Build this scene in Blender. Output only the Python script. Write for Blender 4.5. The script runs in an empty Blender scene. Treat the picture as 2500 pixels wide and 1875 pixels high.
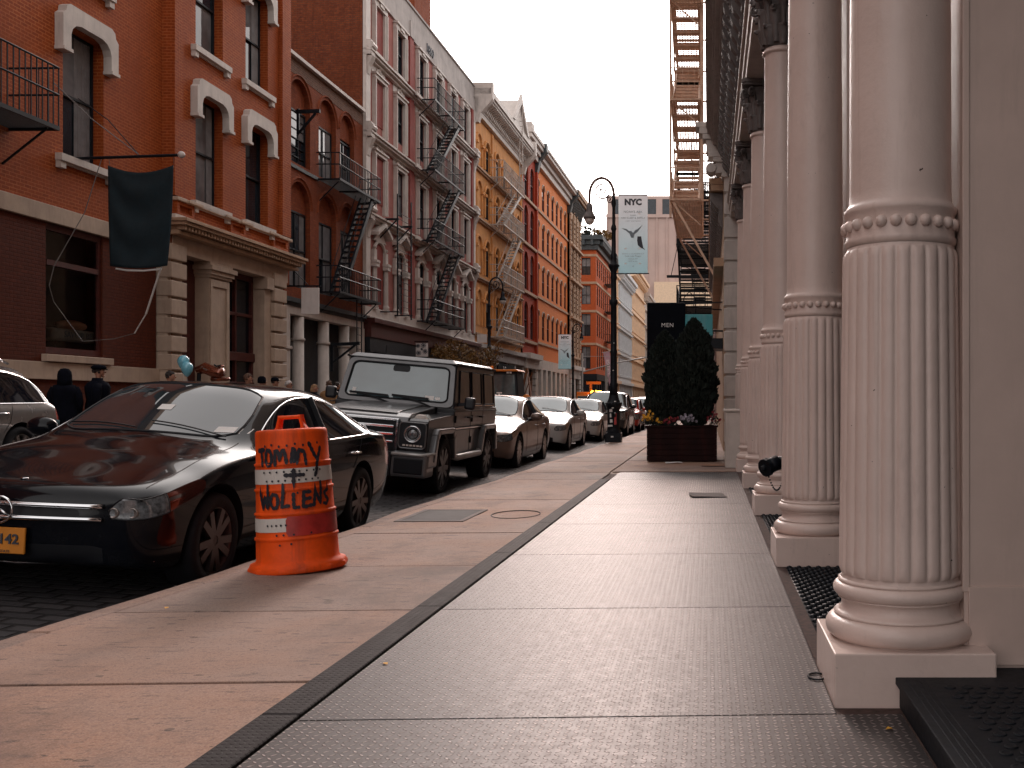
import bpy, bmesh, math, random
from mathutils import Vector, Matrix, Euler
from mathutils.bvhtree import BVHTree
PI = math.pi
R = math.radians
rnd = random.Random(7)
scene = bpy.context.scene
COL = scene.collection
EYE = 1.12          # camera height above the pavement
TURN = -0.0167      # the far side of the street is not quite parallel to this one

# ---------------------------------------------------------------- materials
def new_mat(name):
    m = bpy.data.materials.new(name)
    m.use_nodes = True
    nt = m.node_tree
    return m, nt, nt.nodes['Principled BSDF']

def _n(nt, t, **kw):
    n = nt.nodes.new(t)
    for k, v in kw.items():
        setattr(n, k, v)
    return n

def _math(nt, op, a, b=None, c=None):
    n = nt.nodes.new('ShaderNodeMath'); n.operation = op
    for i, v in enumerate((a, b, c)):
        if v is None: continue
        if isinstance(v, (int, float)): n.inputs[i].default_value = v
        else: nt.links.new(v, n.inputs[i])
    return n.outputs[0]

def _mixc(nt, fac, a, b, mode='MIX'):
    n = nt.nodes.new('ShaderNodeMix'); n.data_type = 'RGBA'; n.blend_type = mode
    for idx, v in ((0, fac), (6, a), (7, b)):
        if isinstance(v, (int, float)): n.inputs[idx].default_value = v
        elif isinstance(v, tuple): n.inputs[idx].default_value = (v[0], v[1], v[2], 1)
        else: nt.links.new(v, n.inputs[idx])
    return n.outputs[2]

def _ramp(nt, fac, a, b):
    n = nt.nodes.new('ShaderNodeMapRange')
    n.inputs[1].default_value = a; n.inputs[2].default_value = b
    nt.links.new(fac, n.inputs[0])
    return n.outputs[0]

def _bump(nt, bsdf, height, strength=0.3, dist=0.01):
    b = nt.nodes.new('ShaderNodeBump'); b.inputs['Strength'].default_value = strength
    b.inputs['Distance'].default_value = dist
    nt.links.new(height, b.inputs['Height']); nt.links.new(b.outputs[0], bsdf.inputs['Normal'])

def _noise(nt, vec, scale, detail=4, rough=.6):
    n = nt.nodes.new('ShaderNodeTexNoise'); n.inputs['Scale'].default_value = scale
    n.inputs['Detail'].default_value = detail; n.inputs['Roughness'].default_value = rough
    if vec is not None: nt.links.new(vec, n.inputs['Vector'])
    return n.outputs['Fac']

def _geo(nt):
    g = nt.nodes.new('ShaderNodeNewGeometry')
    return g.outputs['Position']

def _scale(nt, vec, s, loc=(0, 0, 0), rot=(0, 0, 0)):
    m = nt.nodes.new('ShaderNodeMapping')
    m.inputs['Scale'].default_value = s
    m.inputs['Location'].default_value = loc; m.inputs['Rotation'].default_value = rot
    nt.links.new(vec, m.inputs['Vector'])
    return m.outputs[0]

def plain(name, col, rough=.6, metal=0, var=.25, nscale=3., bump=.15, bscale=40., coat=0, spec=None, dirt=None):
    """a surface with uneven colour, uneven gloss and a little relief"""
    m, nt, b = new_mat(name)
    pos = _geo(nt)
    f = _noise(nt, pos, nscale, 5, .65)
    dark = tuple(c * (1 - var) for c in col); lite = tuple(min(1, c * (1 + var)) for c in col)
    c = _mixc(nt, _ramp(nt, f, .3, .7), dark, lite)
    if dirt:
        f2 = _noise(nt, _scale(nt, pos, (3, 3, .35)), 2.2, 6, .7)
        c = _mixc(nt, _ramp(nt, f2, .52, .75), c, dirt)
    nt.links.new(c, b.inputs['Base Color'])
    b.inputs['Metallic'].default_value = metal
    f3 = _noise(nt, pos, nscale * 4, 3)
    nt.links.new(_math(nt, 'MULTIPLY_ADD', f3, .25, rough - .12), b.inputs['Roughness'])
    if coat: b.inputs['Coat Weight'].default_value = coat; b.inputs['Coat Roughness'].default_value = .03
    if spec is not None: b.inputs['Specular IOR Level'].default_value = spec
    if bump: _bump(nt, b, _noise(nt, pos, bscale, 4), bump, .004)
    return m

def car_paint(name, col, metal=.3, rough=.3, cior=1.5):
    m, nt, b = new_mat(name)
    pos = _geo(nt)
    f = _noise(nt, pos, 6, 4)
    nt.links.new(_mixc(nt, _ramp(nt, f, .35, .75), col, tuple(c * .85 + .006 for c in col)), b.inputs['Base Color'])
    b.inputs['Metallic'].default_value = metal
    nt.links.new(_math(nt, 'MULTIPLY_ADD', f, .12, rough - .05), b.inputs['Roughness'])
    b.inputs['Coat Weight'].default_value = .6; b.inputs['Coat Roughness'].default_value = .03
    b.inputs['Coat IOR'].default_value = cior; b.inputs['Specular IOR Level'].default_value = .25
    return m

def glassy(name, col=(.008, .012, .017), ior=1.5, rough=.03, wav=.02):
    """dark window glass that mirrors the sky, slightly wavy"""
    m, nt, b = new_mat(name)
    pos = _geo(nt)
    f = _noise(nt, pos, .9, 3)
    nt.links.new(_mixc(nt, _ramp(nt, f, .35, .65), col, tuple(c * 2.2 + .004 for c in col)), b.inputs['Base Color'])
    b.inputs['Roughness'].default_value = rough; b.inputs['IOR'].default_value = ior
    _bump(nt, b, _noise(nt, pos, 1.6, 2), wav, .05)
    return m

def see_through(name, tint=(.75, .8, .8), ior=1.45):
    m = bpy.data.materials.new(name); m.use_nodes = True; nt = m.node_tree
    nt.nodes.clear()
    o = _n(nt, 'ShaderNodeOutputMaterial'); mix = _n(nt, 'ShaderNodeMixShader')
    t = _n(nt, 'ShaderNodeBsdfTransparent'); t.inputs[0].default_value = (*tint, 1)
    g = _n(nt, 'ShaderNodeBsdfGlossy'); g.inputs['Roughness'].default_value = .02
    fr = _n(nt, 'ShaderNodeFresnel'); fr.inputs[0].default_value = ior
    nt.links.new(fr.outputs[0], mix.inputs[0]); nt.links.new(t.outputs[0], mix.inputs[1])
    nt.links.new(g.outputs[0], mix.inputs[2]); nt.links.new(mix.outputs[0], o.inputs[0])
    return m

def emit(name, col, s):
    m, nt, b = new_mat(name)
    b.inputs['Base Color'].default_value = (*col, 1)
    b.inputs['Emission Color'].default_value = (*col, 1); b.inputs['Emission Strength'].default_value = s
    return m

def bricks(name, c1, c2, mortar, dirt=.25, rowh=.08, bw=.22, msize=.012, big=.35, painted=False, bump=.5):
    """running-bond brick laid over any upright wall (x+y along, z up)"""
    m, nt, b = new_mat(name)
    tc = _n(nt, 'ShaderNodeTexCoord')
    sep = _n(nt, 'ShaderNodeSeparateXYZ'); nt.links.new(tc.outputs['Object'], sep.inputs[0])
    u = _math(nt, 'ADD', sep.outputs[0], sep.outputs[1])
    comb = _n(nt, 'ShaderNodeCombineXYZ'); nt.links.new(u, comb.inputs[0]); nt.links.new(sep.outputs[2], comb.inputs[1])
    br = _n(nt, 'ShaderNodeTexBrick')
    nt.links.new(comb.outputs[0], br.inputs['Vector'])
    br.inputs['Scale'].default_value = 1; br.inputs['Mortar Size'].default_value = msize
    br.inputs['Brick Width'].default_value = bw; br.inputs['Row Height'].default_value = rowh
    br.inputs['Mortar Smooth'].default_value = .3; br.inputs['Bias'].default_value = -.1
    br.inputs['Color1'].default_value = (*c1, 1); br.inputs['Color2'].default_value = (*c2, 1)
    br.inputs['Mortar'].default_value = (*mortar, 1)
    f = _noise(nt, tc.outputs['Object'], .55, 6, .7)
    fb = _noise(nt, _scale(nt, comb.outputs[0], (1 / bw, 1 / rowh, 1)), .9, 2)
    c = _mixc(nt, _math(nt, 'MULTIPLY', _ramp(nt, fb, .35, .7), .45), br.outputs['Color'], tuple(x * .55 for x in c2))
    c = _mixc(nt, _math(nt, 'MULTIPLY', br.outputs['Fac'], .7), c, mortar)
    c = _mixc(nt, _ramp(nt, f, .35, .72), c, tuple(x * (1 - big) for x in c1))
    c = _mixc(nt, _math(nt, 'MULTIPLY', _ramp(nt, _noise(nt, _scale(nt, tc.outputs['Object'], (2.5, 2.5, .3)), 2, 6, .7), .5, .8), dirt), c, tuple(x * .35 for x in c2))
    f9 = _noise(nt, tc.outputs['Object'], 9, 4)
    c = _mixc(nt, _math(nt, 'MULTIPLY', _ramp(nt, f9, .5, .8), .35), c, tuple(min(1, x * 1.5) for x in c1))
    nt.links.new(c, b.inputs['Base Color'])
    b.inputs['Roughness'].default_value = .7 if painted else .85; b.inputs['Specular IOR Level'].default_value = .18
    h = _math(nt, 'SUBTRACT', _math(nt, 'MULTIPLY', f9, .5), br.outputs['Fac'])
    _bump(nt, b, h, bump, .008)
    return m

# ---------------------------------------------------------------- mesh builder
class MB:
    def __init__(s):
        s.v = []; s.f = []; s.mi = []; s.sm = []; s.m = Matrix.Identity(4); s.cur = 0; s.smooth = False
    def add(s, vs, fs):
        o = len(s.v)
        s.v += [s.m @ Vector(p) for p in vs]
        flip = s.m.determinant() < 0
        for f in fs:
            f = [o + i for i in f]
            s.f.append(f[::-1] if flip else f); s.mi.append(s.cur); s.sm.append(s.smooth)
    def box(s, x0, x1, y0, y1, z0, z1):
        if x0 > x1: x0, x1 = x1, x0
        if y0 > y1: y0, y1 = y1, y0
        if z0 > z1: z0, z1 = z1, z0
        s.add([(x0, y0, z0), (x1, y0, z0), (x1, y1, z0), (x0, y1, z0), (x0, y0, z1), (x1, y0, z1), (x1, y1, z1), (x0, y1, z1)],
              [(0, 3, 2, 1), (4, 5, 6, 7), (0, 1, 5, 4), (1, 2, 6, 5), (2, 3, 7, 6), (3, 0, 4, 7)])
        return s
    def cbox(s, c, d):
        return s.box(c[0] - d[0] / 2, c[0] + d[0] / 2, c[1] - d[1] / 2, c[1] + d[1] / 2, c[2] - d[2] / 2, c[2] + d[2] / 2)
    def quad(s, *p):
        s.add(p, [tuple(range(len(p)))]); return s
    def bar(s, a, b, w=.03, h=None, up=(0, 0, 1)):
        """rectangular bar from a to b"""
        a = Vector(a); b = Vector(b); h = h or w; d = (b - a)
        if d.length < 1e-6: return s
        d.normalize(); up = Vector(up)
        if abs(d.dot(up)) > .98: up = Vector((1, 0, 0))
        sx = d.cross(up).normalized() * w / 2; sz = sx.cross(d).normalized() * h / 2
        s.add([a - sx - sz, a + sx - sz, a + sx + sz, a - sx + sz, b - sx - sz, b + sx - sz, b + sx + sz, b - sx + sz],
              [(0, 1, 2, 3), (7, 6, 5, 4), (0, 4, 5, 1), (1, 5, 6, 2), (2, 6, 7, 3), (3, 7, 4, 0)])
        return s
    def tube(s, pts, r, n=8, closed=False):
        pts = [Vector(p) for p in pts]; N = len(pts)
        rr = r if isinstance(r, (list, tuple)) else [r] * N
        vs = []; prev = None
        for i, p in enumerate(pts):
            if closed: d = pts[(i + 1) % N] - pts[i - 1]
            else: d = pts[min(i + 1, N - 1)] - pts[max(i - 1, 0)]
            d.normalize()
            if prev is None:
                up = Vector((0, 0, 1)) if abs(d.z) < .9 else Vector((1, 0, 0))
                x = d.cross(up).normalized()
            else:
                x = (prev - d * prev.dot(d)).normalized()
            prev = x; y = d.cross(x)
            for k in range(n):
                a = 2 * PI * k / n
                vs.append(p + (x * math.cos(a) + y * math.sin(a)) * rr[i])
        fs = []
        for i in range(N if closed else N - 1):
            j = (i + 1) % N
            for k in range(n):
                k2 = (k + 1) % n
                fs.append((i * n + k, j * n + k, j * n + k2, i * n + k2))
        if not closed:
            fs.append(tuple(range(n))); fs.append(tuple((N - 1) * n + k for k in range(n))[::-1])
        s.add(vs, fs); return s
    def lathe(s, prof, n=24, c=(0, 0, 0), cap=True, rfun=None):
        vs = []; fs = []
        for r, z in prof:
            for k in range(n):
                a = 2 * PI * k / n
                q = r if rfun is None else rfun(r, z, a)
                vs.append((c[0] + q * math.cos(a), c[1] + q * math.sin(a), c[2] + z))
        for i in range(len(prof) - 1):
            for k in range(n):
                k2 = (k + 1) % n
                fs.append((i * n + k, i * n + k2, (i + 1) * n + k2, (i + 1) * n + k))
        if cap:
            fs.append(tuple(range(n))[::-1]); m = (len(prof) - 1) * n
            fs.append(tuple(m + k for k in range(n)))
        s.add(vs, fs); return s
    def ball(s, c, r, n=10, sc=(1, 1, 1)):
        k = n // 2 + 1
        vs = [(c[0], c[1], c[2] - r * sc[2])]; fs = []
        for i in range(1, k):
            t = PI * i / k
            for j in range(n):
                a = 2 * PI * j / n
                vs.append((c[0] + r * sc[0] * math.sin(t) * math.cos(a), c[1] + r * sc[1] * math.sin(t) * math.sin(a), c[2] - r * sc[2] * math.cos(t)))
        vs.append((c[0], c[1], c[2] + r * sc[2])); top = len(vs) - 1
        for j in range(n):
            j2 = (j + 1) % n
            fs.append((0, 1 + j2, 1 + j)); fs.append((top, top - n + j, top - n + j2))
            for i in range(k - 2):
                a = 1 + i * n
                fs.append((a + j, a + j2, a + n + j2, a + n + j))
        s.add(vs, fs); return s
    def prism(s, poly, a, b, axis='x'):
        """flat outline pushed from a to b along an axis; outline in the other two axes (x: (y,z), y: (x,z), z: (x,y))"""
        n = len(poly)
        def P(p, t):
            return {'x': (t, p[0], p[1]), 'y': (p[0], t, p[1]), 'z': (p[0], p[1], t)}[axis]
        vs = [P(p, a) for p in poly] + [P(p, b) for p in poly]
        fs = [(i, (i + 1) % n, n + (i + 1) % n, n + i) for i in range(n)]
        fs += [tuple(range(n))[::-1], tuple(range(n, 2 * n))]
        s.add(vs, fs); return s
    def mesh(s, name='part', fix=True):
        me = bpy.data.meshes.new(name)
        me.from_pydata([tuple(p) for p in s.v], [], s.f)
        me.polygons.foreach_set('material_index', s.mi)
        me.polygons.foreach_set('use_smooth', s.sm)
        if fix:
            bm = bmesh.new(); bm.from_mesh(me)
            bmesh.ops.recalc_face_normals(bm, faces=bm.faces); bm.to_mesh(me); bm.free()
        me.update()
        return me
    def build(s, name, mat, parent=None, loc=(0, 0, 0), rot=(0, 0, 0), bevel=0, smooth=None, seg=1, fix=True):
        me = s.mesh(name, fix)
        o = bpy.data.objects.new(name, me); COL.objects.link(o)
        for m in (mat if isinstance(mat, (list, tuple)) else [mat]): me.materials.append(m)
        o.location = loc; o.rotation_euler = rot
        if parent: o.parent = parent
        if smooth is not None:
            me.polygons.foreach_set('use_smooth', [smooth] * len(me.polygons))
        if bevel:
            bv = o.modifiers.new('bevel', 'BEVEL'); bv.width = bevel; bv.segments = seg
            bv.limit_method = 'ANGLE'; bv.angle_limit = R(40); bv.harden_normals = False
        return o

def tag(o, label=None, cat=None, group=None, kind=None):
    if label: o['label'] = label
    if cat: o['category'] = cat
    if group: o['group'] = group
    if kind: o['kind'] = kind
    return o

def thing(name, label, cat, loc=(0, 0, 0), rot=(0, 0, 0), group=None):
    o = bpy.data.objects.new(name, None); COL.objects.link(o)
    o.empty_display_size = .2
    o.location = loc; o.rotation_euler = rot
    return tag(o, label, cat, group)

def far_side(u, v=0, z=0):
    """point on the far side of the street: u metres along it, v metres out from the house fronts"""
    c, s = math.cos(TURN), math.sin(TURN)
    return (-15 + v * c - u * s, v * s + u * c, z)

def kids(o): return [c for c in COL.objects if c.parent == o]

def copy_tree(o, parent=None, loc=None, label=None, rot=None):
    c = o.copy(); COL.objects.link(c); c.parent = parent
    if loc is not None: c.location = loc
    if rot is not None: c.rotation_euler = rot
    if label: c['label'] = label
    for ch in list(o.children):
        copy_tree(ch, c)
    return c

def text_mesh(s, size, depth=.004, bold=0, spacing=1):
    cu = bpy.data.curves.new('lettering', 'FONT'); cu.body = s; cu.size = size; cu.extrude = depth
    cu.offset = bold; cu.align_x = 'CENTER'; cu.align_y = 'CENTER'; cu.resolution_u = 2; cu.space_character = spacing
    ob = bpy.data.objects.new('tmp', cu); COL.objects.link(ob)
    dg = bpy.context.evaluated_depsgraph_get()
    me = bpy.data.meshes.new_from_object(ob.evaluated_get(dg))
    bpy.data.objects.remove(ob); bpy.data.curves.remove(cu)
    return me

def lettering(s, size, mat, parent, loc, rot, depth=.004, bold=0, name='lettering', sx=1, spacing=1):
    me = text_mesh(s, size, depth, bold, spacing); me.materials.clear(); me.materials.append(mat)
    o = bpy.data.objects.new(name, me); COL.objects.link(o); o.location = loc; o.rotation_euler = rot
    o.scale = (sx, 1, 1)
    o.parent = parent
    return o
M = {}
M['brick_red'] = bricks('painted_red_brick', (.36, .070, .014), (.27, .048, .012), (.50, .15, .045), painted=True, big=.3, bump=.5)
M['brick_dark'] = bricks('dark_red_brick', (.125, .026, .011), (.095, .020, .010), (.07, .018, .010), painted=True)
M['brick_orange'] = bricks('orange_brick', (.30, .07, .026), (.20, .042, .02), (.15, .06, .032), dirt=.6)
M['brick_rough'] = bricks('rough_side_brick', (.27, .066, .024), (.14, .032, .018), (.12, .055, .032), dirt=.6, big=.5, bump=.9, msize=.014)
M['stucco_pink'] = plain('pink_stucco', (.36, .135, .115), .8, var=.22, nscale=2.5, bump=.4, bscale=25, dirt=(.30, .10, .075))
M['stucco_red'] = plain('dark_red_stucco', (.25, .05, .04), .8, var=.2, nscale=3)
M['stone_white'] = plain('painted_white_stone', (.54, .48, .44), .6, var=.15, nscale=2, bump=.2, dirt=(.42, .37, .34))
M['stone_cream'] = plain('cream_stone', (.46, .345, .265), .7, var=.14, nscale=2.5, bump=.3, dirt=(.36, .26, .2))
M['stone_tan'] = plain('tan_stone', (.42, .27, .175), .75, var=.18, nscale=2, dirt=(.3, .2, .13))
M['concrete_grey'] = plain('grey_render', (.42, .38, .36), .85, var=.2, nscale=1.2, bump=.3, dirt=(.25, .22, .21))
M['yellow_stone'] = plain('ochre_stone', (.62, .275, .085), .8, var=.16, nscale=1.5, bump=.2, dirt=(.36, .17, .07))
M['orange_paint'] = bricks('orange_painted_brick', (.80, .235, .06), (.73, .20, .05), (.66, .19, .06), painted=True, dirt=.2, big=.15, bump=.3)
M['deep_red_paint'] = bricks('deep_red_brick', (.42, .05, .018), (.34, .04, .016), (.3, .04, .016), painted=True, big=.2, bump=.3)
M['pale_blue'] = plain('pale_grey_blue_iron', (.62, .64, .66), .6, var=.12, nscale=2)
M['cream_far'] = plain('pale_cream_iron', (.80, .58, .40), .65, var=.12, nscale=2)
M['tower'] = plain('pinkish_tower_cladding', (.56, .41, .36), .8, var=.1, nscale=.15, bump=0)
M['black_iron'] = plain('black_painted_iron', (.005, .007, .011), .5, var=.4, nscale=8, bump=.1, spec=.25)
M['tan_iron'] = plain('tan_painted_iron', (.62, .40, .28), .5, var=.25, nscale=5)
M['grey_iron'] = plain('silver_grey_iron', (.42, .36, .32), .5, var=.2, nscale=5)
M['cornice_dark'] = plain('dark_green_cornice', (.035, .045, .05), .5, var=.3, nscale=3)
M['frame_dark'] = plain('dark_window_frame', (.010, .013, .018), .5, var=.3, nscale=4, bump=0, spec=.3)
M['frame_brown'] = plain('red_brown_wood', (.07, .012, .009), .5, var=.35, nscale=5)
M['frame_white'] = plain('pale_window_frame', (.5, .47, .45), .5, var=.12, nscale=3)
M['glass'] = glassy('window_glass')
M['glass_pale'] = glassy('curtained_glass', (.10, .10, .105))
M['glass_black'] = glassy('shop_glass', (.002, .004, .008), 1.4)
M['glass_car'] = glassy('car_glass', (.05, .08, .088), 2.1, .02, .004)
M['glass_tint'] = glassy('tinted_car_glass', (.003, .004, .007), 1.38, .02, .003)
M['clear'] = see_through('clear_shop_glass')
M['column_plain'] = plain('glossy_cream_iron_paint', (.54, .44, .395), .36, var=.06, nscale=2.5, bump=.28, bscale=26, dirt=(.48, .37, .31))
M['pier'] = plain('old_painted_pier', (.58, .44, .385), .5, var=.08, nscale=2, bump=.55, bscale=14, dirt=(.50, .38, .33))
M['capital'] = plain('grey_cast_iron', (.13, .11, .105), .55, var=.3, nscale=6)
M['black_rubber'] = plain('black_rubber', (.004, .006, .010), .6, var=.3, nscale=10, spec=.3)
M['asphalt_dark'] = plain('dark_asphalt', (.03, .03, .033), .8)
M['chrome'] = plain('chrome', (.75, .76, .78), .12, metal=1, var=.05, bump=0)
M['tyre'] = plain('tyre_rubber', (.007, .007, .010), .8, var=.3, nscale=12, bump=.3, spec=.25)
M['rim'] = plain('silver_alloy', (.34, .30, .28), .3, metal=.8, var=.15, bump=0)
M['black_plastic'] = plain('black_plastic', (.005, .006, .009), .5, var=.2, nscale=8, bump=.05, spec=.3)
M['lamp_glass'] = plain('headlamp_glass', (.16, .17, .18), .10, metal=.3, var=.8, nscale=26, bump=.3, bscale=22, coat=1)
M['amber_dark'] = plain('dark_amber_lens', (.05, .014, .01), .12, var=.4, nscale=20, coat=1)
M['amber'] = plain('amber_lens', (.65, .16, .02), .2, var=.2, nscale=12, coat=1)
M['red_lens'] = plain('red_lens', (.5, .03, .015), .2, var=.3, nscale=12, coat=1)
M['orange_drum'] = plain('orange_plastic', (.80, .082, .006), .58, var=.18, nscale=6, bump=.25, bscale=18, dirt=(.38, .05, .015), spec=.25)
M['drum_white'] = plain('reflective_white_band', (.62, .58, .54), .45, var=.06, nscale=5, bump=.05, dirt=(.54, .49, .45))
M['drum_red'] = plain('red_paint_patch', (.40, .025, .02), .4, var=.35, nscale=9)
M['marker'] = plain('black_spray_paint', (.012, .012, .02), .6, var=.2, nscale=12)
M['cloth_navy'] = plain('dark_teal_cloth', (.004, .015, .022), .85, var=.25, nscale=4, bump=.2)
M['cloth_dark'] = plain('dark_coat_cloth', (.004, .005, .010), .95, var=.3, nscale=10, spec=.1)
M['cloth_tan'] = plain('tan_coat_cloth', (.30, .16, .07), .9, var=.2, nscale=8)
M['skin'] = plain('skin', (.42, .20, .13), .55, var=.08, nscale=15)
M['hair_dark'] = plain('dark_hair', (.02, .012, .01), .6, var=.4, nscale=30)
M['hair_brown'] = plain('brown_hair', (.10, .045, .025), .6, var=.4, nscale=30)
M['hair_grey'] = plain('white_hair', (.55, .50, .48), .7, var=.25, nscale=30)
M['hair_blond'] = plain('fair_hair', (.33, .19, .10), .7, var=.25, nscale=30)
M['balloon'] = plain('pale_blue_balloon', (.20, .54, .68), .25, var=.06, nscale=4, bump=0, coat=.6)
M['bronze'] = plain('shiny_brown_foil', (.22, .055, .025), .22, metal=.6, var=.4, nscale=7, bump=.5, bscale=9, coat=1)
M['planter'] = plain('dark_stained_timber', (.016, .005, .005), .6, var=.4, nscale=3, bump=.3, dirt=(.04, .010, .008), spec=.1)
M['soil'] = plain('soil', (.02, .014, .01), .9)
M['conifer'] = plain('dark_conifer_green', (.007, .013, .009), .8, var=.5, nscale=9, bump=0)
M['leaf_autumn'] = plain('autumn_leaf', (.17, .085, .018), .6, var=.6, nscale=2.5, bump=0)
M['bark'] = plain('bark', (.07, .05, .04), .9, var=.3, nscale=8, bump=.6)
M['flower_yellow'] = plain('yellow_petals', (.75, .38, .03), .6, var=.3, nscale=20, bump=0)
M['flower_red'] = plain('dark_red_petals', (.22, .02, .03), .6, var=.4, nscale=20, bump=0)
M['flower_white'] = plain('violet_white_petals', (.42, .38, .46), .6, var=.3, nscale=20, bump=0)
M['sign_white'] = plain('white_sign_board', (.62, .56, .54), .5, var=.05, nscale=4, dirt=(.52, .45, .42))
M['sign_black'] = plain('black_sign_board', (.003, .004, .007), .8, var=.2, spec=.1)
M['teal'] = plain('teal_canvas', (.05, .30, .34), .5, var=.1, nscale=4, dirt=(.18, .36, .38))
M['ink'] = plain('dark_ink', (.04, .045, .06), .6, var=.1)
M['ink_soft'] = plain('grey_ink', (.20, .25, .29), .6, var=.1)
M['white_ink'] = plain('white_lettering', (.75, .72, .70), .5, var=.05)
M['signal_yellow'] = plain('signal_yellow', (.80, .30, .01), .4, var=.1, nscale=6)
M['galv'] = plain('galvanised_steel', (.40, .39, .38), .4, metal=.4, var=.15)
M['machine_orange'] = plain('machine_orange', (.72, .20, .015), .4, var=.12, nscale=5)
M['lampglass'] = plain('frosted_lamp_globe', (.62, .55, .50), .15, var=.1, nscale=6, coat=1)
M['plate_orange'] = plain('orange_plate', (.62, .22, .02), .45, var=.08, nscale=8)
M['paper'] = plain('white_paper', (.70, .68, .66), .7, var=.06)
M['linen'] = plain('white_linen', (.42, .40, .38), .8, var=.1, nscale=6, bump=.3)
M['pillow'] = plain('peach_pillow', (.62, .33, .22), .8, var=.08, nscale=5)  # the lamps' orange glow is mixed into the pillow's colour
M['lit'] = emit('lit_lamp', (1, .45, .12), 5)
M['flash'] = emit('flashing_lamp', (1, .5, .03), 9)
M['rust_dirt'] = plain('rusty_grit', (.06, .032, .026), .9, var=.6, nscale=25, bump=1, bscale=60)

def banner_cloth():
    m, nt, b = new_mat('banner_vinyl')
    tc = _n(nt, 'ShaderNodeTexCoord'); sep = _n(nt, 'ShaderNodeSeparateXYZ')
    nt.links.new(tc.outputs['Object'], sep.inputs[0])
    f = _ramp(nt, sep.outputs[2], -2.3, 0)
    c = _mixc(nt, f, (.36, .60, .68), (.72, .73, .77))
    nt.links.new(c, b.inputs['Base Color']); b.inputs['Roughness'].default_value = .45
    tr = _n(nt, 'ShaderNodeBsdfTranslucent'); nt.links.new(c, tr.inputs[0]); mx = _n(nt, 'ShaderNodeMixShader'); mx.inputs[0].default_value = .45
    nt.links.new(b.outputs[0], mx.inputs[1]); nt.links.new(tr.outputs[0], mx.inputs[2]); nt.links.new(mx.outputs[0], nt.nodes['Material Output'].inputs[0])
    return m
M['banner'] = banner_cloth()

def slab_mat():
    m, nt, b = new_mat('worn_pavement_concrete')
    pos = _geo(nt)
    a = _noise(nt, pos, .45, 6, .7); f = _noise(nt, pos, 7, 6, .75)
    c = _mixc(nt, _ramp(nt, a, .35, .68), (.30, .175, .12), (.26, .205, .18))
    c = _mixc(nt, _math(nt, 'MULTIPLY', _ramp(nt, f, .45, .75), .6), c, (.17, .12, .105))
    st = _noise(nt, _scale(nt, pos, (1.2, 5.5, 1)), 3.2, 5, .6)
    c = _mixc(nt, _math(nt, 'MULTIPLY', _ramp(nt, st, .58, .68), .8), c, (.085, .062, .056))
    vo = _n(nt, 'ShaderNodeTexVoronoi'); vo.inputs['Scale'].default_value = 9; vo.inputs['Randomness'].default_value = 1
    nt.links.new(_scale(nt, pos, (.7, 1.6, 1)), vo.inputs['Vector'])
    pit = _math(nt, 'LESS_THAN', vo.outputs['Distance'], .17)
    pit = _math(nt, 'MULTIPLY', pit, _math(nt, 'GREATER_THAN', _noise(nt, pos, 3.1, 2), .52))
    c = _mixc(nt, _math(nt, 'MULTIPLY', pit, .8), c, (.06, .045, .04))
    fine = _noise(nt, pos, 160, 2)
    c = _mixc(nt, _math(nt, 'MULTIPLY', _ramp(nt, fine, .45, .65), .55), c, (.42, .29, .235))
    fine2 = _noise(nt, pos, 55, 3)
    c = _mixc(nt, _math(nt, 'MULTIPLY', _ramp(nt, fine2, .52, .68), .5), c, (.12, .085, .075))
    ri = nt.nodes.new('ShaderNodeNewGeometry').outputs['Random Per Island']
    c = _mixc(nt, 1.0, c, _mixc(nt, ri, (.82, .84, .86), (1.16, 1.10, 1.06)), 'MULTIPLY')
    vg = _n(nt, 'ShaderNodeTexVoronoi'); vg.inputs['Scale'].default_value = 2.3; nt.links.new(pos, vg.inputs['Vector'])
    gum = _math(nt, 'LESS_THAN', _math(nt, 'ADD', vg.outputs['Distance'], _math(nt, 'MULTIPLY', f, .03)), .062)
    c = _mixc(nt, _math(nt, 'MULTIPLY', gum, .6), c, (.05, .042, .042))
    st2 = _noise(nt, _scale(nt, pos, (.8, .5, 1)), 1.1, 6, .7)
    c = _mixc(nt, _math(nt, 'MULTIPLY', _ramp(nt, st2, .50, .66), .7), c, (.12, .088, .078))
    nt.links.new(c, b.inputs['Base Color'])
    nt.links.new(_math(nt, 'MULTIPLY_ADD', a, -.3, .92), b.inputs['Roughness']); b.inputs['Specular IOR Level'].default_value = .3
    h = _math(nt, 'SUBTRACT', _math(nt, 'ADD', _math(nt, 'MULTIPLY', f, .8), _math(nt, 'MULTIPLY', fine, .5)), _math(nt, 'MULTIPLY', pit, .9))
    _bump(nt, b, h, .45, .006)
    return m
M['slab'] = slab_mat()

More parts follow.
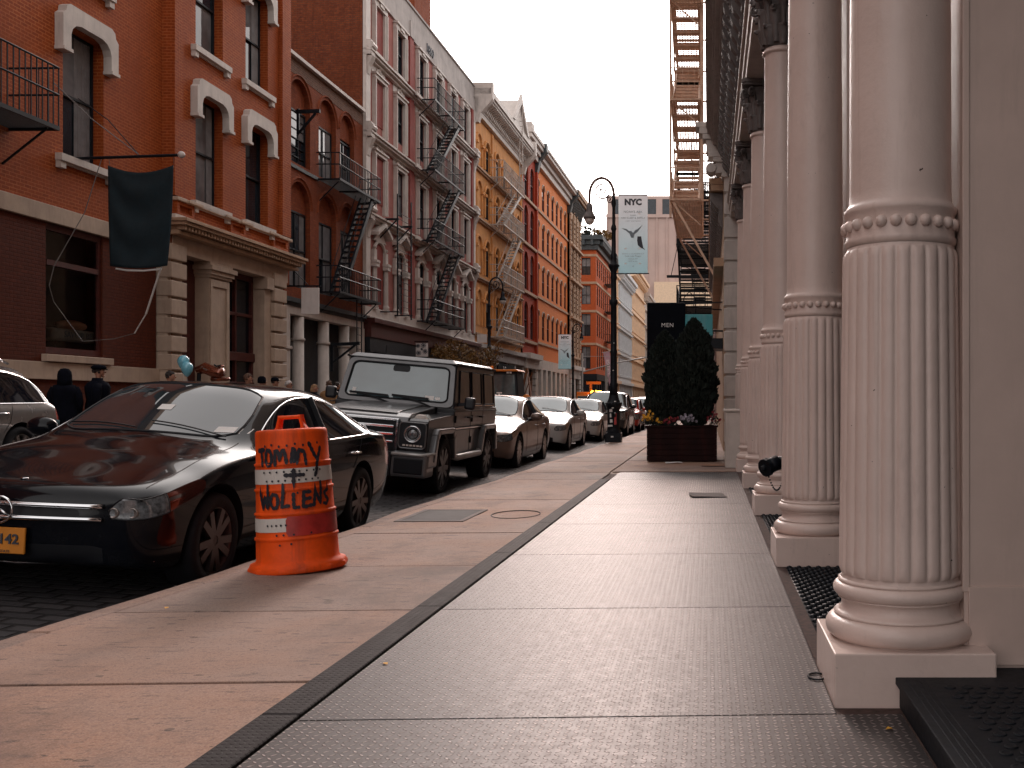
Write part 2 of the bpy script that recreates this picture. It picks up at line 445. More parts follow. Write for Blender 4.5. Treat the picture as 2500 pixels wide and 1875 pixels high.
def tread_mat(name, kind):
    """steel tread plate: raised bars set crosswise turn about (kind 0), or small round studs (kind 1)"""
    m, nt, b = new_mat(name)
    pos = _geo(nt)
    sep = _n(nt, 'ShaderNodeSeparateXYZ'); nt.links.new(pos, sep.inputs[0])
    P = .031 if kind == 0 else .030
    x = _math(nt, 'DIVIDE', sep.outputs[0], P); y = _math(nt, 'DIVIDE', sep.outputs[1], P * (1.0 if kind == 0 else 1))
    fx = _math(nt, 'SUBTRACT', _math(nt, 'FRACT', x), .5); fy = _math(nt, 'SUBTRACT', _math(nt, 'FRACT', y), .5)
    ix = _math(nt, 'FLOOR', x); iy = _math(nt, 'FLOOR', y)
    par = _math(nt, 'FLOORED_MODULO', _math(nt, 'ADD', ix, iy), 2.0)
    sg = _math(nt, 'MULTIPLY_ADD', par, 2.0, -1.0)
    u = _math(nt, 'ADD', fx, _math(nt, 'MULTIPLY', fy, sg)); w = _math(nt, 'SUBTRACT', _math(nt, 'MULTIPLY', fx, sg), fy)
    w = _math(nt, 'MULTIPLY', w, 1.0)
    if kind == 0:
        d = _math(nt, 'SQRT', _math(nt, 'ADD', _math(nt, 'POWER', _math(nt, 'DIVIDE', u, .62), 2.0), _math(nt, 'POWER', _math(nt, 'DIVIDE', w, .19), 2.0)))
        h = _ramp(nt, d, 1.0, .62)
    else:
        d = _math(nt, 'SQRT', _math(nt, 'ADD', _math(nt, 'POWER', fx, 2.0), _math(nt, 'POWER', fy, 2.0)))
        h = _ramp(nt, d, .34, .22)
    a = _noise(nt, pos, 1.3, 5, .65); g = _noise(nt, pos, 18, 5, .7)
    if kind == 0:
        c = _mixc(nt, _ramp(nt, a, .3, .7), (.020, .017, .018), (.040, .033, .033))
        c = _mixc(nt, _math(nt, 'MULTIPLY', h, .85), c, _mixc(nt, _ramp(nt, _noise(nt, pos, 2.4, 5, .7), .35, .65), (.18, .15, .145), (.46, .385, .365)))
        b.inputs['Specular IOR Level'].default_value = .30
        ri = nt.nodes.new('ShaderNodeNewGeometry').outputs['Random Per Island']
        c = _mixc(nt, 1.0, c, _mixc(nt, ri, (.80, .80, .82), (1.15, 1.12, 1.10)), 'MULTIPLY')
        c = _mixc(nt, _math(nt, 'MULTIPLY', _ramp(nt, g, .5, .8), .5), c, (.07, .05, .045))
        b.inputs['Metallic'].default_value = .15
        nt.links.new(_math(nt, 'MULTIPLY_ADD', g, .25, .36), b.inputs['Roughness'])
    else:
        c = _mixc(nt, _ramp(nt, a, .3, .7), (.012, .011, .013), (.024, .020, .021))
        nt.links.new(_math(nt, 'MULTIPLY_ADD', g, .3, .6), b.inputs['Roughness']); b.inputs['Specular IOR Level'].default_value = .2
    nt.links.new(c, b.inputs['Base Color'])
    _bump(nt, b, _math(nt, 'ADD', h, _math(nt, 'MULTIPLY', g, .12)), 1.0 if kind == 0 else .6, .009 if kind == 0 else .004)
    return m
M['tread'] = tread_mat('steel_tread_plate', 0)
M['studs'] = tread_mat('studded_edge_strip', 1)

def setts():
    m, nt, b = new_mat('stone_setts')
    pos = _geo(nt)
    br = _n(nt, 'ShaderNodeTexBrick'); nt.links.new(pos, br.inputs['Vector'])
    br.inputs['Scale'].default_value = 1; br.inputs['Brick Width'].default_value = .24; br.inputs['Row Height'].default_value = .13
    br.inputs['Mortar Size'].default_value = .02; br.inputs['Mortar Smooth'].default_value = .6
    br.inputs['Color1'].default_value = (.05, .047, .05, 1); br.inputs['Color2'].default_value = (.028, .027, .03, 1)
    br.inputs['Mortar'].default_value = (.012, .011, .012, 1)
    nt.links.new(br.outputs['Color'], b.inputs['Base Color']); b.inputs['Roughness'].default_value = .75; b.inputs['Specular IOR Level'].default_value = .25
    h = _math(nt, 'SUBTRACT', _math(nt, 'MULTIPLY', _noise(nt, pos, 12, 4), .5), br.outputs['Fac'])
    _bump(nt, b, h, 1, .03)
    return m
M['setts'] = setts()

M['arm_brown'] = plain('worn_brown_steel', (.16, .05, .015), .5, var=.4, nscale=6)
M['rim_dark'] = plain('dark_alloy_wheel', (.065, .052, .052), .35, metal=.6, var=.2, bump=0)

def column_mat():
    """thick glossy paint over old cast iron: runs, rust streaks, chips and grime"""
    m, nt, b = new_mat('chipped_cream_column_paint')
    pos = _geo(nt)
    f = _noise(nt, pos, 2.2, 5, .65)
    c = _mixc(nt, _ramp(nt, f, .3, .7), (.66, .515, .46), (.74, .585, .525))
    st = _noise(nt, _scale(nt, pos, (14, 14, .55)), 1.0, 6, .7)
    c = _mixc(nt, _math(nt, 'MULTIPLY', _ramp(nt, st, .60, .78), .38), c, (.36, .20, .13))
    g = _noise(nt, _scale(nt, pos, (5, 5, 1.4)), 1.5, 6, .75)
    c = _mixc(nt, _math(nt, 'MULTIPLY', _ramp(nt, g, .56, .76), .34), c, (.34, .27, .25))
    ch = _noise(nt, pos, 33, 3, .6); ch2 = _noise(nt, pos, 3.0, 2)
    chip = _math(nt, 'MULTIPLY', _math(nt, 'GREATER_THAN', ch, .735), _math(nt, 'GREATER_THAN', ch2, .5))
    c = _mixc(nt, chip, c, (.07, .04, .03))
    nt.links.new(c, b.inputs['Base Color'])
    nt.links.new(_math(nt, 'MULTIPLY_ADD', g, .35, .22), b.inputs['Roughness'])
    h = _math(nt, 'SUBTRACT', _math(nt, 'ADD', _math(nt, 'MULTIPLY', _noise(nt, pos, 24, 5, .6), .8), _math(nt, 'MULTIPLY', _noise(nt, _scale(nt, pos, (1, 1, .3)), 9, 3), .8)), _math(nt, 'MULTIPLY', chip, .5))
    _bump(nt, b, h, .5, .007)
    return m
M['column'] = column_mat()
M['curtain'] = plain('grey_curtain', (.15, .15, .16), .5, var=.3, nscale=3, bump=0, coat=.5)
M['glass_dark_screen'] = glassy('dark_windscreen_glass', (.012, .018, .022), 1.9, .02, .004)
# ================================================================ the setting: ground, road, pavements
def kerb_x(y):
    return -3.41 + .0167 * y + .035 * math.sin(y * .9 + .4) * math.exp(-y / 25) + .02 * math.sin(y * 2.3)

m = MB(); m.quad((-900, -300, -.6), (900, -300, -.6), (900, 1500, -.6), (-900, 1500, -.6))
tag(m.build('ground', M['asphalt_dark']), kind='structure')

def road_z(v):       # v metres out from the far house fronts; the road is crowned
    t = (v - 7.0) / 4.6
    return .05 - .20 * min(1.35, t * t)
m = MB()
vs = [1.9 + i * .6 for i in range(18)]
us = [-12, 10, 30, 60, 99, 116, 150, 230, 420]
for i in range(len(vs) - 1):
    for j in range(len(us) - 1):
        a, b, c, d = (far_side(us[j], vs[i]), far_side(us[j], vs[i + 1]), far_side(us[j + 1], vs[i + 1]), far_side(us[j + 1], vs[i]))
        m.quad(*[(p[0], p[1], road_z(v)) for p, v in ((a, vs[i]), (b, vs[i + 1]), (c, vs[i + 1]), (d, vs[i]))])
# the crossing street
for x0, x1 in ((-60, -13.6), (-2, 60)):
    m.quad((x0, 99.4, -.155), (x1, 99.4, -.155), (x1, 113.5, -.155), (x0, 113.5, -.155))
tag(m.build('road', M['setts'], smooth=True), kind='structure')

# slabs between the kerb and the steel plates, real gaps between them
m = MB()
ys = [-2.2, -.5, 1.1, 2.6, 4.04, 5.42, 6.9, 8.64, 10.0, 11.6, 13.2, 14.7]
y = 16.2
while y < 98: ys.append(y); y += 1.55
SK = .045
def slab(xa, xb, y0, y1):
    """one paving slab; xa, xb are functions of y"""
    g = .010; n = 6
    top = []; 
    L = [(xa(y0 + (y1 - y0) * i / n), y0 + (y1 - y0) * i / n) for i in range(n + 1)]
    Rr = [(xb(y0 + (y1 - y0) * i / n), y0 + (y1 - y0) * i / n) for i in range(n + 1)]
    dz = rnd.uniform(-.003, .003)
    poly = []
    for x, yy in L: poly.append((x + g, yy + (g if yy == y0 else 0) + SK * x))
    for x, yy in reversed(Rr): poly.append((x - g, yy + SK * x))
    poly = [(x, min(max(yy, y0 + g + SK * x), y1 - g + SK * x)) for x, yy in poly]
    m.prism(poly, -.16, dz, 'z')
for i in range(len(ys) - 1):
    y0, y1 = ys[i], ys[i + 1]
    if y1 <= 16.3:
        slab(lambda t: kerb_x(t) + .14, lambda t: -1.60, y0, y1)
    else:
        slab(lambda t: kerb_x(t) + .14, lambda t: -1.62, y0, y1)
        slab(lambda t: -1.60, lambda t: .95, y0 + .12, y1 + .12)
m.box(.2, 1.4, 15, 200, -.2, -.012)
m.box(kerb_x(50) + .1, 1.4, 16, 98.4, -.2, -.02)
m.box(-2.3, 8, 115, 400, -.2, 0)
tag(m.build('pavement', M['slab'], bevel=.006), kind='structure')
m = MB()
y = -2.0
while y < 98:
    L = rnd.uniform(1.6, 2.4); y2 = min(y + L, 98); n = 8; poly = []
    for i in range(n + 1):
        t = y + .004 + (y2 - y - .008) * i / n; poly.append((kerb_x(t), t))
    for i in range(n, -1, -1):
        t = y + .004 + (y2 - y - .008) * i / n; poly.append((kerb_x(t) + .135, t))
    m.prism(poly, -.4, -.004, 'z'); y = y2
tag(m.build('kerb', M['slab'], bevel=.018, seg=2), kind='structure')
# far pavement
m = MB()
u = -10
def fs_prism(u0, u1, v0, v1, z0, z1):
    m.prism([far_side(u0, v0)[:2], far_side(u0, v1)[:2], far_side(u1, v1)[:2], far_side(u1, v0)[:2]], z0, z1, 'z')
while u < 98: fs_prism(u + .006, min(u + 1.5, 98.6) - .006, .0, 2.25, -.5, .03); u += 1.5
fs_prism(115, 400, 0, 2.25, -.5, .03)
tag(m.build('far_pavement', M['slab']), kind='structure')
m = MB(); fs_prism(-10, 98.6, 2.26, 2.42, -.5, .025); fs_prism(115, 400, 2.26, 2.42, -.5, .025)
tag(m.build('far_kerb', M['slab'], bevel=.015), kind='structure')

# steel tread plates over the cellar vaults, with a studded strip along their edge
m = MB(); ty = [-2.0, -.25, 1.6, 3.5, 5.37, 7.3, 9.15, 10.95, 12.75, 14.5, 16.05]
for i in range(len(ty) - 1):
    g = .0022; a, b = ty[i] + g, ty[i + 1] - g; z = rnd.uniform(.005, .0065)
    if b < 3.6: m.prism([(-1.45, a - .045), (.695, a + .04), (.695, b + .04), (-1.45, b - .045)], -.1, z, 'z')
    else: m.prism([(-1.45, a - .045), (.462, a + .03), (.462, b + .03), (-1.45, b - .045)], -.1, z, 'z')
tag(m.build('pavement_plates', M['tread'], bevel=.004), kind='structure')
m = MB()
for i in range(len(ty) - 2):
    m.box(-1.595, -1.455, ty[i] + .003, ty[i + 1] - .003, -.1, .016)
tag(m.build('pavement_edge_strip', M['studs'], bevel=.004), kind='structure')
m = MB(); m.box(-1.6, .52, -2, 16.0, -.2, -.02); m.box(.44, .98, -2, 22.7, -.2, -.004)
tag(m.build('pavement_gutter', M['rust_dirt']), kind='structure')
m = MB(); m.box(kerb_x(8) - .0, -1.5, -2.5, 16.3, -.5, -.12)
tag(m.build('pavement_bed', M['asphalt_dark']), kind='structure')
# cellar grilles between the column feet
m = MB()
for k in range(-1, 6):
    y0 = 4.24 + 3.15 * k; y1 = y0 + 2.53
    if k == -1: continue
    m.box(.53, .975, y0 + .01, y1 - .01, -.06, .0)
    n = int((y1 - y0) / .055)
    for i in range(n):
        for j in range(7):
            if k < 3: m.ball((.55 + j * .066 + (.033 if i % 2 else 0), y0 + .04 + i * .055, .002), .021, 6, (1, 1, .8))
tag(m.build('pavement_grille', M['black_iron'], smooth=True), kind='structure')

# hatch in the pavement
h = thing('pavement_hatch', 'grey rectangular access cover set in the pavement beside the kerb', 'access cover', (-2.66, 9.85, 0))
m = MB()
for a in ((-.33, .33, -.52, -.47), (-.33, .33, .47, .52), (-.33, -.28, -.47, .47), (.28, .33, -.47, .47)): m.box(a[0], a[1], a[2], a[3], -.02, .007)
m.build('frame', plain('dull_cover_frame', (.10, .08, .075), .8), h)
m = MB(); m.box(-.276, .276, -.466, .466, -.02, .005); m.build('lid', M['asphalt_dark'], h)
c = MB(); pts = [(-1.95 + .24 * math.cos(t * 2 * PI / 20), 9.95 + .36 * math.sin(t * 2 * PI / 20), .002) for t in range(20)]
c.tube(pts, .0045, 6, closed=True)
tag(c.build('utility_cover', M['asphalt_dark']), 'thin round iron cover ring beside the rectangular hatch', 'access cover')

# litter and small things on the ground
def litter(name, label, x, y, s, mat, rz, z=.012):
    m = MB(); n = 3; pts = []
    for i in range(n + 1):
        for j in range(n + 1):
            pts.append((s[0] * (i / n - .5) + rnd.uniform(-.01, .01), s[1] * (j / n - .5) + rnd.uniform(-.01, .01), rnd.uniform(0, .018)))
    fs = [(i * (n + 1) + j, (i + 1) * (n + 1) + j, (i + 1) * (n + 1) + j + 1, i * (n + 1) + j + 1) for i in range(n) for j in range(n)]
    m.add(pts, fs); m.add([(p[0], p[1], p[2] + .002) for p in pts], fs)
    tag(m.build(name, mat, loc=(x, y, z), rot=(0, 0, rz)), label, 'litter')
litter('paper_scrap', 'crumpled white paper lying in front of the tree planter', -.66, 18.45, (.32, .16), M['paper'], .2)
litter('cardboard_scrap', 'flat brown cardboard piece lying by the pedestal foot', .12, 17.6, (.5, .22), plain('cardboard', (.25, .13, .08), .8), -.1)
litter('flat_board', 'thin pale board lying on the steel plates near the columns', -.02, 11.9, (.42, .5), plain('pale_board', (.07, .055, .052), .8), .1)
for k, (x, y, c) in enumerate(((-2.95, 5.35, 'flower_yellow'), (-1.38, 4.2, 'flower_yellow'), (.62, 3.36, 'lit'), (-2.2, 9.3, 'stone_tan'))):
    m = MB(); m.add([(0, -.012, 0), (.012, 0, .004), (0, .018, .002), (-.012, 0, .005)], [(0, 1, 2, 3)]); m.add([(0, -.012, -.002), (.012, 0, .002), (0, .018, 0), (-.012, 0, .003)], [(3, 2, 1, 0)])
    tag(m.build('fallen_leaf', M['flower_yellow'] if c == 'lit' else M[c], loc=(x, y, .01), rot=(0, 0, k)),
        ['tiny yellow leaf on the concrete slab left of the drum', 'tiny yellow leaf on the dark studded strip', 'tiny orange leaf beside the nearest column plinth', 'small brown leaf lying on the pavement hatch'][k], 'leaf')
# ================================================================ the house with the columns, on the right
CB = thing('column_building', 'cream cast iron building front with a row of tall reeded columns', 'building', (0, 0, 0))
CX = .765
def rs(z, n=24):
    return None
m = MB(); m.smooth = True
NS = 24 * 8
def reed(r, z, a):
    t = (a * 24 / (2 * PI)) % 1.0; w = 2 * t - 1
    rib = math.sqrt(max(0, 1 - (w / .93) ** 2)) if abs(w) < .93 else 0
    e = 1.0
    if z < .47: e = max(0, (z - .445) / .025)
    if z > 1.70: e = max(0, (1.725 - z) / .025)
    e = math.sqrt(max(0, min(1, e)))
    return r - .010 + .0145 * rib * e
zs = [(.244, .43)] + [(.238, z) for z in (.445, .4475, .452, .46, .47)] + [(.237 - .014 * ((z - .5) / 1.2), z) for z in (.5, .7, .9, 1.1, 1.3, 1.5, 1.68)] + [(.222, z) for z in (1.70, 1.71, 1.718, 1.7225, 1.725)] + [(.222, 1.735)]
m.lathe(zs, NS, rfun=reed, cap=False)
m.lathe([(.206, 1.735), (.214, 1.742), (.219, 1.752), (.2195, 1.765), (.214, 1.772), (.2145, 1.86), (.222, 1.868), (.222, 1.885), (.212, 1.895), (.203, 1.91), (.2, 1.95), (.199, 2.6), (.194, 3.4), (.186, 4.2), (.182, 4.72), (.184, 4.73), (.2, 4.735), (.206, 4.75), (.2, 4.77), (.19, 4.775), (.187, 4.79)], 64, cap=False)
shaft_me = None
col0 = m.build('column', M['column'], CB, (CX, 3.93, 0))
m = MB(); m.smooth = True
for k in range(24):
    a = 2 * PI * k / 24
    m.ball((.2145 * math.cos(a), .2145 * math.sin(a), 1.817), .0235, 12)
m.build('bead_ring', M['column'], col0)
m = MB(); m.smooth = True
pr = [(.27, .197)]
for t in range(-8, 9): a = t * PI / 16; pr.append((.252 + .044 * math.cos(a), .243 + .044 * math.sin(a)))
pr += [(.262, .289), (.262, .297), (.247, .302), (.236, .315), (.231, .332), (.235, .346), (.243, .353), (.247, .355), (.247, .36)]
for t in range(-8, 9): a = t * PI / 16; pr.append((.238 + .028 * math.cos(a), .389 + .028 * math.sin(a)))
pr += [(.246, .419), (.246, .427), (.236, .432)]
m.lathe(pr, 72, cap=False)
m.build('base', M['column'], col0)
m = MB(); m.box(-.30, .30, -.30, .30, -.02, .197)
m.build('plinth', M['column'], col0, bevel=.006, seg=2)
# leafy capital
m = MB(); m.smooth = True
m.lathe([(.186, 4.78), (.19, 4.95), (.2, 5.1), (.225, 5.25), (.26, 5.34), (.275, 5.36)], 32)
def leaf(a, z0, h, w, r0, out):
    """one curling leaf with a ribbed, notched outline"""
    n = 9; ca, sa = math.cos(a), math.sin(a)
    rows = []
    for i in range(n + 1):
        t = i / n
        ang = t * PI * .95
        r = r0 + .012 + out * (t ** 2.2) + (.02 * math.sin(t * PI))
        z = z0 + h * (math.sin(min(t, .86) / .86 * PI / 2) if t < .86 else 1 - (t - .86) * 1.3)
        ww = w * (.55 + .45 * math.sin(t * PI * .9)) * (1 + .16 * math.sin(t * 22)) * (1 if t < .85 else 1 - (t - .85) * 3)
        row = []
        for j in range(5):
            s_ = (j - 2) / 2; d = .012 * (1 - s_ * s_) * 2 + (.006 if j in (1, 3) else 0)
            rr = r + d - .02 * s_ * s_
            row.append((ca * rr - sa * s_ * ww, sa * rr + ca * s_ * ww, z))
        rows.append(row)
    vs = [p for row in rows for p in row]
    fs = [(i * 5 + j, i * 5 + j + 1, (i + 1) * 5 + j + 1, (i + 1) * 5 + j) for i in range(n) for j in range(4)]
    m.add(vs, fs)
    tip = (ca * (r0 + .03 + out), sa * (r0 + .03 + out), z0 + h * .93)
    m.ball(tip, .022, 8)
for k in range(8):
    leaf(2 * PI * k / 8, 4.80, .20, .072, .186, .055)
    leaf(2 * PI * (k + .5) / 8, 4.82, .36, .07, .19, .075)
    leaf(2 * PI * k / 8, 4.98, .34, .05, .2, .09)
for k in range(4):
    a = PI / 4 + k * PI / 2
    for sgn in (-1, 1):
        b = a + sgn * .16
        pts = []; rr = []
        for i in range(26):
            t = i / 25; q = t * 4.6 * PI; rad = .068 * (1 - t * .86)
            cx_, cz_ = .335, 5.29
            rr_ = cx_ + rad * math.cos(q + PI / 2); z_ = cz_ + rad * math.sin(q + PI / 2)
            pts.append((rr_ * math.cos(b), rr_ * math.sin(b), z_)); rr.append(.017 * (1 - .4 * t))
        m.tube([(.20 * math.cos(b), .20 * math.sin(b), 5.1), (.27 * math.cos(b), .27 * math.sin(b), 5.3)] + pts, [.014, .016] + rr, 6)
        m.ball((.335 * math.cos(b), .335 * math.sin(b), 5.29), .022, 8)
    c = k * PI / 2
    for i in range(6):
        q = i * PI / 3; m.ball((.29 * math.cos(c) - .03 * math.cos(q) * math.sin(c), .29 * math.sin(c) + .03 * math.cos(q) * math.cos(c), 5.40 + .03 * math.sin(q)), .018, 6)
m.smooth = False
ab = []
for k in range(4):
    a0 = PI / 4 + k * PI / 2
    ab += [(.42 * math.cos(a0 - .07), .42 * math.sin(a0 - .07)), (.42 * math.cos(a0 + .07), .42 * math.sin(a0 + .07))]
    for t in (.3, .5, .7): ab.append(((.29 if t == .5 else .31) * math.cos(a0 + t * PI / 2), (.29 if t == .5 else .31) * math.sin(a0 + t * PI / 2)))
m.prism(ab, 5.37, 5.40, 'z'); m.prism([(x * 1.04, y * 1.04) for x, y in ab], 5.403, 5.45, 'z')
m.build('capital', M['capital'], col0)
for k in range(1, 6):
    copy_tree(col0, CB, (CX, 3.93 + 3.15 * k, 0))

# piers, bays, wall above
for k in range(0, 7):
    m = MB()
    yc = 3.93 + 3.15 * k
    if k < 6:
        m.box(.98, 2.4, yc - .16, yc + .16, 0, 5.45); m.box(.995, 2.3, yc - .172, yc - .158, 0.12, .42); m.box(.972, .999, yc - .168, yc - .162, .4, 5.45)
    else: m.box(.98, 2.4, 22.3, 22.7, 0, 5.45)
    m.build('pier', M['pier'], CB, bevel=.008, seg=2)
f = MB(); g = MB()
for k in range(-2, 6):
    y0 = 4.1 + 3.15 * k; y1 = y0 + 2.82
    f.box(1.45, 1.7, y0, y1, 0, .55); f.box(1.45, 1.6, y0, y1, 3.6, 3.75)
    for yy in (y0 + .04, (y0 + y1) / 2, y1 - .04): f.box(1.45, 1.6, yy - .04, yy + .04, .55, 5.45)
    g.box(1.56, 1.58, y0, y1, .55, 5.45)
w = f.build('shop_window', M['black_iron'], CB); g.build('pane', M['glass_black'], w)
m = MB()   # floor of the bays and the house above
m.box(1.7, 12, -6, 22.9, 0, 5.5)
m.box(.62, 12, -9, 22.9, 5.9, 21)
m.build('wall', M['stone_cream'], CB)
m = MB()
m.box(.50, 1.2, -9, 22.9, 5.455, 5.62); m.box(.47, 1.2, -9, 22.9, 5.623, 5.80); m.box(.43, 1.2, -9, 22.9, 5.803, 5.88)
m.box(.52, .62, -9, 22.9, 5.88, 6.9)
m.build('architrave', M['stone_white'], CB, bevel=.01)
m = MB()
for i, (x, z0, z1) in enumerate(((.30, 6.95, 7.05), (.10, 7.15, 7.24), (.06, 7.243, 7.33), (.02, 7.333, 7.40), (-.03, 7.403, 7.52), (-.06, 7.523, 7.58))):
    m.box(x, 1.0, -9, 22.9, z0, z1)
m.box(.18, .9, -9, 22.9, 7.05, 7.15)
m.build('cornice', M['concrete_grey'], CB, bevel=.008)
b = MB()
b.smooth = False
prof = []
for i in range(13):
    t = i / 12; prof.append((.50 - .27 * (t ** .6) + .03 * math.sin(t * 12), 6.25 + .72 * t))
prof = [(.54, 6.25)] + prof + [(.54, 6.97)]
b.prism([(x, z) for x, z in prof], -.09, .09, 'y')
b.tube([(.34, -.1, 6.86), (.34, .1, 6.86)], .055, 10); b.tube([(.47, -.1, 6.36), (.47, .1, 6.36)], .045, 10)
for i in range(5): b.ball((.29 + .03 * i, 0, 6.80 - .09 * i), .032, 6)
br0 = b.build('cornice_bracket', M['capital'], CB, (0, 22.4, 0))
for i in range(1, 24):
    c = br0.copy(); COL.objects.link(c); c.parent = CB; c.location = (0, 22.4 - .47 * i, 0)
# end pier, banded, and its pedestal
m = MB()
zz = .2
m.box(.40, 1.4, 22.95, 23.3, 0, 6.4)
while zz < 6.3: m.box(.36, 1.42, 22.9, 23.32, zz + .03, zz + .50); zz += .53
m.build('banded_pier', M['stone_white'], CB, bevel=.015)
m = MB()
for x, z0, z1 in ((.30, 6.40, 6.5), (.1, 6.75, 6.86), (-.02, 6.863, 6.98), (-.14, 7.28, 7.40), (-.22, 7.403, 7.55), (-.30, 7.553, 7.68)): m.box(x, 1.2, 22.85 - (7 if x < 0 else 0) * .0, 23.35, z0, z1)
m.box(-.06, 1.0, 22.9, 23.3, 6.98, 7.28); m.box(.16, 1.0, 22.9, 23.3, 6.5, 6.75)
m.tube([(.06, 22.87, 6.62), (.06, 23.33, 6.62)], .12, 12)
m.build('end_console', M['stone_white'], CB, bevel=.01)
ped = thing('pedestal', 'waist high cream metal pedestal box in front of the banded pier', 'pedestal', (.56, 17.5, 0))
m = MB(); m.box(-.27, .3, -.4, .4, 0, .98); m.build('body', M['stone_white'], ped, bevel=.012)
m = MB(); m.box(-.30, .33, -.44, .44, .985, 1.03); m.build('top', M['stone_white'], ped, bevel=.008)
# fire hose inlet
v = thing('hose_inlet', 'black fire hose inlet with hanging chain on the column front', 'standpipe', (.60, 8.35, .62))
m = MB(); m.smooth = True
m.tube([(.25, .05, 0), (.1, 0, 0), (-.02, 0, 0)], .055, 12); m.tube([(-.02, 0, 0), (-.10, -.06, -.03)], [.065, .065], 12); m.tube([(-.02, 0, 0), (-.06, .10, -.02)], [.06, .06], 12)
m.build('body', M['black_iron'], v)
m = MB(); m.tube([(-.10, -.06, -.03), (-.13, -.085, -.04)], .078, 12); m.ball((-.135, -.09, -.04), .03, 8); m.build('cap', M['black_iron'], v)
m = MB()
for i in range(14): t = i / 13; m.ball((-.1 + .12 * t, -.04, -.09 - .14 * math.sin(t * PI * .8)), .0085, 6)
m.build('chain', M['black_iron'], v)
# rubber step at the nearest doorway
s = thing('rubber_step', 'black rubber topped step with round studs beside the nearest column', 'step', (0, 0, 0))
m = MB(); m.prism([(.705, -1.5), (2.4, -1.5), (2.4, 3.765), (.985, 3.765), (.985, 3.64), (.705, 3.64)], 0.0, .082, 'z')
m.build('riser', M['black_rubber'], s)
m = MB(); m.prism([(.69, -1.5), (2.4, -1.5), (2.4, 3.763), (.99, 3.763), (.99, 3.655), (.69, 3.655)], .084, .11, 'z')
for i in range(4): m.box(.72 + .022 * i, .73 + .022 * i, -1.4, 3.60, .108, .1125)
for i in range(50):
    for j in range(9):
        x = .86 + j * .062 + (.031 if i % 2 else 0); yy = 3.5 - i * .055
        if x > 1.36 or yy < 1.5: continue
        m.lathe([(.022, .109), (.021, .1135), (.014, .1145), (.010, .1135)], 12, (x, yy, 0))
m.build('tread', M['black_rubber'], s, bevel=.004)
c = MB()
for i in range(12): a = i * PI / 6; c.tube([(.44 + .035 * math.cos(a), 4.0 + .05 * math.sin(a), .012), (.44 + .035 * math.cos(a + .5), 4.0 + .05 * math.sin(a + .5), .012)], .004, 6)
tag(c.build('cable_loop', M['black_rubber']), 'small black wire loop on the ground at the nearest plinth', 'cable')

# ================================================================ further houses on the right
def fire_escape(root, mat, x0, x1, y0, y1, levels, stair_side=1, rail=.95, slats=.09, stairs=True, drop=None, sx=1, flip=False, wide=False):
    """platforms with slatted floors, railings and steep stairs. x0 wall, x1 outer edge (local), y along the street"""
    out = 1 if x1 > x0 else -1
    for i, z in enumerate(levels):
        m = MB()
        n = int(abs(x1 - x0) / slats)
        for k in range(n + 1): xx = x0 + (x1 - x0) * k / n; m.bar((xx, y0, z), (xx, y1, z), .035, .012)
        if wide:
            for k in range(int((y1 - y0) / .17)): m.bar((x0, y0 + k * .17, z - .01), (x1, y0 + k * .17, z - .01), .06, .015)
        for yy in (y0, (y0 + y1) / 2, y1): m.bar((x0, yy, z - .03), (x1, yy, z - .03), .05, .06)
        m.bar((x1, y0, z - .02), (x1, y1, z - .02), .05, .09)
        for yy in (y0 + .2, y1 - .2): m.bar((x0, yy, z - .8), (x1 - out * .1, yy, z - .06), .035)
        p = m.build('fire_escape', mat, root)
        r = MB()
        for h in (rail, rail * .55): r.tube([(x0, y0, z + h), (x1, y0, z + h), (x1, y1, z + h), (x0, y1, z + h)], .024, 5)
        nb = max(3, int((y1 - y0) / .16))
        for k in range(nb + 1): yy = y0 + (y1 - y0) * k / nb; r.bar((x1, yy, z), (x1, yy, z + rail), .02)
        for k in range(1, 5): xx = x0 + (x1 - x0) * k / 5; r.bar((xx, y0, z), (xx, y0, z + rail), .014); r.bar((xx, y1, z), (xx, y1, z + rail), .014)
        r.build('railing', mat, p)
        if stairs and i + 1 < len(levels):
            z2 = levels[i + 1]; s = MB()
            ya, yb = y0 + .5, y1 - .7
            if flip: ya, yb = yb, ya
            xa = x0 + (x1 - x0) * (.06 if wide else .38); xb = x0 + (x1 - x0) * (.97 if wide else .92)
            for xx in (xa, xb):
                s.bar((xx, ya, z), (xx, yb, z2), .07, .19)
                s.tube([(xx, ya, z + .8), (xx, yb, z2 + .8)], .014, 5)
            ns = int((z2 - z) / .24); hh = .035 if wide else .028
            for k in range(1, ns): t = k / ns; yy = ya + (yb - ya) * t; s.box(xa, xb, yy - .10, yy + .10, z + (z2 - z) * t - hh, z + (z2 - z) * t + hh)
            s.build('stair', mat, p)
            if wide:
                s = MB()
                for xx in (x0 + (x1 - x0) * .06, x0 + (x1 - x0) * .97): s.bar((xx, yb, z), (xx, ya, z2), .05, .14)
                for k in range(1, ns): t = k / ns; yy = yb + (ya - yb) * t; s.box(x0 + (x1 - x0) * .06, x0 + (x1 - x0) * .97, yy - .10, yy + .10, z + (z2 - z) * t - hh, z + (z2 - z) * t + hh)
                s.build('stair', mat, p)

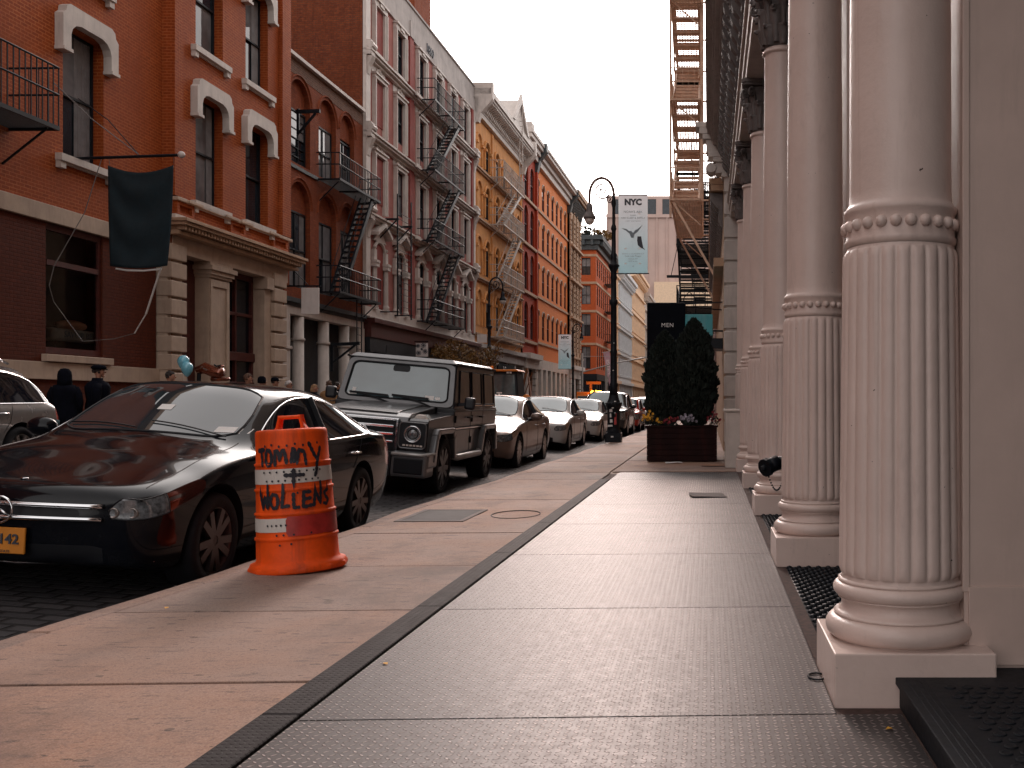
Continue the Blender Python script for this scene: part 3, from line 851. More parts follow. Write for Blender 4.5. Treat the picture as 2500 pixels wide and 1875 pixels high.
def plain_house(name, label, x, y0, y1, h, mat, floors, nwin, side=1, glass='glass', frame='frame_dark', cornice=None, proj=.5, org=None, gz=4.6, arch=False, trim=None, w=1.0, rows=None):
    pass
R2 = thing('brown_stone_building', 'tan fronted building beyond the columns with a ribbed shop cornice', 'building', (0, 0, 0))
m = MB(); m.box(.35, 12, 23.35, 44, 0, 20); m.build('wall', M['stone_tan'], R2)
m = MB(); m.box(.0, .35, 23.4, 43, 6.35, 6.5); m.box(.05, .35, 23.4, 43, 6.2, 6.34); m.box(.12, .35, 23.4, 43, 4.4, 4.6)
m.build('shop_cornice', M['stone_tan'], R2)
m = MB()
for i in range(48):
    y = 23.7 + i * .40; m.prism([(.34, 5.35), (.22, 5.5), (.24, 5.8), (.05, 6.0), (.03, 6.18), (.34, 6.18)], y - .09, y + .09, 'y')
m.build('cornice_rib', M['capital'], R2)
w = None
for k in range(5):
    for z in (8.2, 12, 15.8):
        a = MB(); a.box(.28, .36, 25 + 3.6 * k - .6, 25 + 3.6 * k + .6, z, z + 2.4); ww = a.build('window', M['frame_dark'], R2)
        a = MB(); a.box(.27, .275, 25 + 3.6 * k - .5, 25 + 3.6 * k + .5, z + .1, z + 2.3); a.build('pane', M['glass'], ww)
fire_escape(R2, M['tan_iron'], -.25, -1.18, 30.5, 37.5, (7.5, 10.6, 13.7, 16.8, 19.9), flip=False, wide=True)
m = MB()
for z in (7.5, 10.6, 13.7, 16.8, 19.9):
    for y in (30.8, 34, 37.2): m.bar((-.25, y, z), (.36, y, z), .05)
for y in (30.6, 37.4): m.bar((.3, y, 4.9), (-1.1, y, 7.4), .05, .07)
m.bar((-.22, 31, 7.4), (-.22, 31, 22), .09); m.bar((-1.2, 31, 7.0), (-1.2, 31, 22), .07); m.bar((-.22, 37, 7.4), (-.22, 37, 22), .07)
m.build('escape_bracing', M['tan_iron'], R2)
R3 = thing('shadowed_building', 'dark building further along the right side with a black fire escape', 'building', (0, 0, 0))  # walled in the dark red brick
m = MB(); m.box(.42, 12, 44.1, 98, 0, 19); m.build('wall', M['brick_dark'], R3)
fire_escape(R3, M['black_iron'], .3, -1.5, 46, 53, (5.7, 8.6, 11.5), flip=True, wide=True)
fire_escape(R3, M['black_iron'], .3, -1.1, 62, 69, (5.7, 9.3, 12.9, 16.5))
m = MB(); m.bar((.4, 44.6, 6.9), (-1.9, 44.6, 6.9), .08, .12); m.bar((-1.7, 44.6, 6.95), (-1.2, 44.6, 9.2), .03); m.tube([(-1.15, 45.4, 3.9), (-1.15, 45.4, 6), (-.9, 45.4, 6.3), (-.6, 45.4, 6), (-.6, 45.4, 3.9)], .03, 6)
m.build('sign_arm', M['black_iron'], R3)
R4 = thing('far_right_building', 'distant building closing the right side beyond the crossing', 'building', (0, 0, 0))
m = MB(); m.box(.9, 14, 115, 240, 0, 17); m.build('wall', M['stone_tan'], R4)
for y in (118, 126, 134):
    for z in (5, 8.6, 12.2):
        a = MB(); a.box(.82, .92, y, y + 1.3, z, z + 2.2); a.build('window', M['glass'], R4)

# black shop sign, teal canopy
s = thing('shop_canopy', 'black shop canopy lettered MEN above the planter trees', 'canopy', (0, 24.4, 0))
m = MB(); m.prism([(24.4 - 24.4, 3.62), (.05, 3.64), (2.2, 3.66), (2.2, 2.2), (0, 2.25)], -1.53, -.58, 'x'); m.build('valance', M['sign_black'], s, bevel=.01)
lettering('MEN', .14, M['white_ink'], s, (-1.02, -.012, 3.07), (PI / 2, 0, 0), spacing=1.15)
m = MB(); m.bar((-1.5, .03, 3.6), (.4, 1.8, 3.62), .03); m.bar((-.6, .03, 3.6), (.4, .03, 3.65), .03); m.build('bracket', M['black_iron'], s)
s = thing('teal_canopy', 'glossy teal canvas canopy between the black canopy and the banded pier', 'canopy', (0, 23.6, 0))
m = MB(); m.box(-.56, .1, 0, 1.4, 2.76, 3.27); m.build('valance', M['teal'], s, bevel=.01)
m = MB(); m.box(-.50, .34, .05, 1.3, 2.45, 2.7); m.bar((.1, .4, 2.9), (.4, .4, 2.9), .04); m.build('frame', M['black_iron'], s)

# the timber planter with two conifers and flowers
P = thing('timber_planter', 'large dark timber planter box holding two conifers on the pavement', 'planter', (-.515, 19.35, 0))
m = MB()
for i in range(6):
    z = .02 + i * .108
    for a in ((-.675, .675, -.42, -.385), (-.675, .675, .385, .42)): m.box(a[0], a[1], a[2], a[3], z, z + .104)
    for a in ((-.675, -.64, -.384, .384), (.64, .675, -.384, .384)): m.box(a[0], a[1], a[2], a[3], z, z + .104)
m.build('box', M['planter'], P, bevel=.005)
m = MB()
for a in ((-.70, .70, -.45, -.37), (-.70, .70, .37, .45), (-.70, -.62, -.37, .37), (.62, .70, -.37, .37)): m.box(*a, .668, .70)
m.build('rim', M['planter'], P, bevel=.005)
m = MB(); m.box(-.63, .63, -.38, .38, .5, .64); m.build('soil', M['soil'], P)
def conifer(name, label, x, y, z0, h, r, seed):
    g = random.Random(seed); t = thing(name, label, 'conifer', (x, y, z0))
    m = MB(); m.tube([(0, 0, -.1), (.01, 0, h * .5), (0, .01, h * .93)], [.035, .022, .005], 7); m.build('trunk', M['bark'], t)
    m = MB()
    m.lathe([(.02, .05), (r * .55, .2), (r * .66, h * .35), (r * .5, h * .65), (r * .2, h * .85), (.01, h * .92)], 14)
    N = 9500
    for i in range(N):
        q = g.random() ** .9; z = q * h
        prof = (math.sin(min(1, (q + .06) / .33) * PI / 2) if q < .27 else 1 - ((q - .27) / .73) ** 4.0)
        lump = 1 + .07 * math.sin(5 * q * 9 + seed) + .1 * g.random()
        a = g.random() * 2 * PI
        lump *= 1 + .08 * math.sin(3 * a + q * 14 + seed)
        rr = r * prof * lump * (.62 + .38 * g.random() ** .5)
        c = Vector((rr * math.cos(a), rr * math.sin(a), z))
        L = g.uniform(.05, .10); wv = g.uniform(.012, .022)
        up = Vector((math.cos(a) * .45 + g.uniform(-.3, .3), math.sin(a) * .45 + g.uniform(-.3, .3), 1)).normalized()
        sd = up.cross(Vector((g.uniform(-1, 1), g.uniform(-1, 1), .2))).normalized()
        m.add([c - sd * wv, c + sd * wv, c + sd * wv * 1.3 + up * L * .6, c + up * L, c - sd * wv * 1.3 + up * L * .6], [(0, 1, 2, 3, 4)])
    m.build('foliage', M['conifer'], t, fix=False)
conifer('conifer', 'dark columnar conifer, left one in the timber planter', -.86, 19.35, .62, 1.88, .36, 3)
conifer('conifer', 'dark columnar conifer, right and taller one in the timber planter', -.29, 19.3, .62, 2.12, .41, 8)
def flowers(label, x, y, z, n, sp, mat, seed, grp='flowers planted along the planter rim'):
    g = random.Random(seed); t = thing('flower_clump', label, 'flowers', (x, y, z), group=grp)
    a = MB(); b = MB()
    for i in range(n):
        px, py, pz = g.gauss(0, sp[0]), g.gauss(0, sp[1]), abs(g.gauss(.06, sp[2]))
        a.tube([(px * .5, py * .5, -.06), (px, py, pz)], .003, 3)
        for k in range(7):
            q = k * 2 * PI / 7; b.add([(px, py - .01, pz), (px + .024 * math.cos(q - .4), py - .018, pz + .024 * math.sin(q - .4)), (px + .028 * math.cos(q), py - .014, pz + .028 * math.sin(q)), (px + .024 * math.cos(q + .4), py - .006, pz + .024 * math.sin(q + .4))], [(0, 1, 2, 3)])
        b.ball((px, py - .012, pz), .008, 5)
    for i in range(n * 3):
        px, py, pz = g.gauss(0, sp[0]), g.gauss(0, sp[1]), g.uniform(-.08, .07)
        a.add([(px, py, pz), (px + g.uniform(-.04, .04), py, pz + .03), (px + g.uniform(-.03, .03), py + .03, pz + .05)], [(0, 1, 2)])
    a.build('foliage', M['conifer'], t, fix=False); b.build('petals', mat, t, fix=False)
flowers('yellow flowers spilling over the left corner of the planter', -1.17, 18.98, .80, 26, (.06, .04, .05), M['flower_yellow'], 1)
flowers('sparse yellow flowers left of the dark red ones in the planter', -.93, 18.98, .76, 7, (.08, .03, .04), M['flower_yellow'], 2)
flowers('dark red flowers at the middle of the planter rim', -.72, 18.98, .75, 26, (.07, .04, .03), M['flower_red'], 3)
flowers('pale violet flowers right of the dark red ones on the planter rim', -.42, 18.98, .78, 28, (.08, .04, .04), M['flower_white'], 4)
flowers('red flowers at the right end of the planter', .10, 19.0, .78, 16, (.05, .05, .06), M['flower_red'], 5)
# ================================================================ the house fronts on the far side of the street
class House:
    """local frame: x out over the street, y along it (u - u0), z up"""
    def __init__(s, name, label, u0, cat='building'):
        s.u0 = u0; s.root = thing(name, label, cat, far_side(u0), (0, 0, TURN))
    def put(s, mb, name, mat, parent=None, **k):
        return mb.build(name, mat, parent or s.root, **k)
    def y(s, u): return u - s.u0

def arch_pts(ya, yb, zs, rise, n=10):
    c = (ya + yb) / 2; w = (yb - ya) / 2
    return [(c + w * math.cos(PI - PI * i / n), zs + rise * math.sin(PI * i / n)) for i in range(n + 1)]

def facade(mb, y0, y1, z0, z1, ops, x=0., d=.35, sill=True):
    """a wall with real openings; ops = (ya, yb, za, zb, rise) where the arch springs at zb - rise"""
    ys = sorted(set([y0, y1] + [q for o in ops for q in o[:2]])); zs = sorted(set([z0, z1] + [q for o in ops for q in o[2:4]]))
    def inside(y, z): return any(o[0] < y < o[1] and o[2] < z < o[3] for o in ops)
    for i in range(len(ys) - 1):
        j = 0
        while j < len(zs) - 1:
            ym = (ys[i] + ys[i + 1]) / 2
            if inside(ym, (zs[j] + zs[j + 1]) / 2): j += 1; continue
            k = j
            while k < len(zs) - 1 and not inside(ym, (zs[k] + zs[k + 1]) / 2): k += 1
            mb.quad((x, ys[i], zs[j]), (x, ys[i + 1], zs[j]), (x, ys[i + 1], zs[k]), (x, ys[i], zs[k])); j = k
    for ya, yb, za, zb, rise in ops:
        mb.quad((x, ya, za), (x - d, ya, za), (x - d, yb, za), (x, yb, za))
        sp = zb - rise
        mb.quad((x, ya, za), (x, ya, sp), (x - d, ya, sp), (x - d, ya, za)); mb.quad((x, yb, za), (x - d, yb, za), (x - d, yb, sp), (x, yb, sp))
        if rise:
            p = arch_pts(ya, yb, sp, rise)
            for a, b in zip(p, p[1:]):
                mb.quad((x, a[0], a[1]), (x, b[0], b[1]), (x, b[0], zb), (x, a[0], zb)) if b[1] < zb - 1e-6 or a[1] < zb - 1e-6 else None
                mb.quad((x, a[0], a[1]), (x - d, a[0], a[1]), (x - d, b[0], b[1]), (x, b[0], b[1]))
        else:
            mb.quad((x, ya, zb), (x, yb, zb), (x - d, yb, zb), (x - d, ya, zb))

_wc = {}
def window(H, x, u, z, w, h, rise=0, frame='frame_dark', style='sash', pale=.3, name='window', th=.06, parent=None):
    key = (round(w, 3), round(h, 3), round(rise, 3), style, th)
    if key not in _wc:
        f = MB(); sp = h - rise
        f.box(-.05, .05, -w / 2, -w / 2 + th, 0, sp); f.box(-.05, .05, w / 2 - th, w / 2, 0, sp); f.box(-.05, .05, -w / 2 + th, w / 2 - th, 0, th * 1.2)
        if rise:
            p = arch_pts(-w / 2 + th / 2, w / 2 - th / 2, sp, rise - th / 2); f.tube([(0, a, b) for a, b in p], th * .7, 6)
        else: f.box(-.05, .05, -w / 2 + th, w / 2 - th, h - th, h)
        if style in ('sash', 'sash2'): f.box(-.045, .065, -w / 2 + th, w / 2 - th, h * .5 - th * .45, h * .5 + th * .45)
        if style == 'sash2': f.box(-.03, .04, -.02, .02, th, h - th)
        if style == 'grid':
            for k in range(1, 3): f.box(-.02, .03, -w / 2 + w * k / 3 - .012, -w / 2 + w * k / 3 + .012, th, sp)
            for k in range(1, 6): f.box(-.02, .03, -w / 2 + th, w / 2 - th, sp * k / 6 - .012, sp * k / 6 + .012)
        if style == 'door': f.box(-.06, .03, -w / 2 + th, w / 2 - th, th, h * .3)
        def pane(za, zb, r):
            g = MB()
            if r: g.add([(0, -w / 2 + .02, za), (0, w / 2 - .02, za)] + [(0, a, b) for a, b in arch_pts(-w / 2 + .02, w / 2 - .02, sp, rise - .02)[::-1]], [tuple(range(13))])
            else: g.quad((0, -w / 2 + .02, za), (0, w / 2 - .02, za), (0, w / 2 - .02, zb), (0, -w / 2 + .02, zb))
            return g.mesh('pane')
        _wc[key] = (f.mesh(name), pane(.02, h * .5, 0), pane(h * .5, h - .02, rise))
    fm, lo, hi = _wc[key]
    def link(me, mat, nm, par, loc):
        k2 = (me.name, mat)
        if k2 not in _wc:
            c = me.copy(); c.materials.clear(); c.materials.append(M[mat]); _wc[k2] = c
        o = bpy.data.objects.new(nm, _wc[k2]); COL.objects.link(o); o.parent = par; o.location = loc
        return o
    wo = link(fm, frame, name, parent or H.root, (x, H.y(u), z))
    link(hi, 'glass_pale' if rnd.random() < pale else 'glass', 'pane', wo, (0, 0, 0))
    if frame == 'frame_dark' and w > 1.0 and style != 'grid' and rnd.random() < .75:
        cw = w * rnd.choice((.22, .3, .4)); sd = rnd.choice((-1, 1)); k3 = ('curtain', round(w, 2), round(h, 2), round(cw, 2), sd)
        if k3 not in _wc:
            g = MB(); a0 = sd * (w / 2 - th); a1 = sd * (w / 2 - th - cw)
            for i in range(6): ya, yb = a0 + (a1 - a0) * i / 6, a0 + (a1 - a0) * (i + 1) / 6; g.quad((.004, ya, th), (.018, (ya + yb) / 2, th), (.018, (ya + yb) / 2, h - rise - th), (.004, ya, h - rise - th)); g.quad((.018, (ya + yb) / 2, th), (.004, yb, th), (.004, yb, h - rise - th), (.018, (ya + yb) / 2, h - rise - th))
            _wc[k3] = g.mesh('curtain')
        link(_wc[k3], 'curtain', 'curtain', wo, (0, 0, 0))
    link(lo, 'glass_pale' if rnd.random() < pale * .6 else 'glass', 'pane', wo, (-.02, 0, 0))
    return wo

# ---------------------------------------------------------------- red brick house with cream window hoods
H = House('brick_house', 'painted red brick house with cream stone window hoods and a quoined shop front', 26.0); Y = H.y
SEP = 26.2
def sill_mb(w):
    m = MB(); m.box(0, .16, -w / 2, w / 2, -.16, 0); m.box(0, .12, -w / 2 + .02, -w / 2 + .2, -.32, -.162); m.box(0, .12, w / 2 - .2, w / 2 - .02, -.32, -.162)
    m.box(0, .05, -w / 2 + .2, w / 2 - .2, -.2, -.162)
    return m
def hood_mb(w):
    a = w / 2; b = a - .27; m = MB()
    outer = [(-a, -.62), (-a, .12), (-a + .10, .20), (-a + .13, .33), (-a + .25, .40), (a - .25, .40), (a - .13, .33), (a - .10, .20), (a, .12), (a, -.62)]
    inner = [(b, -.62), (b, -.28), (b - .05, -.14), (b - .17, -.03), (b - .35, .02), (-b + .35, .02), (-b + .17, -.03), (-b + .05, -.14), (-b, -.28), (-b, -.62)]
    n = len(outer)
    # ring between outer and inner outlines, pushed out
    o2 = outer; i2 = inner[::-1]
    for x0, x1, gz in ((0, .20, 0),):
        for k in range(n - 1):
            q = [o2[k], o2[k + 1], i2[k + 1], i2[k]]
            vs = [(x0, p[0], p[1]) for p in q] + [(x1, p[0], p[1]) for p in q]
            m.add(vs, [(4, 5, 6, 7), (3, 2, 1, 0), (0, 1, 5, 4), (2, 3, 7, 6)])
        for k in (0, n - 1):
            q = [o2[k], i2[k]]; m.quad((x0, *q[0]), (x0, *q[1]), (x1, *q[1]), (x1, *q[0]))
    m.box(0, .235, -a - .015, -b + .02, -.70, -.623); m.box(0, .235, b - .02, a + .015, -.70, -.623)
    return m
hood_me = hood_mb(2.0).mesh('hood'); hood_me.materials.append(M['stone_white'])
sill_me = sill_mb(1.98).mesh('sill'); sill_me.materials.append(M['stone_white'])
def dress(wo, x, w_u, top):
    for nm, me, dz in (('hood', hood_me, top), ('sill', sill_me, 0)):
        o = bpy.data.objects.new(nm, me); COL.objects.link(o); o.parent = wo; o.location = (x, 0, dz)
ops_a = []; ops_b = []
colsA = [23.0, 19.0, 15.2, 11.4, 7.6, 3.8]; colsB = [28.1, 30.95]
for c in colsA:
    for z in (6.75, 11.05, 15.3): ops_a.append((Y(c) - .73, Y(c) + .73, z, z + 3.02, .0))
for c in colsB:
    for z in (6.75, 11.05, 15.3): ops_b.append((Y(c) - .74, Y(c) + .74, z, z + 3.02, .0))
shopw = (Y(21.74), Y(23.73), 2.25, 5.15, 0)
m = MB()
facade(m, Y(-12), Y(SEP), 5.53, 17.6, ops_a, 0)
m.quad((0, Y(SEP), 0), (.27, Y(SEP), 0), (.27, Y(SEP), 17.6), (0, Y(SEP), 17.6))
facade(m, Y(SEP), Y(32.45), 6.70, 17.6, ops_b, .27)
m.box(-.3, .40, Y(32.46), Y(33.08), 6.70, 17.6)
m.box(.0, .34, Y(26.21), Y(26.62), 6.70, 17.6)
m.quad((-9, Y(33.1), 4), (.15, Y(33.1), 4), (.15, Y(33.1), 17.6), (-9, Y(33.1), 17.6))
H.put(m, 'wall', M['brick_red'])
for c in colsA:
    for z in (6.75, 11.05):
        if c < 8: continue
        w = window(H, -.30, c, z, 1.46, 3.02, 0, 'frame_dark', 'sash', .35); dress(w, .30, 0, 3.02)
for c in colsB:
    for z in (6.75, 11.05):
        w = window(H, -.03, c, z, 1.48, 3.02, 0, 'frame_dark', 'sash', .55); dress(w, .30, 0, 3.02)
m = MB(); facade(m, Y(-12), Y(SEP - .25), 2.05, 5.15, [shopw], -.02, .4); m.box(-.4, -.02, Y(-12), Y(26), 0, 1.66)
H.put(m, 'ground_floor_wall', M['brick_dark'])
m = MB(); m.box(-.3, .06, Y(-12), Y(SEP - .2), 5.15, 5.53); H.put(m, 'band_course', M['stone_cream'], bevel=.01)
m = MB(); m.box(-.3, .05, Y(-12), Y(SEP - .2), 1.66, 2.045); H.put(m, 'base_course', M['stone_cream'], bevel=.01)
m = MB(); m.box(-.1, .12, Y(21.6), Y(23.95), 2.06, 2.22); H.put(m, 'shop_sill', M['stone_cream'], bevel=.01)
m = MB(); a, b, z0, z1, _ = shopw
m.box(-.17, -.07, a, a + .07, z0, z1); m.box(-.17, -.07, b - .10, b, z0, z1); m.box(-.17, -.07, a + .07, b - .1, z0, z0 + .14); m.box(-.17, -.05, a + .07, b - .1, 4.22, 4.34); m.box(-.17, -.07, a + .07, b - .1, 5.0, z1)
w = H.put(m, 'shop_window', M['frame_brown'])
m = MB(); m.quad((-.12, a + .05, z0 + .1), (-.12, b - .05, z0 + .1), (-.12, b - .05, z1 - .1), (-.12, a + .05, z1 - .1)); H.put(m, 'pane', M['clear'], w)
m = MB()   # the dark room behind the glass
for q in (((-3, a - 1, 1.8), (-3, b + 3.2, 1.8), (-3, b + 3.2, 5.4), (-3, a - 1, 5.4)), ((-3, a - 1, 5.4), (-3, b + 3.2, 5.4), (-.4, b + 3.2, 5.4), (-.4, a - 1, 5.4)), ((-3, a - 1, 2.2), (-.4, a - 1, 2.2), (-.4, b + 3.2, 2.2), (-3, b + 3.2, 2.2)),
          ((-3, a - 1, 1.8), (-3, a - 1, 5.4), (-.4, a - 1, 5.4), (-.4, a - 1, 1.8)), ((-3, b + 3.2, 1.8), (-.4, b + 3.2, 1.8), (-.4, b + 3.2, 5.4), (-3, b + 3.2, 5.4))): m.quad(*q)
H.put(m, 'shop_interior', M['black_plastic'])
# shop front of the right hand part
m = MB(); V = .27
m.box(-.2, V + .02, Y(26.2), Y(33.1), 5.18, 5.62)
H.put(m, 'frieze', M['stone_cream'], bevel=.008)
m = MB()
m.box(-.1, V + .30, Y(26.0), Y(33.3), 5.62, 5.72); m.box(-.1, V + .5, Y(25.95), Y(33.4), 5.86, 5.95); m.box(-.1, V + .56, Y(25.9), Y(33.45), 5.953, 6.04); m.box(-.1, V + .22, Y(26.1), Y(33.2), 5.72, 5.86)
for i in range(44): yy = Y(26.05) + i * .165; m.box(V + .22, V + .44, yy, yy + .085, 5.74, 5.855)
H.put(m, 'shop_cornice', M['stone_tan'], bevel=.006)
m = MB(); m.box(-.1, V + .12, Y(26.15), Y(33.15), 6.043, 6.19); H.put(m, 'ledge', M['stone_white'])
m = MB(); m.box(-.1, V + .02, Y(26.2), Y(33.1), 6.19, 6.56)
for (ya, yb) in ((26.25, 27.1), (29.1, 30.0), (31.85, 32.9)):
    m.box(V + .02, V + .11, Y(ya), Y(ya) + .12, 6.19, 6.56); m.box(V + .02, V + .11, Y(yb) - .12, Y(yb), 6.19, 6.56); m.box(V + .02, V + .11, Y(ya) + .12, Y(yb) - .12, 6.47, 6.56); m.box(V + .02, V + .11, Y(ya) + .12, Y(yb) - .12, 6.19, 6.27)
H.put(m, 'panel_band', M['brick_red'])
m = MB(); m.box(-.1, V + .16, Y(26.2), Y(33.15), 6.563, 6.66)
for c in (27.1, 29.1, 30, 31.85): m.box(V + .16, V + .21, Y(c) - .4, Y(c) + .3, 6.57, 6.652)
H.put(m, 'upper_sill_band', M['stone_cream'], bevel=.01)
for (ua, ub) in ((26.0, 26.75), (31.95, 32.85)):
    m = MB(); m.box(-.2, V - .02, Y(ua) + .02, Y(ub) - .02, 0, 5.18)
    z = .06
    while z < 5.1: m.box(-.2, V + .10, Y(ua), Y(ub), z, z + .42); z += .49
    H.put(m, 'quoin', M['stone_cream'], bevel=.025, seg=2)
m = MB(); m.box(-.2, V - .02, Y(28.1), Y(29.25), 0, 4.75); m.box(V - .02, V + .02, Y(28.15), Y(28.27), .4, 4.7); m.box(V - .02, V + .02, Y(29.05), Y(29.2), .4, 4.7); m.box(V - .02, V + .02, Y(28.27), Y(29.05), 4.5, 4.7)
m.box(-.2, V + .05, Y(28.06), Y(29.3), 4.75, 4.83); m.box(-.2, V + .1, Y(28.02), Y(29.34), 4.83, 4.95); m.box(-.2, V + .16, Y(27.96), Y(29.4), 4.95, 5.08); m.box(-.2, V + .06, Y(28.04), Y(29.32), 5.08, 5.178)
H.put(m, 'pilaster', M['stone_cream'], bevel=.006)
m = MB(); m.box(-.2, V - .02, Y(31.5), Y(31.93), 0, 4.8); m.box(-.2, V + .1, Y(31.45), Y(31.93), 4.8, 5.178); H.put(m, 'pilaster', M['stone_cream'], bevel=.006)
m = MB(); m.box(-.45, -.15, Y(26.76), Y(28.1), 0, 5.18)
for (za, zb) in ((.2, 1.1), (1.3, 3.0)): m.box(-.15, -.12, Y(27.0), Y(27.75), za, zb)
d = H.put(m, 'shop_door', M['frame_brown'], bevel=.01)
m = MB(); m.box(-.15, -.135, Y(26.85), Y(27.0), 1.3, 4.9); H.put(m, 'pane', M['glass_black'], d)
m = MB(); m.box(-.45, -.1, Y(29.26), Y(31.5), 0, .35); m.box(-.45, -.08, Y(29.26), Y(31.5), 1.62, 1.8); m.box(-.45, -.06, Y(29.26), Y(31.5), 2.45, 2.72); m.box(-.45, -.1, Y(29.26), Y(31.5), 5.0, 5.17)
for u in (29.3, 30.35, 31.42): m.box(-.3, -.1, Y(u) - .05, Y(u) + .05, 0, 5.1)
m.box(-.3, -.1, Y(29.3), Y(31.4), 3.85, 3.95)
w = H.put(m, 'shop_window', M['frame_brown'], bevel=.008)
m = MB(); m.quad((-.2, Y(29.26), .3), (-.2, Y(31.5), .3), (-.2, Y(31.5), 5.1), (-.2, Y(29.26), 5.1)); H.put(m, 'pane', M['glass_black'], w)
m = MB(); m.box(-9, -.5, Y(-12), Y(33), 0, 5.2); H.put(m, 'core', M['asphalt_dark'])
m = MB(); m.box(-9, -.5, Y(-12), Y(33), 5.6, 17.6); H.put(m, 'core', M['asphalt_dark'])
m = MB(); m.box(-.3, .7, Y(-12), Y(33.2), 17.6, 18.3); H.put(m, 'cornice', M['stone_tan'])
# its fire escape at the left edge of the picture
fire_escape(H.root, M['black_iron'], 0, 1.05, Y(15.2), Y(20.6), (6.9,), rail=1.25, stairs=False, slats=.05)
bpy_last = None
# bed display behind the shop glass
t = thing('display_bed', 'linen draped display bed lettered SAVOIR BEDS behind the shop window', 'bed', far_side(23.05, -.50, 2.40), (0, 0, TURN))
m = MB(); m.box(-.30, .30, -.78, .98, .16, .46); m.build('mattress', M['linen'], t, bevel=.09, seg=4)
m = MB(); m.box(-.26, .26, -.7, .9, 0, .16); m.build('bed_frame', M['black_plastic'], t)
m = MB(); m.ball((.1, .1, .56), .5, 16, (.42, 1.0, .26)); m.build('pillow', M['pillow'], t, smooth=True)
lettering('SAVOIR BEDS', .20, M['ink_soft'], t, (.305, .18, .32), (PI / 2, 0, PI / 2), spacing=1.05)
for k, (v, u) in enumerate(((-.8, 22.95), (-.8, 23.4))):
    m = MB(); m.lathe([(.001, .10), (.07, .08), (.10, 0)], 12); m.cur = 0
    o = m.build('ceiling_spotlight', M['lit'], loc=far_side(u, v, 4.9)); tag(o, ['glowing spotlight in the shop window, the left one', 'glowing spotlight in the shop window, the right one'][k], 'spotlight')

L_ = bpy.data.lights.new('shop_spot', 'POINT'); L_.energy = 80; L_.color = (1, .62, .38); L_.shadow_soft_size = .12
lo = bpy.data.objects.new('shop_spot', L_); COL.objects.link(lo); lo.location = far_side(23.4, -.8, 4.6)
# ---------------------------------------------------------------- low brick house with arched recesses
H = House('arched_brick_house', 'low weathered brick house with three arched recesses over a white shop front', 33.1); Y = H.y
m = MB(); cols = [34.7, 37.1, 39.05]; ww = [.85, .80, .72]
ops = []
for c, hw in zip(cols, ww): ops += [(Y(c) - hw, Y(c) + hw, 9.55, 12.55, hw), (Y(c) - hw, Y(c) + hw, 5.2, 8.95, hw)]
facade(m, Y(33.1), Y(40.7), 4.75, 13.15, ops, 0, .32)
for c, hw in zip(cols, ww):
    for z1 in (12.55, 8.95):
        a, b = Y(c) - hw, Y(c) + hw
        p = arch_pts(a, b, z1 - hw, hw); m.add([(-.18, a, z1 - hw - .25), (-.18, b, z1 - hw - .25)] + [(-.18, q[0], q[1]) for q in p[::-1]], [tuple(range(len(p) + 2))])
        m.tube([(.0, q[0], q[1]) for q in arch_pts(a - .13, b + .13, z1 - hw, hw + .13)], .05, 4)
H.put(m, 'wall', M['brick_orange'])
m = MB(); m.box(-.3, .012, Y(33.15), Y(40.65), 12.62, 13.15); H.put(m, 'parapet_band', bricks('sooty_brick', (.20, .10, .07), (.10, .06, .05), (.24, .17, .13), dirt=.5))
m = MB(); m.box(-.4, .16, Y(33.15), Y(40.6), 13.15, 13.27); H.put(m, 'coping', M['stone_white'])
m = MB(); m.box(-.3, .06, Y(33.2), Y(36.2), 9.32, 9.44)
H.put(m, 'sill_course', M['cornice_dark'])
for i, (c, hw) in enumerate(zip(cols, ww)):
    window(H, -.22, c, 9.55, hw * 2, 1.95, 0, 'frame_dark', 'grid' if i == 0 else 'sash2', .5)
    window(H, -.22, c, 5.2, hw * 2, 2.72, 0, 'frame_dark', 'sash2', .5)
m = MB(); m.box(-9, -.45, Y(33.1), Y(40.7), 0, 12.9); H.put(m, 'core', M['asphalt_dark'])
m = MB(); m.box(-.3, .22, Y(33.15), Y(40.6), 4.62, 4.78); m.box(-.3, .12, Y(33.15), Y(40.6), 4.50, 4.62); H.put(m, 'shop_cornice', M['cornice_dark'])
m = MB(); m.box(-.3, .08, Y(33.15), Y(40.6), 4.22, 4.50); m.box(-.3, .10, Y(33.12), Y(33.7), 0, 4.7); m.box(.1, .16, Y(33.1), Y(33.75), 3.0, 3.1); m.box(-.3, .10, Y(40.05), Y(40.65), 0, 4.22)
for z in (0, 1.9, 3.0): m.box(-.9, -.7, Y(33.6), Y(40.2), z, z + (.9 if z == 0 else .16))
for u in (33.9, 34.7, 35.9, 36.9, 38.1, 39.0, 40.0): m.box(-.9, -.68, Y(u) - .3, Y(u) + .3, .9, 4.25)
m.box(-.9, -.66, Y(33.6), Y(40.2), 4.0, 4.25)
H.put(m, 'shop_front', M['stone_white'], bevel=.008)
m = MB()
m.quad((-.8, Y(33.6), .8), (-.8, Y(40.2), .8), (-.8, Y(40.2), 4.1), (-.8, Y(33.6), 4.1)); H.put(m, 'shop_window', M['glass_black'])
for u in (34.8, 37.0, 39.0):
    m = MB(); m.smooth = True
    m.lathe([(.27, 0), (.27, .2), (.21, .3), (.2, 3.35)], 32, (-.12, Y(u), 0), rfun=lambda r, z, a: r - (.008 if z > .25 and int(a * 16 / PI) % 2 else 0)); m.lathe([(.24, 3.35), (.25, 3.42), (.2, 3.46), (.2, 4.2)], 20, (-.12, Y(u), 0))
    H.put(m, 'column', M['stone_white'])
FE = (M['black_iron'],)
fire_escape(H.root, M['black_iron'], 0, .85, Y(36.1), Y(40.4), (5.25, 9.4), rail=.95, slats=.06)
m = MB()
for yy in (38.6, 39.1): m.bar((.55, Y(yy), 2.9), (.55, Y(yy), 5.2), .035)
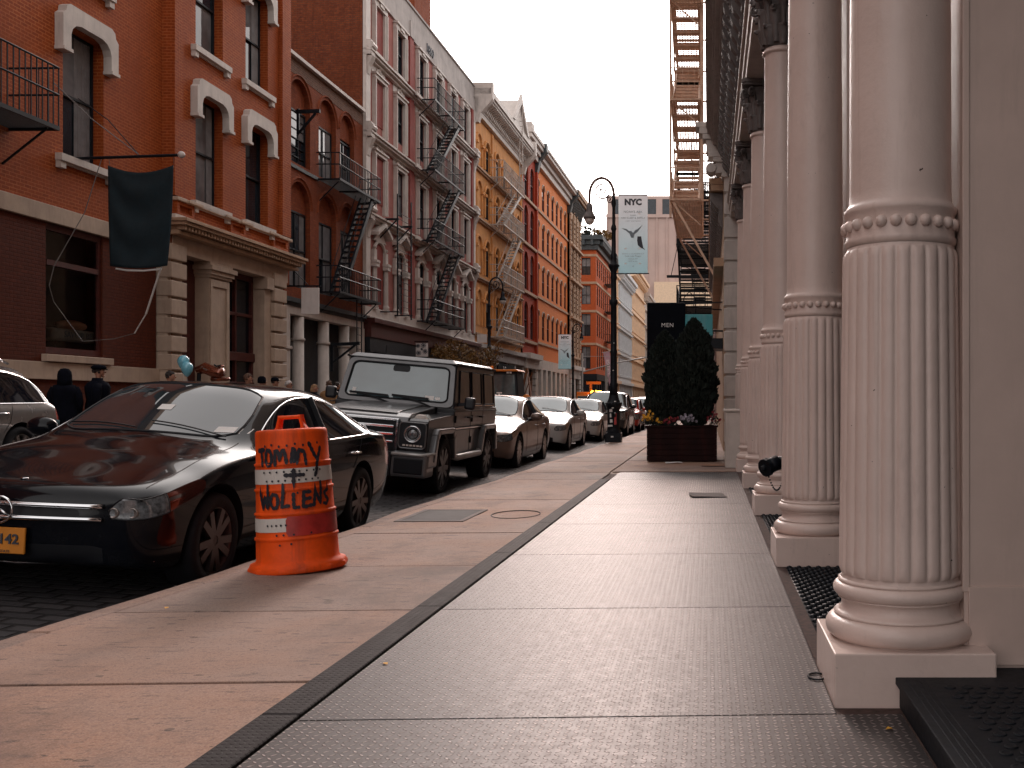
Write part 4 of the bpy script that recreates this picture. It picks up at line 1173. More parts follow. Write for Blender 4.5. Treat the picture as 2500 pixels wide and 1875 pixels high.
for i in range(8): m.bar((.55, Y(38.6), 3.0 + i * .28), (.55, Y(39.1), 3.0 + i * .28), .025)
H.put(m, 'drop_ladder', M['black_iron'])
s = thing('hanging_sign', 'blank white board hanging from a black bracket on the arched brick house', 'sign', far_side(33.4, 0, 0), (0, 0, TURN))
m = MB(); m.box(.62, 1.22, -.04, .04, 4.16, 5.06); m.build('board', M['sign_white'], s, bevel=.01)
m = MB(); m.bar((.0, 0, 5.12), (1.28, 0, 5.12), .05); m.bar((.1, .0, 5.9), (.85, 0, 5.15), .02); m.bar((.7, 0, 5.05), (.7, 0, 5.12), .03); m.bar((1.15, 0, 5.05), (1.15, 0, 5.12), .03)
m.build('bracket', M['black_iron'], s)
s = thing('sign_bracket', 'empty black triangular sign bracket at the white shop columns', 'bracket', far_side(37.4, 0, 0), (0, 0, TURN))
m = MB(); m.bar((.06, 0, 2.35), (.06, 0, 3.45), .1); m.bar((.06, 0, 3.38), (1.1, 0, 3.42), .09, .12); m.bar((.1, 0, 2.7), (.95, 0, 3.36), .07); m.build('arm', M['black_iron'], s)

s = thing('wall_bracket', 'black triangular bracket across the first arched recess of the low brick house', 'bracket', far_side(34.6, 0, 11.4), (0, 0, TURN))
m = MB(); m.bar((-.1, 0, 0), (.75, 0, .02), .09, .12); m.bar((.0, 0, -.75), (.6, 0, -.05), .07); m.bar((-.02, 0, -.8), (-.02, 0, .1), .08); m.build('arm', M['black_iron'], s)
s = thing('iron_gantry', 'tall black ladder like iron gantry standing out from the pink house', 'gantry', far_side(43.6, 0, 0), (0, 0, TURN))
m = MB()
for y in (-1.1, .75): m.bar((.85, y, 4.9), (.85, y, 10.2), .055); m.bar((.0, y, 9.1), (.9, y, 9.1), .06, .09); m.bar((.0, y, 8.2), (.8, y, 9.05), .05); m.bar((0, y, 5.1), (.9, y, 5.1), .05)
for i in range(17): m.bar((.85, -1.1, 5.1 + i * .27), (.85, .75, 5.1 + i * .27), .018)
m.build('frame', M['black_iron'], s)

# ---------------------------------------------------------------- pink stucco house dated 1860
H = House('pink_stucco_house', 'pink stucco house with white window surrounds and the date 1860 on its parapet', 40.72); Y = H.y
cols = [42.5, 45.2, 48.4, 51.2, 53.9, 56.5]; U0, U1 = 40.72, 58.55
rows = [(5.25, 8.0), (9.75, 11.75), (13.1, 15.0), (16.25, 18.1)]
ops = [(Y(c) - .52, Y(c) + .52, a, b, 0) for c in cols[1:] for a, b in rows]
m = MB(); facade(m, Y(U0), Y(U1), 4.6, 18.5, ops, 0, .11)
H.put(m, 'wall', M['stucco_pink'])
m = MB(); m.box(-14, -.36, Y(U0) + .02, Y(U0) + .5, 0, 20); m.box(-14, -.02, Y(U0), Y(U0) + .4, 11, 19.9); H.put(m, 'side_wall', M['brick_rough'])
m = MB(); m.box(-9, -.45, Y(U0) + .5, Y(U1), 0, 19); H.put(m, 'core', M['asphalt_dark'])
for u in (46.75, 58.1): m = MB(); m.box(0, .12, Y(u) - .28, Y(u) + .28, 5.3, 18.5); H.put(m, 'pilaster', M['stucco_red'])
m = MB(); m.box(0, .14, Y(U0), Y(U0) + .5, 5.3, 18.5); H.put(m, 'corner_strip', M['stone_white'])
m = MB(); m.box(0, .14, Y(U1) - .35, Y(U1), 5.3, 18.5); H.put(m, 'corner_strip', M['stone_white'])
m = MB(); m.box(-.5, .10, Y(U0), Y(U1), 18.5, 19.25); m.box(-.5, .05, Y(U0), Y(U1), 19.253, 20.0); m.box(-.55, .12, Y(U0), Y(U1), 20.0, 20.1); m.box(.1, .16, Y(46.75) - .3, Y(46.75) + .3, 18.5, 19.25)
par = H.put(m, 'parapet', M['concrete_grey'])
lettering('1860', .62, M['ink'], par, (.115, Y(49.6), 18.9), (PI / 2, 0, PI / 2), depth=.03)
for z in (8.95, 12.35, 15.75):
    m = MB()
    m.box(0, .16, Y(U0), Y(U1), z - .16, z - .05); m.box(0, .30, Y(U0) + .02, Y(U1) - .02, z - .05, z + .05); m.box(0, .38, Y(U0), Y(U1), z + .053, z + .14)
    for u in (46.75, 58.1): m.box(.38, .46, Y(u) - .34, Y(u) + .34, z - .04, z + .138)
    H.put(m, 'string_course', M['stone_white'], bevel=.008)
    for yy in (Y(U0) + .25, Y(U1) - .2):
        m = MB(); m.box(.0, .34, yy - .24, yy + .24, z - .12, z + .5); m.prism([(0, z - .9), (.16, z - .9), (.22, z - .55), (.4, z - .15), (0, z - .15)], yy - .17, yy + .17, 'y'); m.tube([(.3, yy - .25, z + .28), (.3, yy + .25, z + .28)], .15, 10)
        H.put(m, 'console', M['stone_white'], bevel=.01)
def surround(w, h, kind):
    m = MB(); a = w / 2
    if kind == 0:      # moulded frame with a stepped head
        for s_ in (-1, 1): m.box(0, .14, s_ * a, s_ * (a + .24), -.05, h + .02); m.box(.14, .19, s_ * (a + .17), s_ * (a + .25), -.05, h + .02)
        m.box(0, .16, -a - .26, a + .26, h + .02, h + .24); m.box(0, .24, -a - .30, a + .30, h + .243, h + .33); m.box(.16, .21, -.25, .25, h + .10, h + .24)
        m.box(0, .12, -a - .3, a + .3, -.16, -.05)
    if kind == 1:      # with a carved crest above
        for s_ in (-1, 1): m.box(0, .14, s_ * a, s_ * (a + .22), -.4, h + .02); m.box(.14, .19, s_ * (a + .16), s_ * (a + .23), -.4, h + .02)
        m.box(0, .16, -a - .24, a + .24, h + .02, h + .16); m.box(0, .22, -a - .28, a + .28, h + .163, h + .24)
        m.box(0, .025, -a - .3, a + .3, h + .24, h + .95)
        for q in range(-4, 5): m.ball((.05, q * .1, h + .30 + .22 * math.cos(q * .37) ** 2), .065, 6)
        m.ball((.06, 0, h + .62), .12, 8); m.tube([(.05, -.42, h + .3), (.06, -.25, h + .48), (.06, -.05, h + .42)], .04, 5); m.tube([(.05, .42, h + .3), (.06, .25, h + .48), (.06, .05, h + .42)], .04, 5)
    if kind == 2:      # half columns carrying an arched pediment
        for s_ in (-1, 1):
            y = s_ * (a + .17)
            m.lathe([(.15, 0), (.15, .1), (.11, .18), (.10, h * .62)], 12, (.1, y, -.0)); m.box(0, .22, y - .17, y + .17, -.1, .0)
            m.box(0, .25, y - .18, y + .18, h * .62, h * .68); m.box(0, .28, y - .2, y + .2, h * .68 + .003, h * .72); m.box(0, .15, y - .15, y + .15, h * .72, h - .3)
            m.ball((.12, y, h * .93), .085, 7)
        p = arch_pts(-a - .12, a + .12, h - .35, .45); m.tube([(.06, q[0], q[1]) for q in p], .075, 6)
        m.prism([(-a - .38, h + .28), (0, h + .75), (a + .38, h + .28), (a + .38, h + .42), (0, h + .93), (-a - .38, h + .42)], 0, .36, 'x')
        m.prism([(-a - .25, h + .10), (a + .25, h + .10), (0, h + .72)], 0, .10, 'x')
    return m
sm = {}
for ri, (a, b) in enumerate(rows):
    k = 2 if ri == 0 else (0 if ri == 3 else 1)
    me = surround(1.04, b - a, k).mesh('window_surround'); me.materials.append(M['stone_white'])
    for ci, c in enumerate(cols):
        if ci == 0:
            o = bpy.data.objects.new('blind_window', me); COL.objects.link(o); o.parent = H.root; o.location = (0, Y(c), a)
            q = MB(); q.box(0, .03, -.52, .52, 0, b - a); q.build('infill', M['stucco_red'], o); continue
        w = window(H, -.075, c, a, 1.04, b - a, 0, 'frame_dark', 'sash', .12)
        o = bpy.data.objects.new('surround', me); COL.objects.link(o); o.parent = w; o.location = (.075, 0, 0)
fire_escape(H.root, M['black_iron'], .12, .98, Y(47.5), Y(52.9), (5.15, 9.05, 12.45, 15.85), rail=1.0, slats=.07)
m = MB(); m.box(-.2, .1, Y(U0), Y(U1), 4.78, 5.2); m.box(-.2, .3, Y(U0), Y(U1), 4.70, 4.78); H.put(m, 'base_band', M['stone_white'], bevel=.01)
m = MB(); m.box(-.3, .5, Y(U0), Y(U1), 4.5, 4.698); m.box(-.3, .35, Y(U0), Y(U1), 3.9, 4.5); H.put(m, 'shop_cornice', M['frame_brown'], bevel=.01)
m = MB(); m.box(-.4, .3, Y(U0), Y(U1), 3.3, 3.9)
for u in (40.95, 44, 46.8, 49.8, 52.6, 55.4, 58.3): m.box(-.4, .25, Y(u) - .2, Y(u) + .2, 0, 3.9)
m.box(-.4, -.1, Y(U0), Y(U1), 0, .6); H.put(m, 'shop_front', M['frame_dark'])
m = MB(); m.quad((-.3, Y(U0), .3), (-.3, Y(U1), .3), (-.3, Y(U1), 3.9), (-.3, Y(U0), 3.9)); H.put(m, 'shop_window', M['glass_black'])
m = MB(); m.box(-3.2, -1.3, Y(51.6), Y(54.4), 19, 25.6); m.box(-3.3, -1.2, Y(51.5), Y(54.5), 25.6, 25.8); H.put(m, 'chimney', M['brick_orange'])
m = MB(); m.box(-5, -2.2, Y(55.6), Y(58.4), 19.5, 22.2); m.box(-5.1, -2.1, Y(55.5), Y(58.45), 22.2, 22.4); H.put(m, 'roof_house', M['stone_tan'])
s = thing('daisy_sign', 'square black and white sign with flower shapes under the pink house', 'sign', far_side(46.4, 0, 0), (0, 0, TURN))
m = MB(); m.box(.42, .98, -.03, .03, 3.35, 3.98); m.build('board', M['sign_white'], s)
m = MB()
for (x, z, r) in ((.52, 3.86, .1), (.78, 3.88, .13), (.55, 3.52, .12), (.86, 3.6, .12), (.7, 3.7, .05)):
    for k in range(9): a = k * 2 * PI / 9; m.tube([(x, -.034, z), (x + r * math.cos(a), -.034, z + r * math.sin(a))], [.008, .022], 5)
m.build('emblem', M['ink'], s)
m = MB(); m.box(.42, .98, -.03, .03, 3.0, 3.33); m.bar((0, 0, 4.05), (1.0, 0, 4.05), .05); m.build('lower_board', M['sign_black'], s)
s = thing('red_shop_sign', 'dark red shop sign with pale lettering behind the street tree', 'sign', far_side(52, .35, 3.55), (0, 0, TURN))
m = MB(); m.box(-.04, .04, -1.6, 1.6, -.28, .25); m.build('board', M['brick_dark'], s)
lettering('Arezon', .42, M['white_ink'], s, (.045, 0, 0), (PI / 2, 0, PI / 2))

# ---------------------------------------------------------------- ochre house
H = House('ochre_house', 'ochre arched window house with a bracketed white cornice and central gable', 58.6); Y = H.y
U0, U1 = 58.6, 72.25; cols = [59.75, 61.85, 64.5, 66.6, 68.8, 70.9]
rows = [(5.9, 8.0), (9.1, 11.25), (12.7, 14.6), (15.7, 17.45)]
ops = [(Y(c) - .55, Y(c) + .55, a, b, .5) for c in cols[1:] for a, b in rows]
m = MB(); facade(m, Y(U0), Y(U1), 4.7, 18.5, ops, 0, .13)
for c in (cols[0],):
    for a, b in rows: m.tube([(.0, q[0], q[1]) for q in arch_pts(Y(c) - .55, Y(c) + .55, b - .5, .5)], .03, 5)
H.put(m, 'wall', M['yellow_stone'])
for u in (63.15, 58.75, 72.1): m = MB(); m.box(0, .1, Y(u) - .14, Y(u) + .14, 5.3, 18.4); H.put(m, 'pilaster', M['yellow_stone'])
for z in (5.3, 8.72, 12.3, 15.35):
    m = MB(); m.box(0, .14, Y(U0), Y(U1), z - .1, z); m.box(0, .22, Y(U0), Y(U1), z + .003, z + .1); H.put(m, 'string_course', M['stone_tan'])
for c in cols:
    for a, b in rows:
        if c != cols[0]: w = window(H, -.085, c, a, 1.1, b - a, .5, 'frame_dark', 'sash', .15)
        else:
            m = MB(); m.box(0, .02, Y(c) - .5, Y(c) + .5, a, b - .5); w = H.put(m, 'blind_window', M['yellow_stone'])
        m = MB(); ox = .085 if c != cols[0] else 0; oy = 0 if c != cols[0] else Y(c); oz = 0 if c != cols[0] else a
        p = arch_pts(oy - .66, oy + .66, oz + b - a - .5, .62); m.tube([(ox + .04, q[0], q[1]) for q in p], .09, 6)
        for s_ in (-1, 1): m.tube([(ox + .05, oy + s_ * .68, oz), (ox + .05, oy + s_ * .68, oz + b - a - .55)], .085, 8); m.box(ox, ox + .2, oy + s_ * .68 - .15, oy + s_ * .68 + .15, oz + b - a - .62, oz + b - a - .45)
        m.build('surround', M['yellow_stone'], w)
m = MB(); m.box(-.5, .25, Y(U0), Y(U1), 18.5, 18.8); m.box(-.5, .95, Y(U0) + .1, Y(U1) - .1, 19.45, 19.6); m.box(-.5, 1.05, Y(U0), Y(U1), 19.603, 19.95); m.box(-.5, .3, Y(U0), Y(U1), 18.8, 19.45)
m.prism([(Y(65.0), 19.96), (Y(69.6), 19.96), (Y(67.3), 21.9)], -.5, .95, 'x')
m.prism([(Y(64.7), 19.96), (Y(65.3), 19.96), (Y(67.3), 21.7), (Y(69.3), 19.96), (Y(69.9), 19.96), (Y(67.3), 22.3)], .953, 1.12, 'x')
H.put(m, 'cornice', M['stone_white'])
m = MB(); m.prism([(.28, 18.85), (.42, 18.9), (.5, 19.1), (.9, 19.3), (.9, 19.44), (.28, 19.44)], -.09, .09, 'y'); b0 = H.put(m, 'cornice_bracket', M['stone_white'], loc=(0, Y(U0) + .25, 0))
for i in range(1, 38): c = b0.copy(); COL.objects.link(c); c.location = (0, Y(U0) + .25 + i * .36, 0)
for yy in (Y(U0) + .0, Y(U1) - .3):
    m = MB(); m.prism([(.0, 17.9), (.3, 17.95), (.45, 18.5), (1.0, 19.1), (1.15, 19.3), (1.15, 20.3), (0, 20.3)], yy, yy + .42, 'y'); H.put(m, 'end_console', M['stone_white'])
fire_escape(H.root, M['grey_iron'], .1, 1.0, Y(62.2), Y(68.6), (5.4, 8.9, 12.5, 15.5), rail=1.05, slats=.09)
m = MB(); m.bar((.9, Y(67.5), 16), (.9, Y(67.5), 22), .05); m.bar((1.1, Y(67.5), 16), (1.1, Y(67.5), 22), .05)
for i in range(16): m.bar((.9, Y(67.5), 16.3 + i * .35), (1.1, Y(67.5), 16.3 + i * .35), .03)
H.put(m, 'roof_ladder', M['grey_iron'])
m = MB(); m.box(-9, -.45, Y(U0), Y(U1), 0, 19); H.put(m, 'core', M['asphalt_dark'])
m = MB(); m.box(-.3, .5, Y(U0), Y(U1), 4.5, 4.75); m.box(-.3, .3, Y(U0), Y(U1), 3.9, 4.5)
for u in (58.8, 61.4, 64.1, 66.7, 69.4, 72.0): m.box(-.3, .22, Y(u) - .2, Y(u) + .2, 0, 3.9)
H.put(m, 'shop_front', M['concrete_grey'], bevel=.01)
m = MB(); m.quad((-.2, Y(U0), .0), (-.2, Y(U1), .0), (-.2, Y(U1), 3.9), (-.2, Y(U0), 3.9)); H.put(m, 'shop_window', M['glass_black'])
s = thing('black_shop_sign', 'black shop sign with white lettering above the digger cab', 'sign', far_side(65.5, .4, 3.3), (0, 0, TURN))
m = MB(); m.box(-.05, .05, -2.4, 2.4, -.45, .45); m.build('board', M['sign_black'], s)
lettering('J.Crew', .75, M['white_ink'], s, (.06, 0, 0), (PI / 2, 0, PI / 2))

# ---------------------------------------------------------------- long orange house
H = House('orange_house', 'long orange painted brick house with a heavy pale cornice and white shop front', 72.3); Y = H.y
ocols = [78.8, 81.1, 83.3, 85.5, 87.7, 89.9, 92.2]
orow = [(6.35, 8.55), (10.0, 12.3), (13.6, 15.75), (16.95, 19.0)]
ops = [(Y(c) - .5, Y(c) + .5, a, b, .3) for c in ocols for a, b in orow]
m = MB(); facade(m, Y(77.4), Y(93.6), 4.7, 20.0, ops, 0, .13)
H.put(m, 'wall', M['orange_paint'])
for c in ocols:
    for a, b in orow:
        w = window(H, -.085, c, a, 1.0, b - a, .3, 'frame_brown', 'sash', .15)
        q = MB(); p = arch_pts(-.6, .6, b - a - .3, .42); q.tube([(.10, k[0], k[1]) for k in p], .07, 5); q.build('arch_trim', M['stone_cream'], w)
rc = [73.6, 75.9]
ops = [(Y(c) - .75, Y(c) + .75, a - .3, b + .25, .7) for c in rc for a, b in orow]
m = MB(); facade(m, Y(72.3), Y(77.4), 4.7, 20.0, ops, .12, .22); m.box(.12, .3, Y(77.0), Y(77.4), 4.7, 20); m.box(-9, .12, Y(72.28), Y(72.4), 17, 21.2)
H.put(m, 'wall', M['deep_red_paint'])
for c in rc:
    for a, b in orow: window(H, -.04, c, a - .3, 1.5, b - a + .55, .7, 'frame_brown', 'sash2', .1)
for a, b in orow:
    m = MB(); m.box(0, .12, Y(77.4), Y(93.6), a - .42, a - .24); m.box(.12, .3, Y(72.3), Y(77.4), a - .65, a - .45); H.put(m, 'string_course', M['stone_tan'])
m = MB(); m.box(-.3, .4, Y(72.3), Y(77.2), 20.0, 20.4); m.box(-.3, .8, Y(72.3), Y(77.4), 20.8, 21.1); m.box(-.3, .9, Y(72.2), Y(77.5), 21.103, 21.4); m.box(-.3, .6, Y(72.3), Y(77.3), 20.4, 20.8); m.box(-.3, .8, Y(72.3), Y(73.4), 21.4, 21.9)
H.put(m, 'cornice', M['stone_white'], bevel=.02); m = MB()
m.box(-.3, .3, Y(77.6), Y(93.6), 20.0, 20.5); m.box(-.3, .5, Y(77.6), Y(93.6), 20.5, 20.9); m.box(-.3, .9, Y(77.6), Y(93.6), 20.9, 21.15); m.box(-.3, 1.0, Y(77.6), Y(93.6), 21.153, 21.4)
H.put(m, 'cornice', M['stone_white'], bevel=.02)
for u in (77.3, 93.7, 100.2): m = MB(); m.prism([(0, 19.2), (.3, 19.3), (.5, 20.2), (1.05, 20.9), (1.05, 21.5), (0, 21.5)], Y(u) - .35, Y(u) + .35, 'y'); H.put(m, 'end_console', M['cornice_dark'])
for i in range(12): m = MB(); yy = Y(94.3) + i * .5; m.prism([(.15, 19.6), (.3, 19.7), (.8, 20.6), (.8, 20.8), (.15, 20.8)], yy - .14, yy + .14, 'y'); H.put(m, 'cornice_bracket', M['cornice_dark'])
# quoined tan bay
tc = [95.2, 97.0, 98.9]
ops = [(Y(c) - .5, Y(c) + .5, a - .1, b + .1, .45) for c in tc for a, b in orow]
m = MB(); facade(m, Y(93.6), Y(100.4), 4.7, 20, ops, .2, .16)
z = 4.8
while z < 19.8:
    for u in (93.85, 96.1, 97.95, 100.1): m.box(.2, .32, Y(u) - .28, Y(u) + .28, z, z + .36)
    z += .48
m.quad((.2, Y(100.4), 0), (-12, Y(100.4), 0), (-12, Y(100.4), 20), (.2, Y(100.4), 20))
H.put(m, 'bay_wall', M['stone_tan'])
for c in tc:
    for a, b in orow: window(H, .09, c, a - .1, 1.0, b - a + .2, .45, 'frame_brown', 'sash', .1)
m = MB()
for z in (5.5, 9.3, 12.9, 16.2): m.box(.2, .55, Y(93.6), Y(100.5), z, z + .2)
m.box(-.3, 1.0, Y(93.6), Y(100.6), 20.8, 21.05); m.box(-.3, 1.15, Y(93.6), Y(100.8), 21.053, 21.5); m.box(-.3, .3, Y(93.6), Y(100.4), 20, 20.8)
H.put(m, 'cornice', M['stone_tan'])
m = MB(); m.box(-12, -.45, Y(72.5), Y(100.2), 0, 20.5); H.put(m, 'core', M['asphalt_dark'])
m = MB(); m.box(-.3, .12, Y(77.4), Y(93.6), 3.9, 4.7)
for i in range(8): u = 77.9 + i * 2.2; m.box(-.3, .12, Y(u) - .5, Y(u) + .35, 0, 3.9); m.box(.12, .18, Y(u) - .5, Y(u) + .35, 1.3, 1.45)
z = .1
while z < 4.2: m.box(0, .3, Y(76.3), Y(77.4), z, z + .42); m.box(0, .3, Y(93.7), Y(94.6), z, z + .42); m.box(0, .3, Y(99.4), Y(100.4), z, z + .42); z += .5
m.box(-.3, .7, Y(72.3), Y(77.4), 4.5, 4.9); m.box(-.3, .4, Y(72.3), Y(77.4), 3.8, 4.5); m.box(-.3, .7, Y(93.6), Y(100.6), 4.4, 4.8); m.box(-.3, .3, Y(94.6), Y(99.4), 3.6, 4.4)
m.box(-.3, .2, Y(96.4), Y(97.4), 0, 3.6); m.box(-.3, .2, Y(73.4), Y(74.2), 0, 3.8)
H.put(m, 'shop_front', M['stone_white'])
m = MB(); m.quad((-.2, Y(72.3), .0), (-.2, Y(100.4), .0), (-.2, Y(100.4), 4.5), (-.2, Y(72.3), 4.5)); H.put(m, 'shop_window', M['glass_black'])

# ---------------------------------------------------------------- corner brick house beyond the crossing
H = House('corner_brick_house', 'orange red brick corner house with a black cornice beyond the crossing', 114.2); Y = H.y
fr = [(5.2, 7.8), (9.0, 11.6), (12.7, 14.9), (16.1, 18.1)]
m = MB(); ops = [(Y(114.2) + 1.0 + 2.0 * k, Y(114.2) + 1.9 + 2.0 * k, a, b, 0) for k in range(8) for a, b in fr]
facade(m, 0, 17, 4.6, 19, ops, 0, .12)
m2 = MB(); ops = [(.62 + 2.0 * k, 1.68 + 2.0 * k, a, b, 0) for k in range(5) for a, b in fr]
facade(m2, 0, 12, 4.6, 19, ops, 0, .3)
for v in m2.v: v.x, v.y = -v.y, -v.x
m.v, m.f, m.mi, m.sm = m.v + m2.v, m.f + [[i + len(m.v) for i in f] for f in m2.f], m.mi + m2.mi, m.sm + m2.sm
H.put(m, 'wall', M['deep_red_paint'] if False else bricks('orange_red_brick', (.50, .10, .028), (.44, .085, .026), (.36, .09, .035), painted=True, big=.15))
for k in range(8):
    for a, b in fr: window(H, -.08, 114.2 + 1.45 + 2 * k, a, .9, b - a, 0, 'frame_dark', 'sash', .2)
for k in range(5):
    for a, b in fr:
        w = window(H, 0, 114.2, a, 1.06, b - a, 0, 'frame_dark', 'sash2', .9); w.location = (-1.15 - 2.0 * k, .25, a); w.rotation_euler = (0, 0, -PI / 2)
m = MB()
for a, b in fr:
    m.box(-12, .08, -.08, 17, b + .15, b + .42)
H.put(m, 'string_course', M['stone_tan'])
m = MB(); m.box(-12.3, .3, -.3, 17, 19.0, 19.6); m.box(-12.6, .9, -.9, 17, 20.1, 20.6); m.box(-12.5, .5, -.5, 17, 19.6, 20.1)
for i in range(22): m.box(.5, .85, i * .75 + .1, i * .75 + .4, 19.5, 20.09)
for i in range(12): m.box(-i * 1.0 - .5, -i - .2, -.85, -.5, 19.5, 20.09)
H.put(m, 'cornice', M['cornice_dark'])
m = MB(); m.box(-12, -.35, .35, 17, 0, 20.4); H.put(m, 'core', M['asphalt_dark'])
m = MB(); m.box(-12, .15, -.15, 17, 3.9, 4.6)
for i in range(8): m.box(-.2, .1, .1 + 2.2 * i, .5 + 2.2 * i, 0, 3.9)
H.put(m, 'shop_front', M['black_iron'])
m = MB(); m.quad((-.1, 0, 0), (-.1, 17, 0), (-.1, 17, 4), (-.1, 0, 4)); m.quad((-12, .05, 0), (0, .05, 0), (0, .05, 4), (-12, .05, 4)); H.put(m, 'shop_window', M['glass_black'])
for z in (8.8, 12.5, 15.9):
    m = MB()
    m.box(.05, .8, 7.5, 11.5, z, z + .06)
    for k in range(16): m.bar((.8, 7.5 + k * .265, z), (.8, 7.5 + k * .265, z + .9), .02)
    m.bar((.8, 7.5, z + .9), (.8, 11.5, z + .9), .04); m.bar((.1, 7.5, z + .9), (.8, 7.5, z + .9), .04); H.put(m, 'fire_escape', M['black_iron'])
s = thing('vertical_banner', 'narrow pink vertical banner on the corner brick house', 'banner', far_side(110.5, 2.0, 5.1), (0, -.18, TURN))
m = MB(); m.box(-.35, .35, -.02, .02, -1.9, 1.9); m.build('cloth', plain('pink_banner', (.42, .25, .30), .6), s)
lettering('VINTAGE', .5, M['white_ink'], s, (0, -.03, 0), (PI / 2, -PI / 2, 0))
m = MB(); m.bar((-.5, 0, 1.9), (.4, 0, 1.9), .06); m.bar((0, 0, -1.9), (0, 0, -4.9), .07); m.build('pole', M['galv'], s)

# ---------------------------------------------------------------- pale iron houses further down
def far_house(name, label, u0, u1, h, mat, bay, rows, w, frame='frame_dark', cor=.8, escape=None, glass=.2):
    H = House(name, label, u0); Y = H.y; n = int((u1 - u0 - .6) / bay); ops = []; cs = [u0 + .6 + bay * (k + .5) for k in range(n)]
    for c in cs:
        for a, b in rows: ops.append((Y(c) - w / 2, Y(c) + w / 2, a, b, .25))
    m = MB(); facade(m, 0, Y(u1), 4.3, h, ops, 0, .12); m.quad((0, 0, 0), (-12, 0, 0), (-12, 0, h), (0, 0, h)); H.put(m, 'wall', mat)
    for c in cs:
        for a, b in rows: window(H, -.08, c, a, w, b - a, .25, frame, 'sash', glass)
    m = MB()
    for a, b in rows: m.box(0, .35, 0, Y(u1), b + .45, b + .7); m.box(0, .16, 0, Y(u1), a - .2, a - .05)
    k = 0
    for c in [u0 + .6 + bay * i for i in range(n + 1)]:
        for a, b in rows: m.lathe([(.17, 0), (.13, .15), (.12, b - a - .1), (.19, b - a)], 8, (.12, Y(c), a)); 
    H.put(m, 'column_order', mat)
    m = MB(); m.box(-.3, .3, 0, Y(u1), h, h + .5); m.box(-.3, cor, 0, Y(u1), h + .5, h + .9); m.box(-.3, cor + .3, -.1, Y(u1), h + .903, h + 1.4)
    for i in range(int((u1 - u0) / .8)): m.box(.3, cor - .05, i * .8 + .1, i * .8 + .4, h + .1, h + .5)
    H.put(m, 'cornice', mat)
    m = MB(); m.box(-12, -.4, .3, Y(u1), 0, h); H.put(m, 'core', M['asphalt_dark'])
    m = MB(); m.box(-.2, .5, 0, Y(u1), 3.9, 4.3); 
    for c in [u0 + .4 + bay * 1.5 * i for i in range(int((u1 - u0) / bay / 1.5) + 1)]: m.box(-.2, .2, Y(c) - .2, Y(c) + .2, 0, 3.9)
    H.put(m, 'shop_front', mat)
    m = MB(); m.quad((-.15, 0, 0), (-.15, Y(u1), 0), (-.15, Y(u1), 4), (-.15, 0, 4)); H.put(m, 'shop_window', M['glass_black'])
    if escape: fire_escape(H.root, escape, .3, 1.5, 2, 9, [a - .2 for a, b in rows], slats=.2)
    return H
rw = [(5.2, 7.6), (8.9, 11.2), (12.5, 14.7), (16, 18)]
far_house('quoined_cream_house', 'narrow cream house just past the corner brick house', 131.4, 138, 19.5, M['cream_far'], 2.0, rw, 1.1)
far_house('grey_blue_house', 'pale grey blue iron front house between two cream houses', 138.2, 157, 18.6, M['pale_blue'], 1.55, rw, .95, glass=.5)
far_house('tall_cream_house', 'tall pale cream house with a wide projecting cornice', 157.2, 182, 21.6, M['cream_far'], 2.0, [(5.2, 7.6), (9.2, 11.6), (13, 15.2), (16.8, 19)], 1.1)
far_house('last_house', 'farthest pale house with fire escapes at the end of the row', 182.2, 214, 20.2, M['stone_white'], 2.2, rw, 1.2, escape=M['grey_iron'])
# the slab tower closing the street
T = thing('concrete_tower', 'broad pinkish windowless tower slab closing the end of the street', 'tower', (-31, 300, 0))
m = MB(); m.box(0, 120, 0, 40, 0, 58.2)
for i in range(40): m.box(i * 3.05 - .18, i * 3.05 + .18, -.5, 0, 0, 57.9)
m.box(-.3, 120, -.6, 40, 57.9, 58.9); m.box(0, 120, -.02, 40, 63.6, 64.6)
for i in range(30): m.box(i * 5.0 - .9 + .9, i * 5.0 + 1.0 + .9, -.3, 40, 58.9, 63.6)
m.box(13, 22, 10, 20, 64.6, 66.4); m.box(19, 25, 8, 20, 64.6, 65.6)
m.build('wall', M['tower'], T)
for i in range(14):
    m = MB(); m.box(1.95, 4.95, -.05, .6, 59.0, 63.5); m.build('window', M['glass'], T, loc=(i * 5.0, 0, 0))
m = MB(); m.box(14.5, 40, -3, -.8, 10, 38); m.build('lower_block', M['cream_far'], T)
T = thing('striped_building', 'far pale building with red panels beside the tower', 'building', (-42, 330, 0))
m = MB(); m.box(0, 16, 0, 20, 0, 57.5); m.build('wall', M['stone_white'], T)
for i in range(4):
    for k in range(4):
        m = MB(); m.box(1 + k * 4, 3.4 + k * 4, -.3, .2, 36 + i * 5.5, 40 + i * 5.5); m.build('panel', M['deep_red_paint'] if (i + k) % 2 else M['glass'], T)
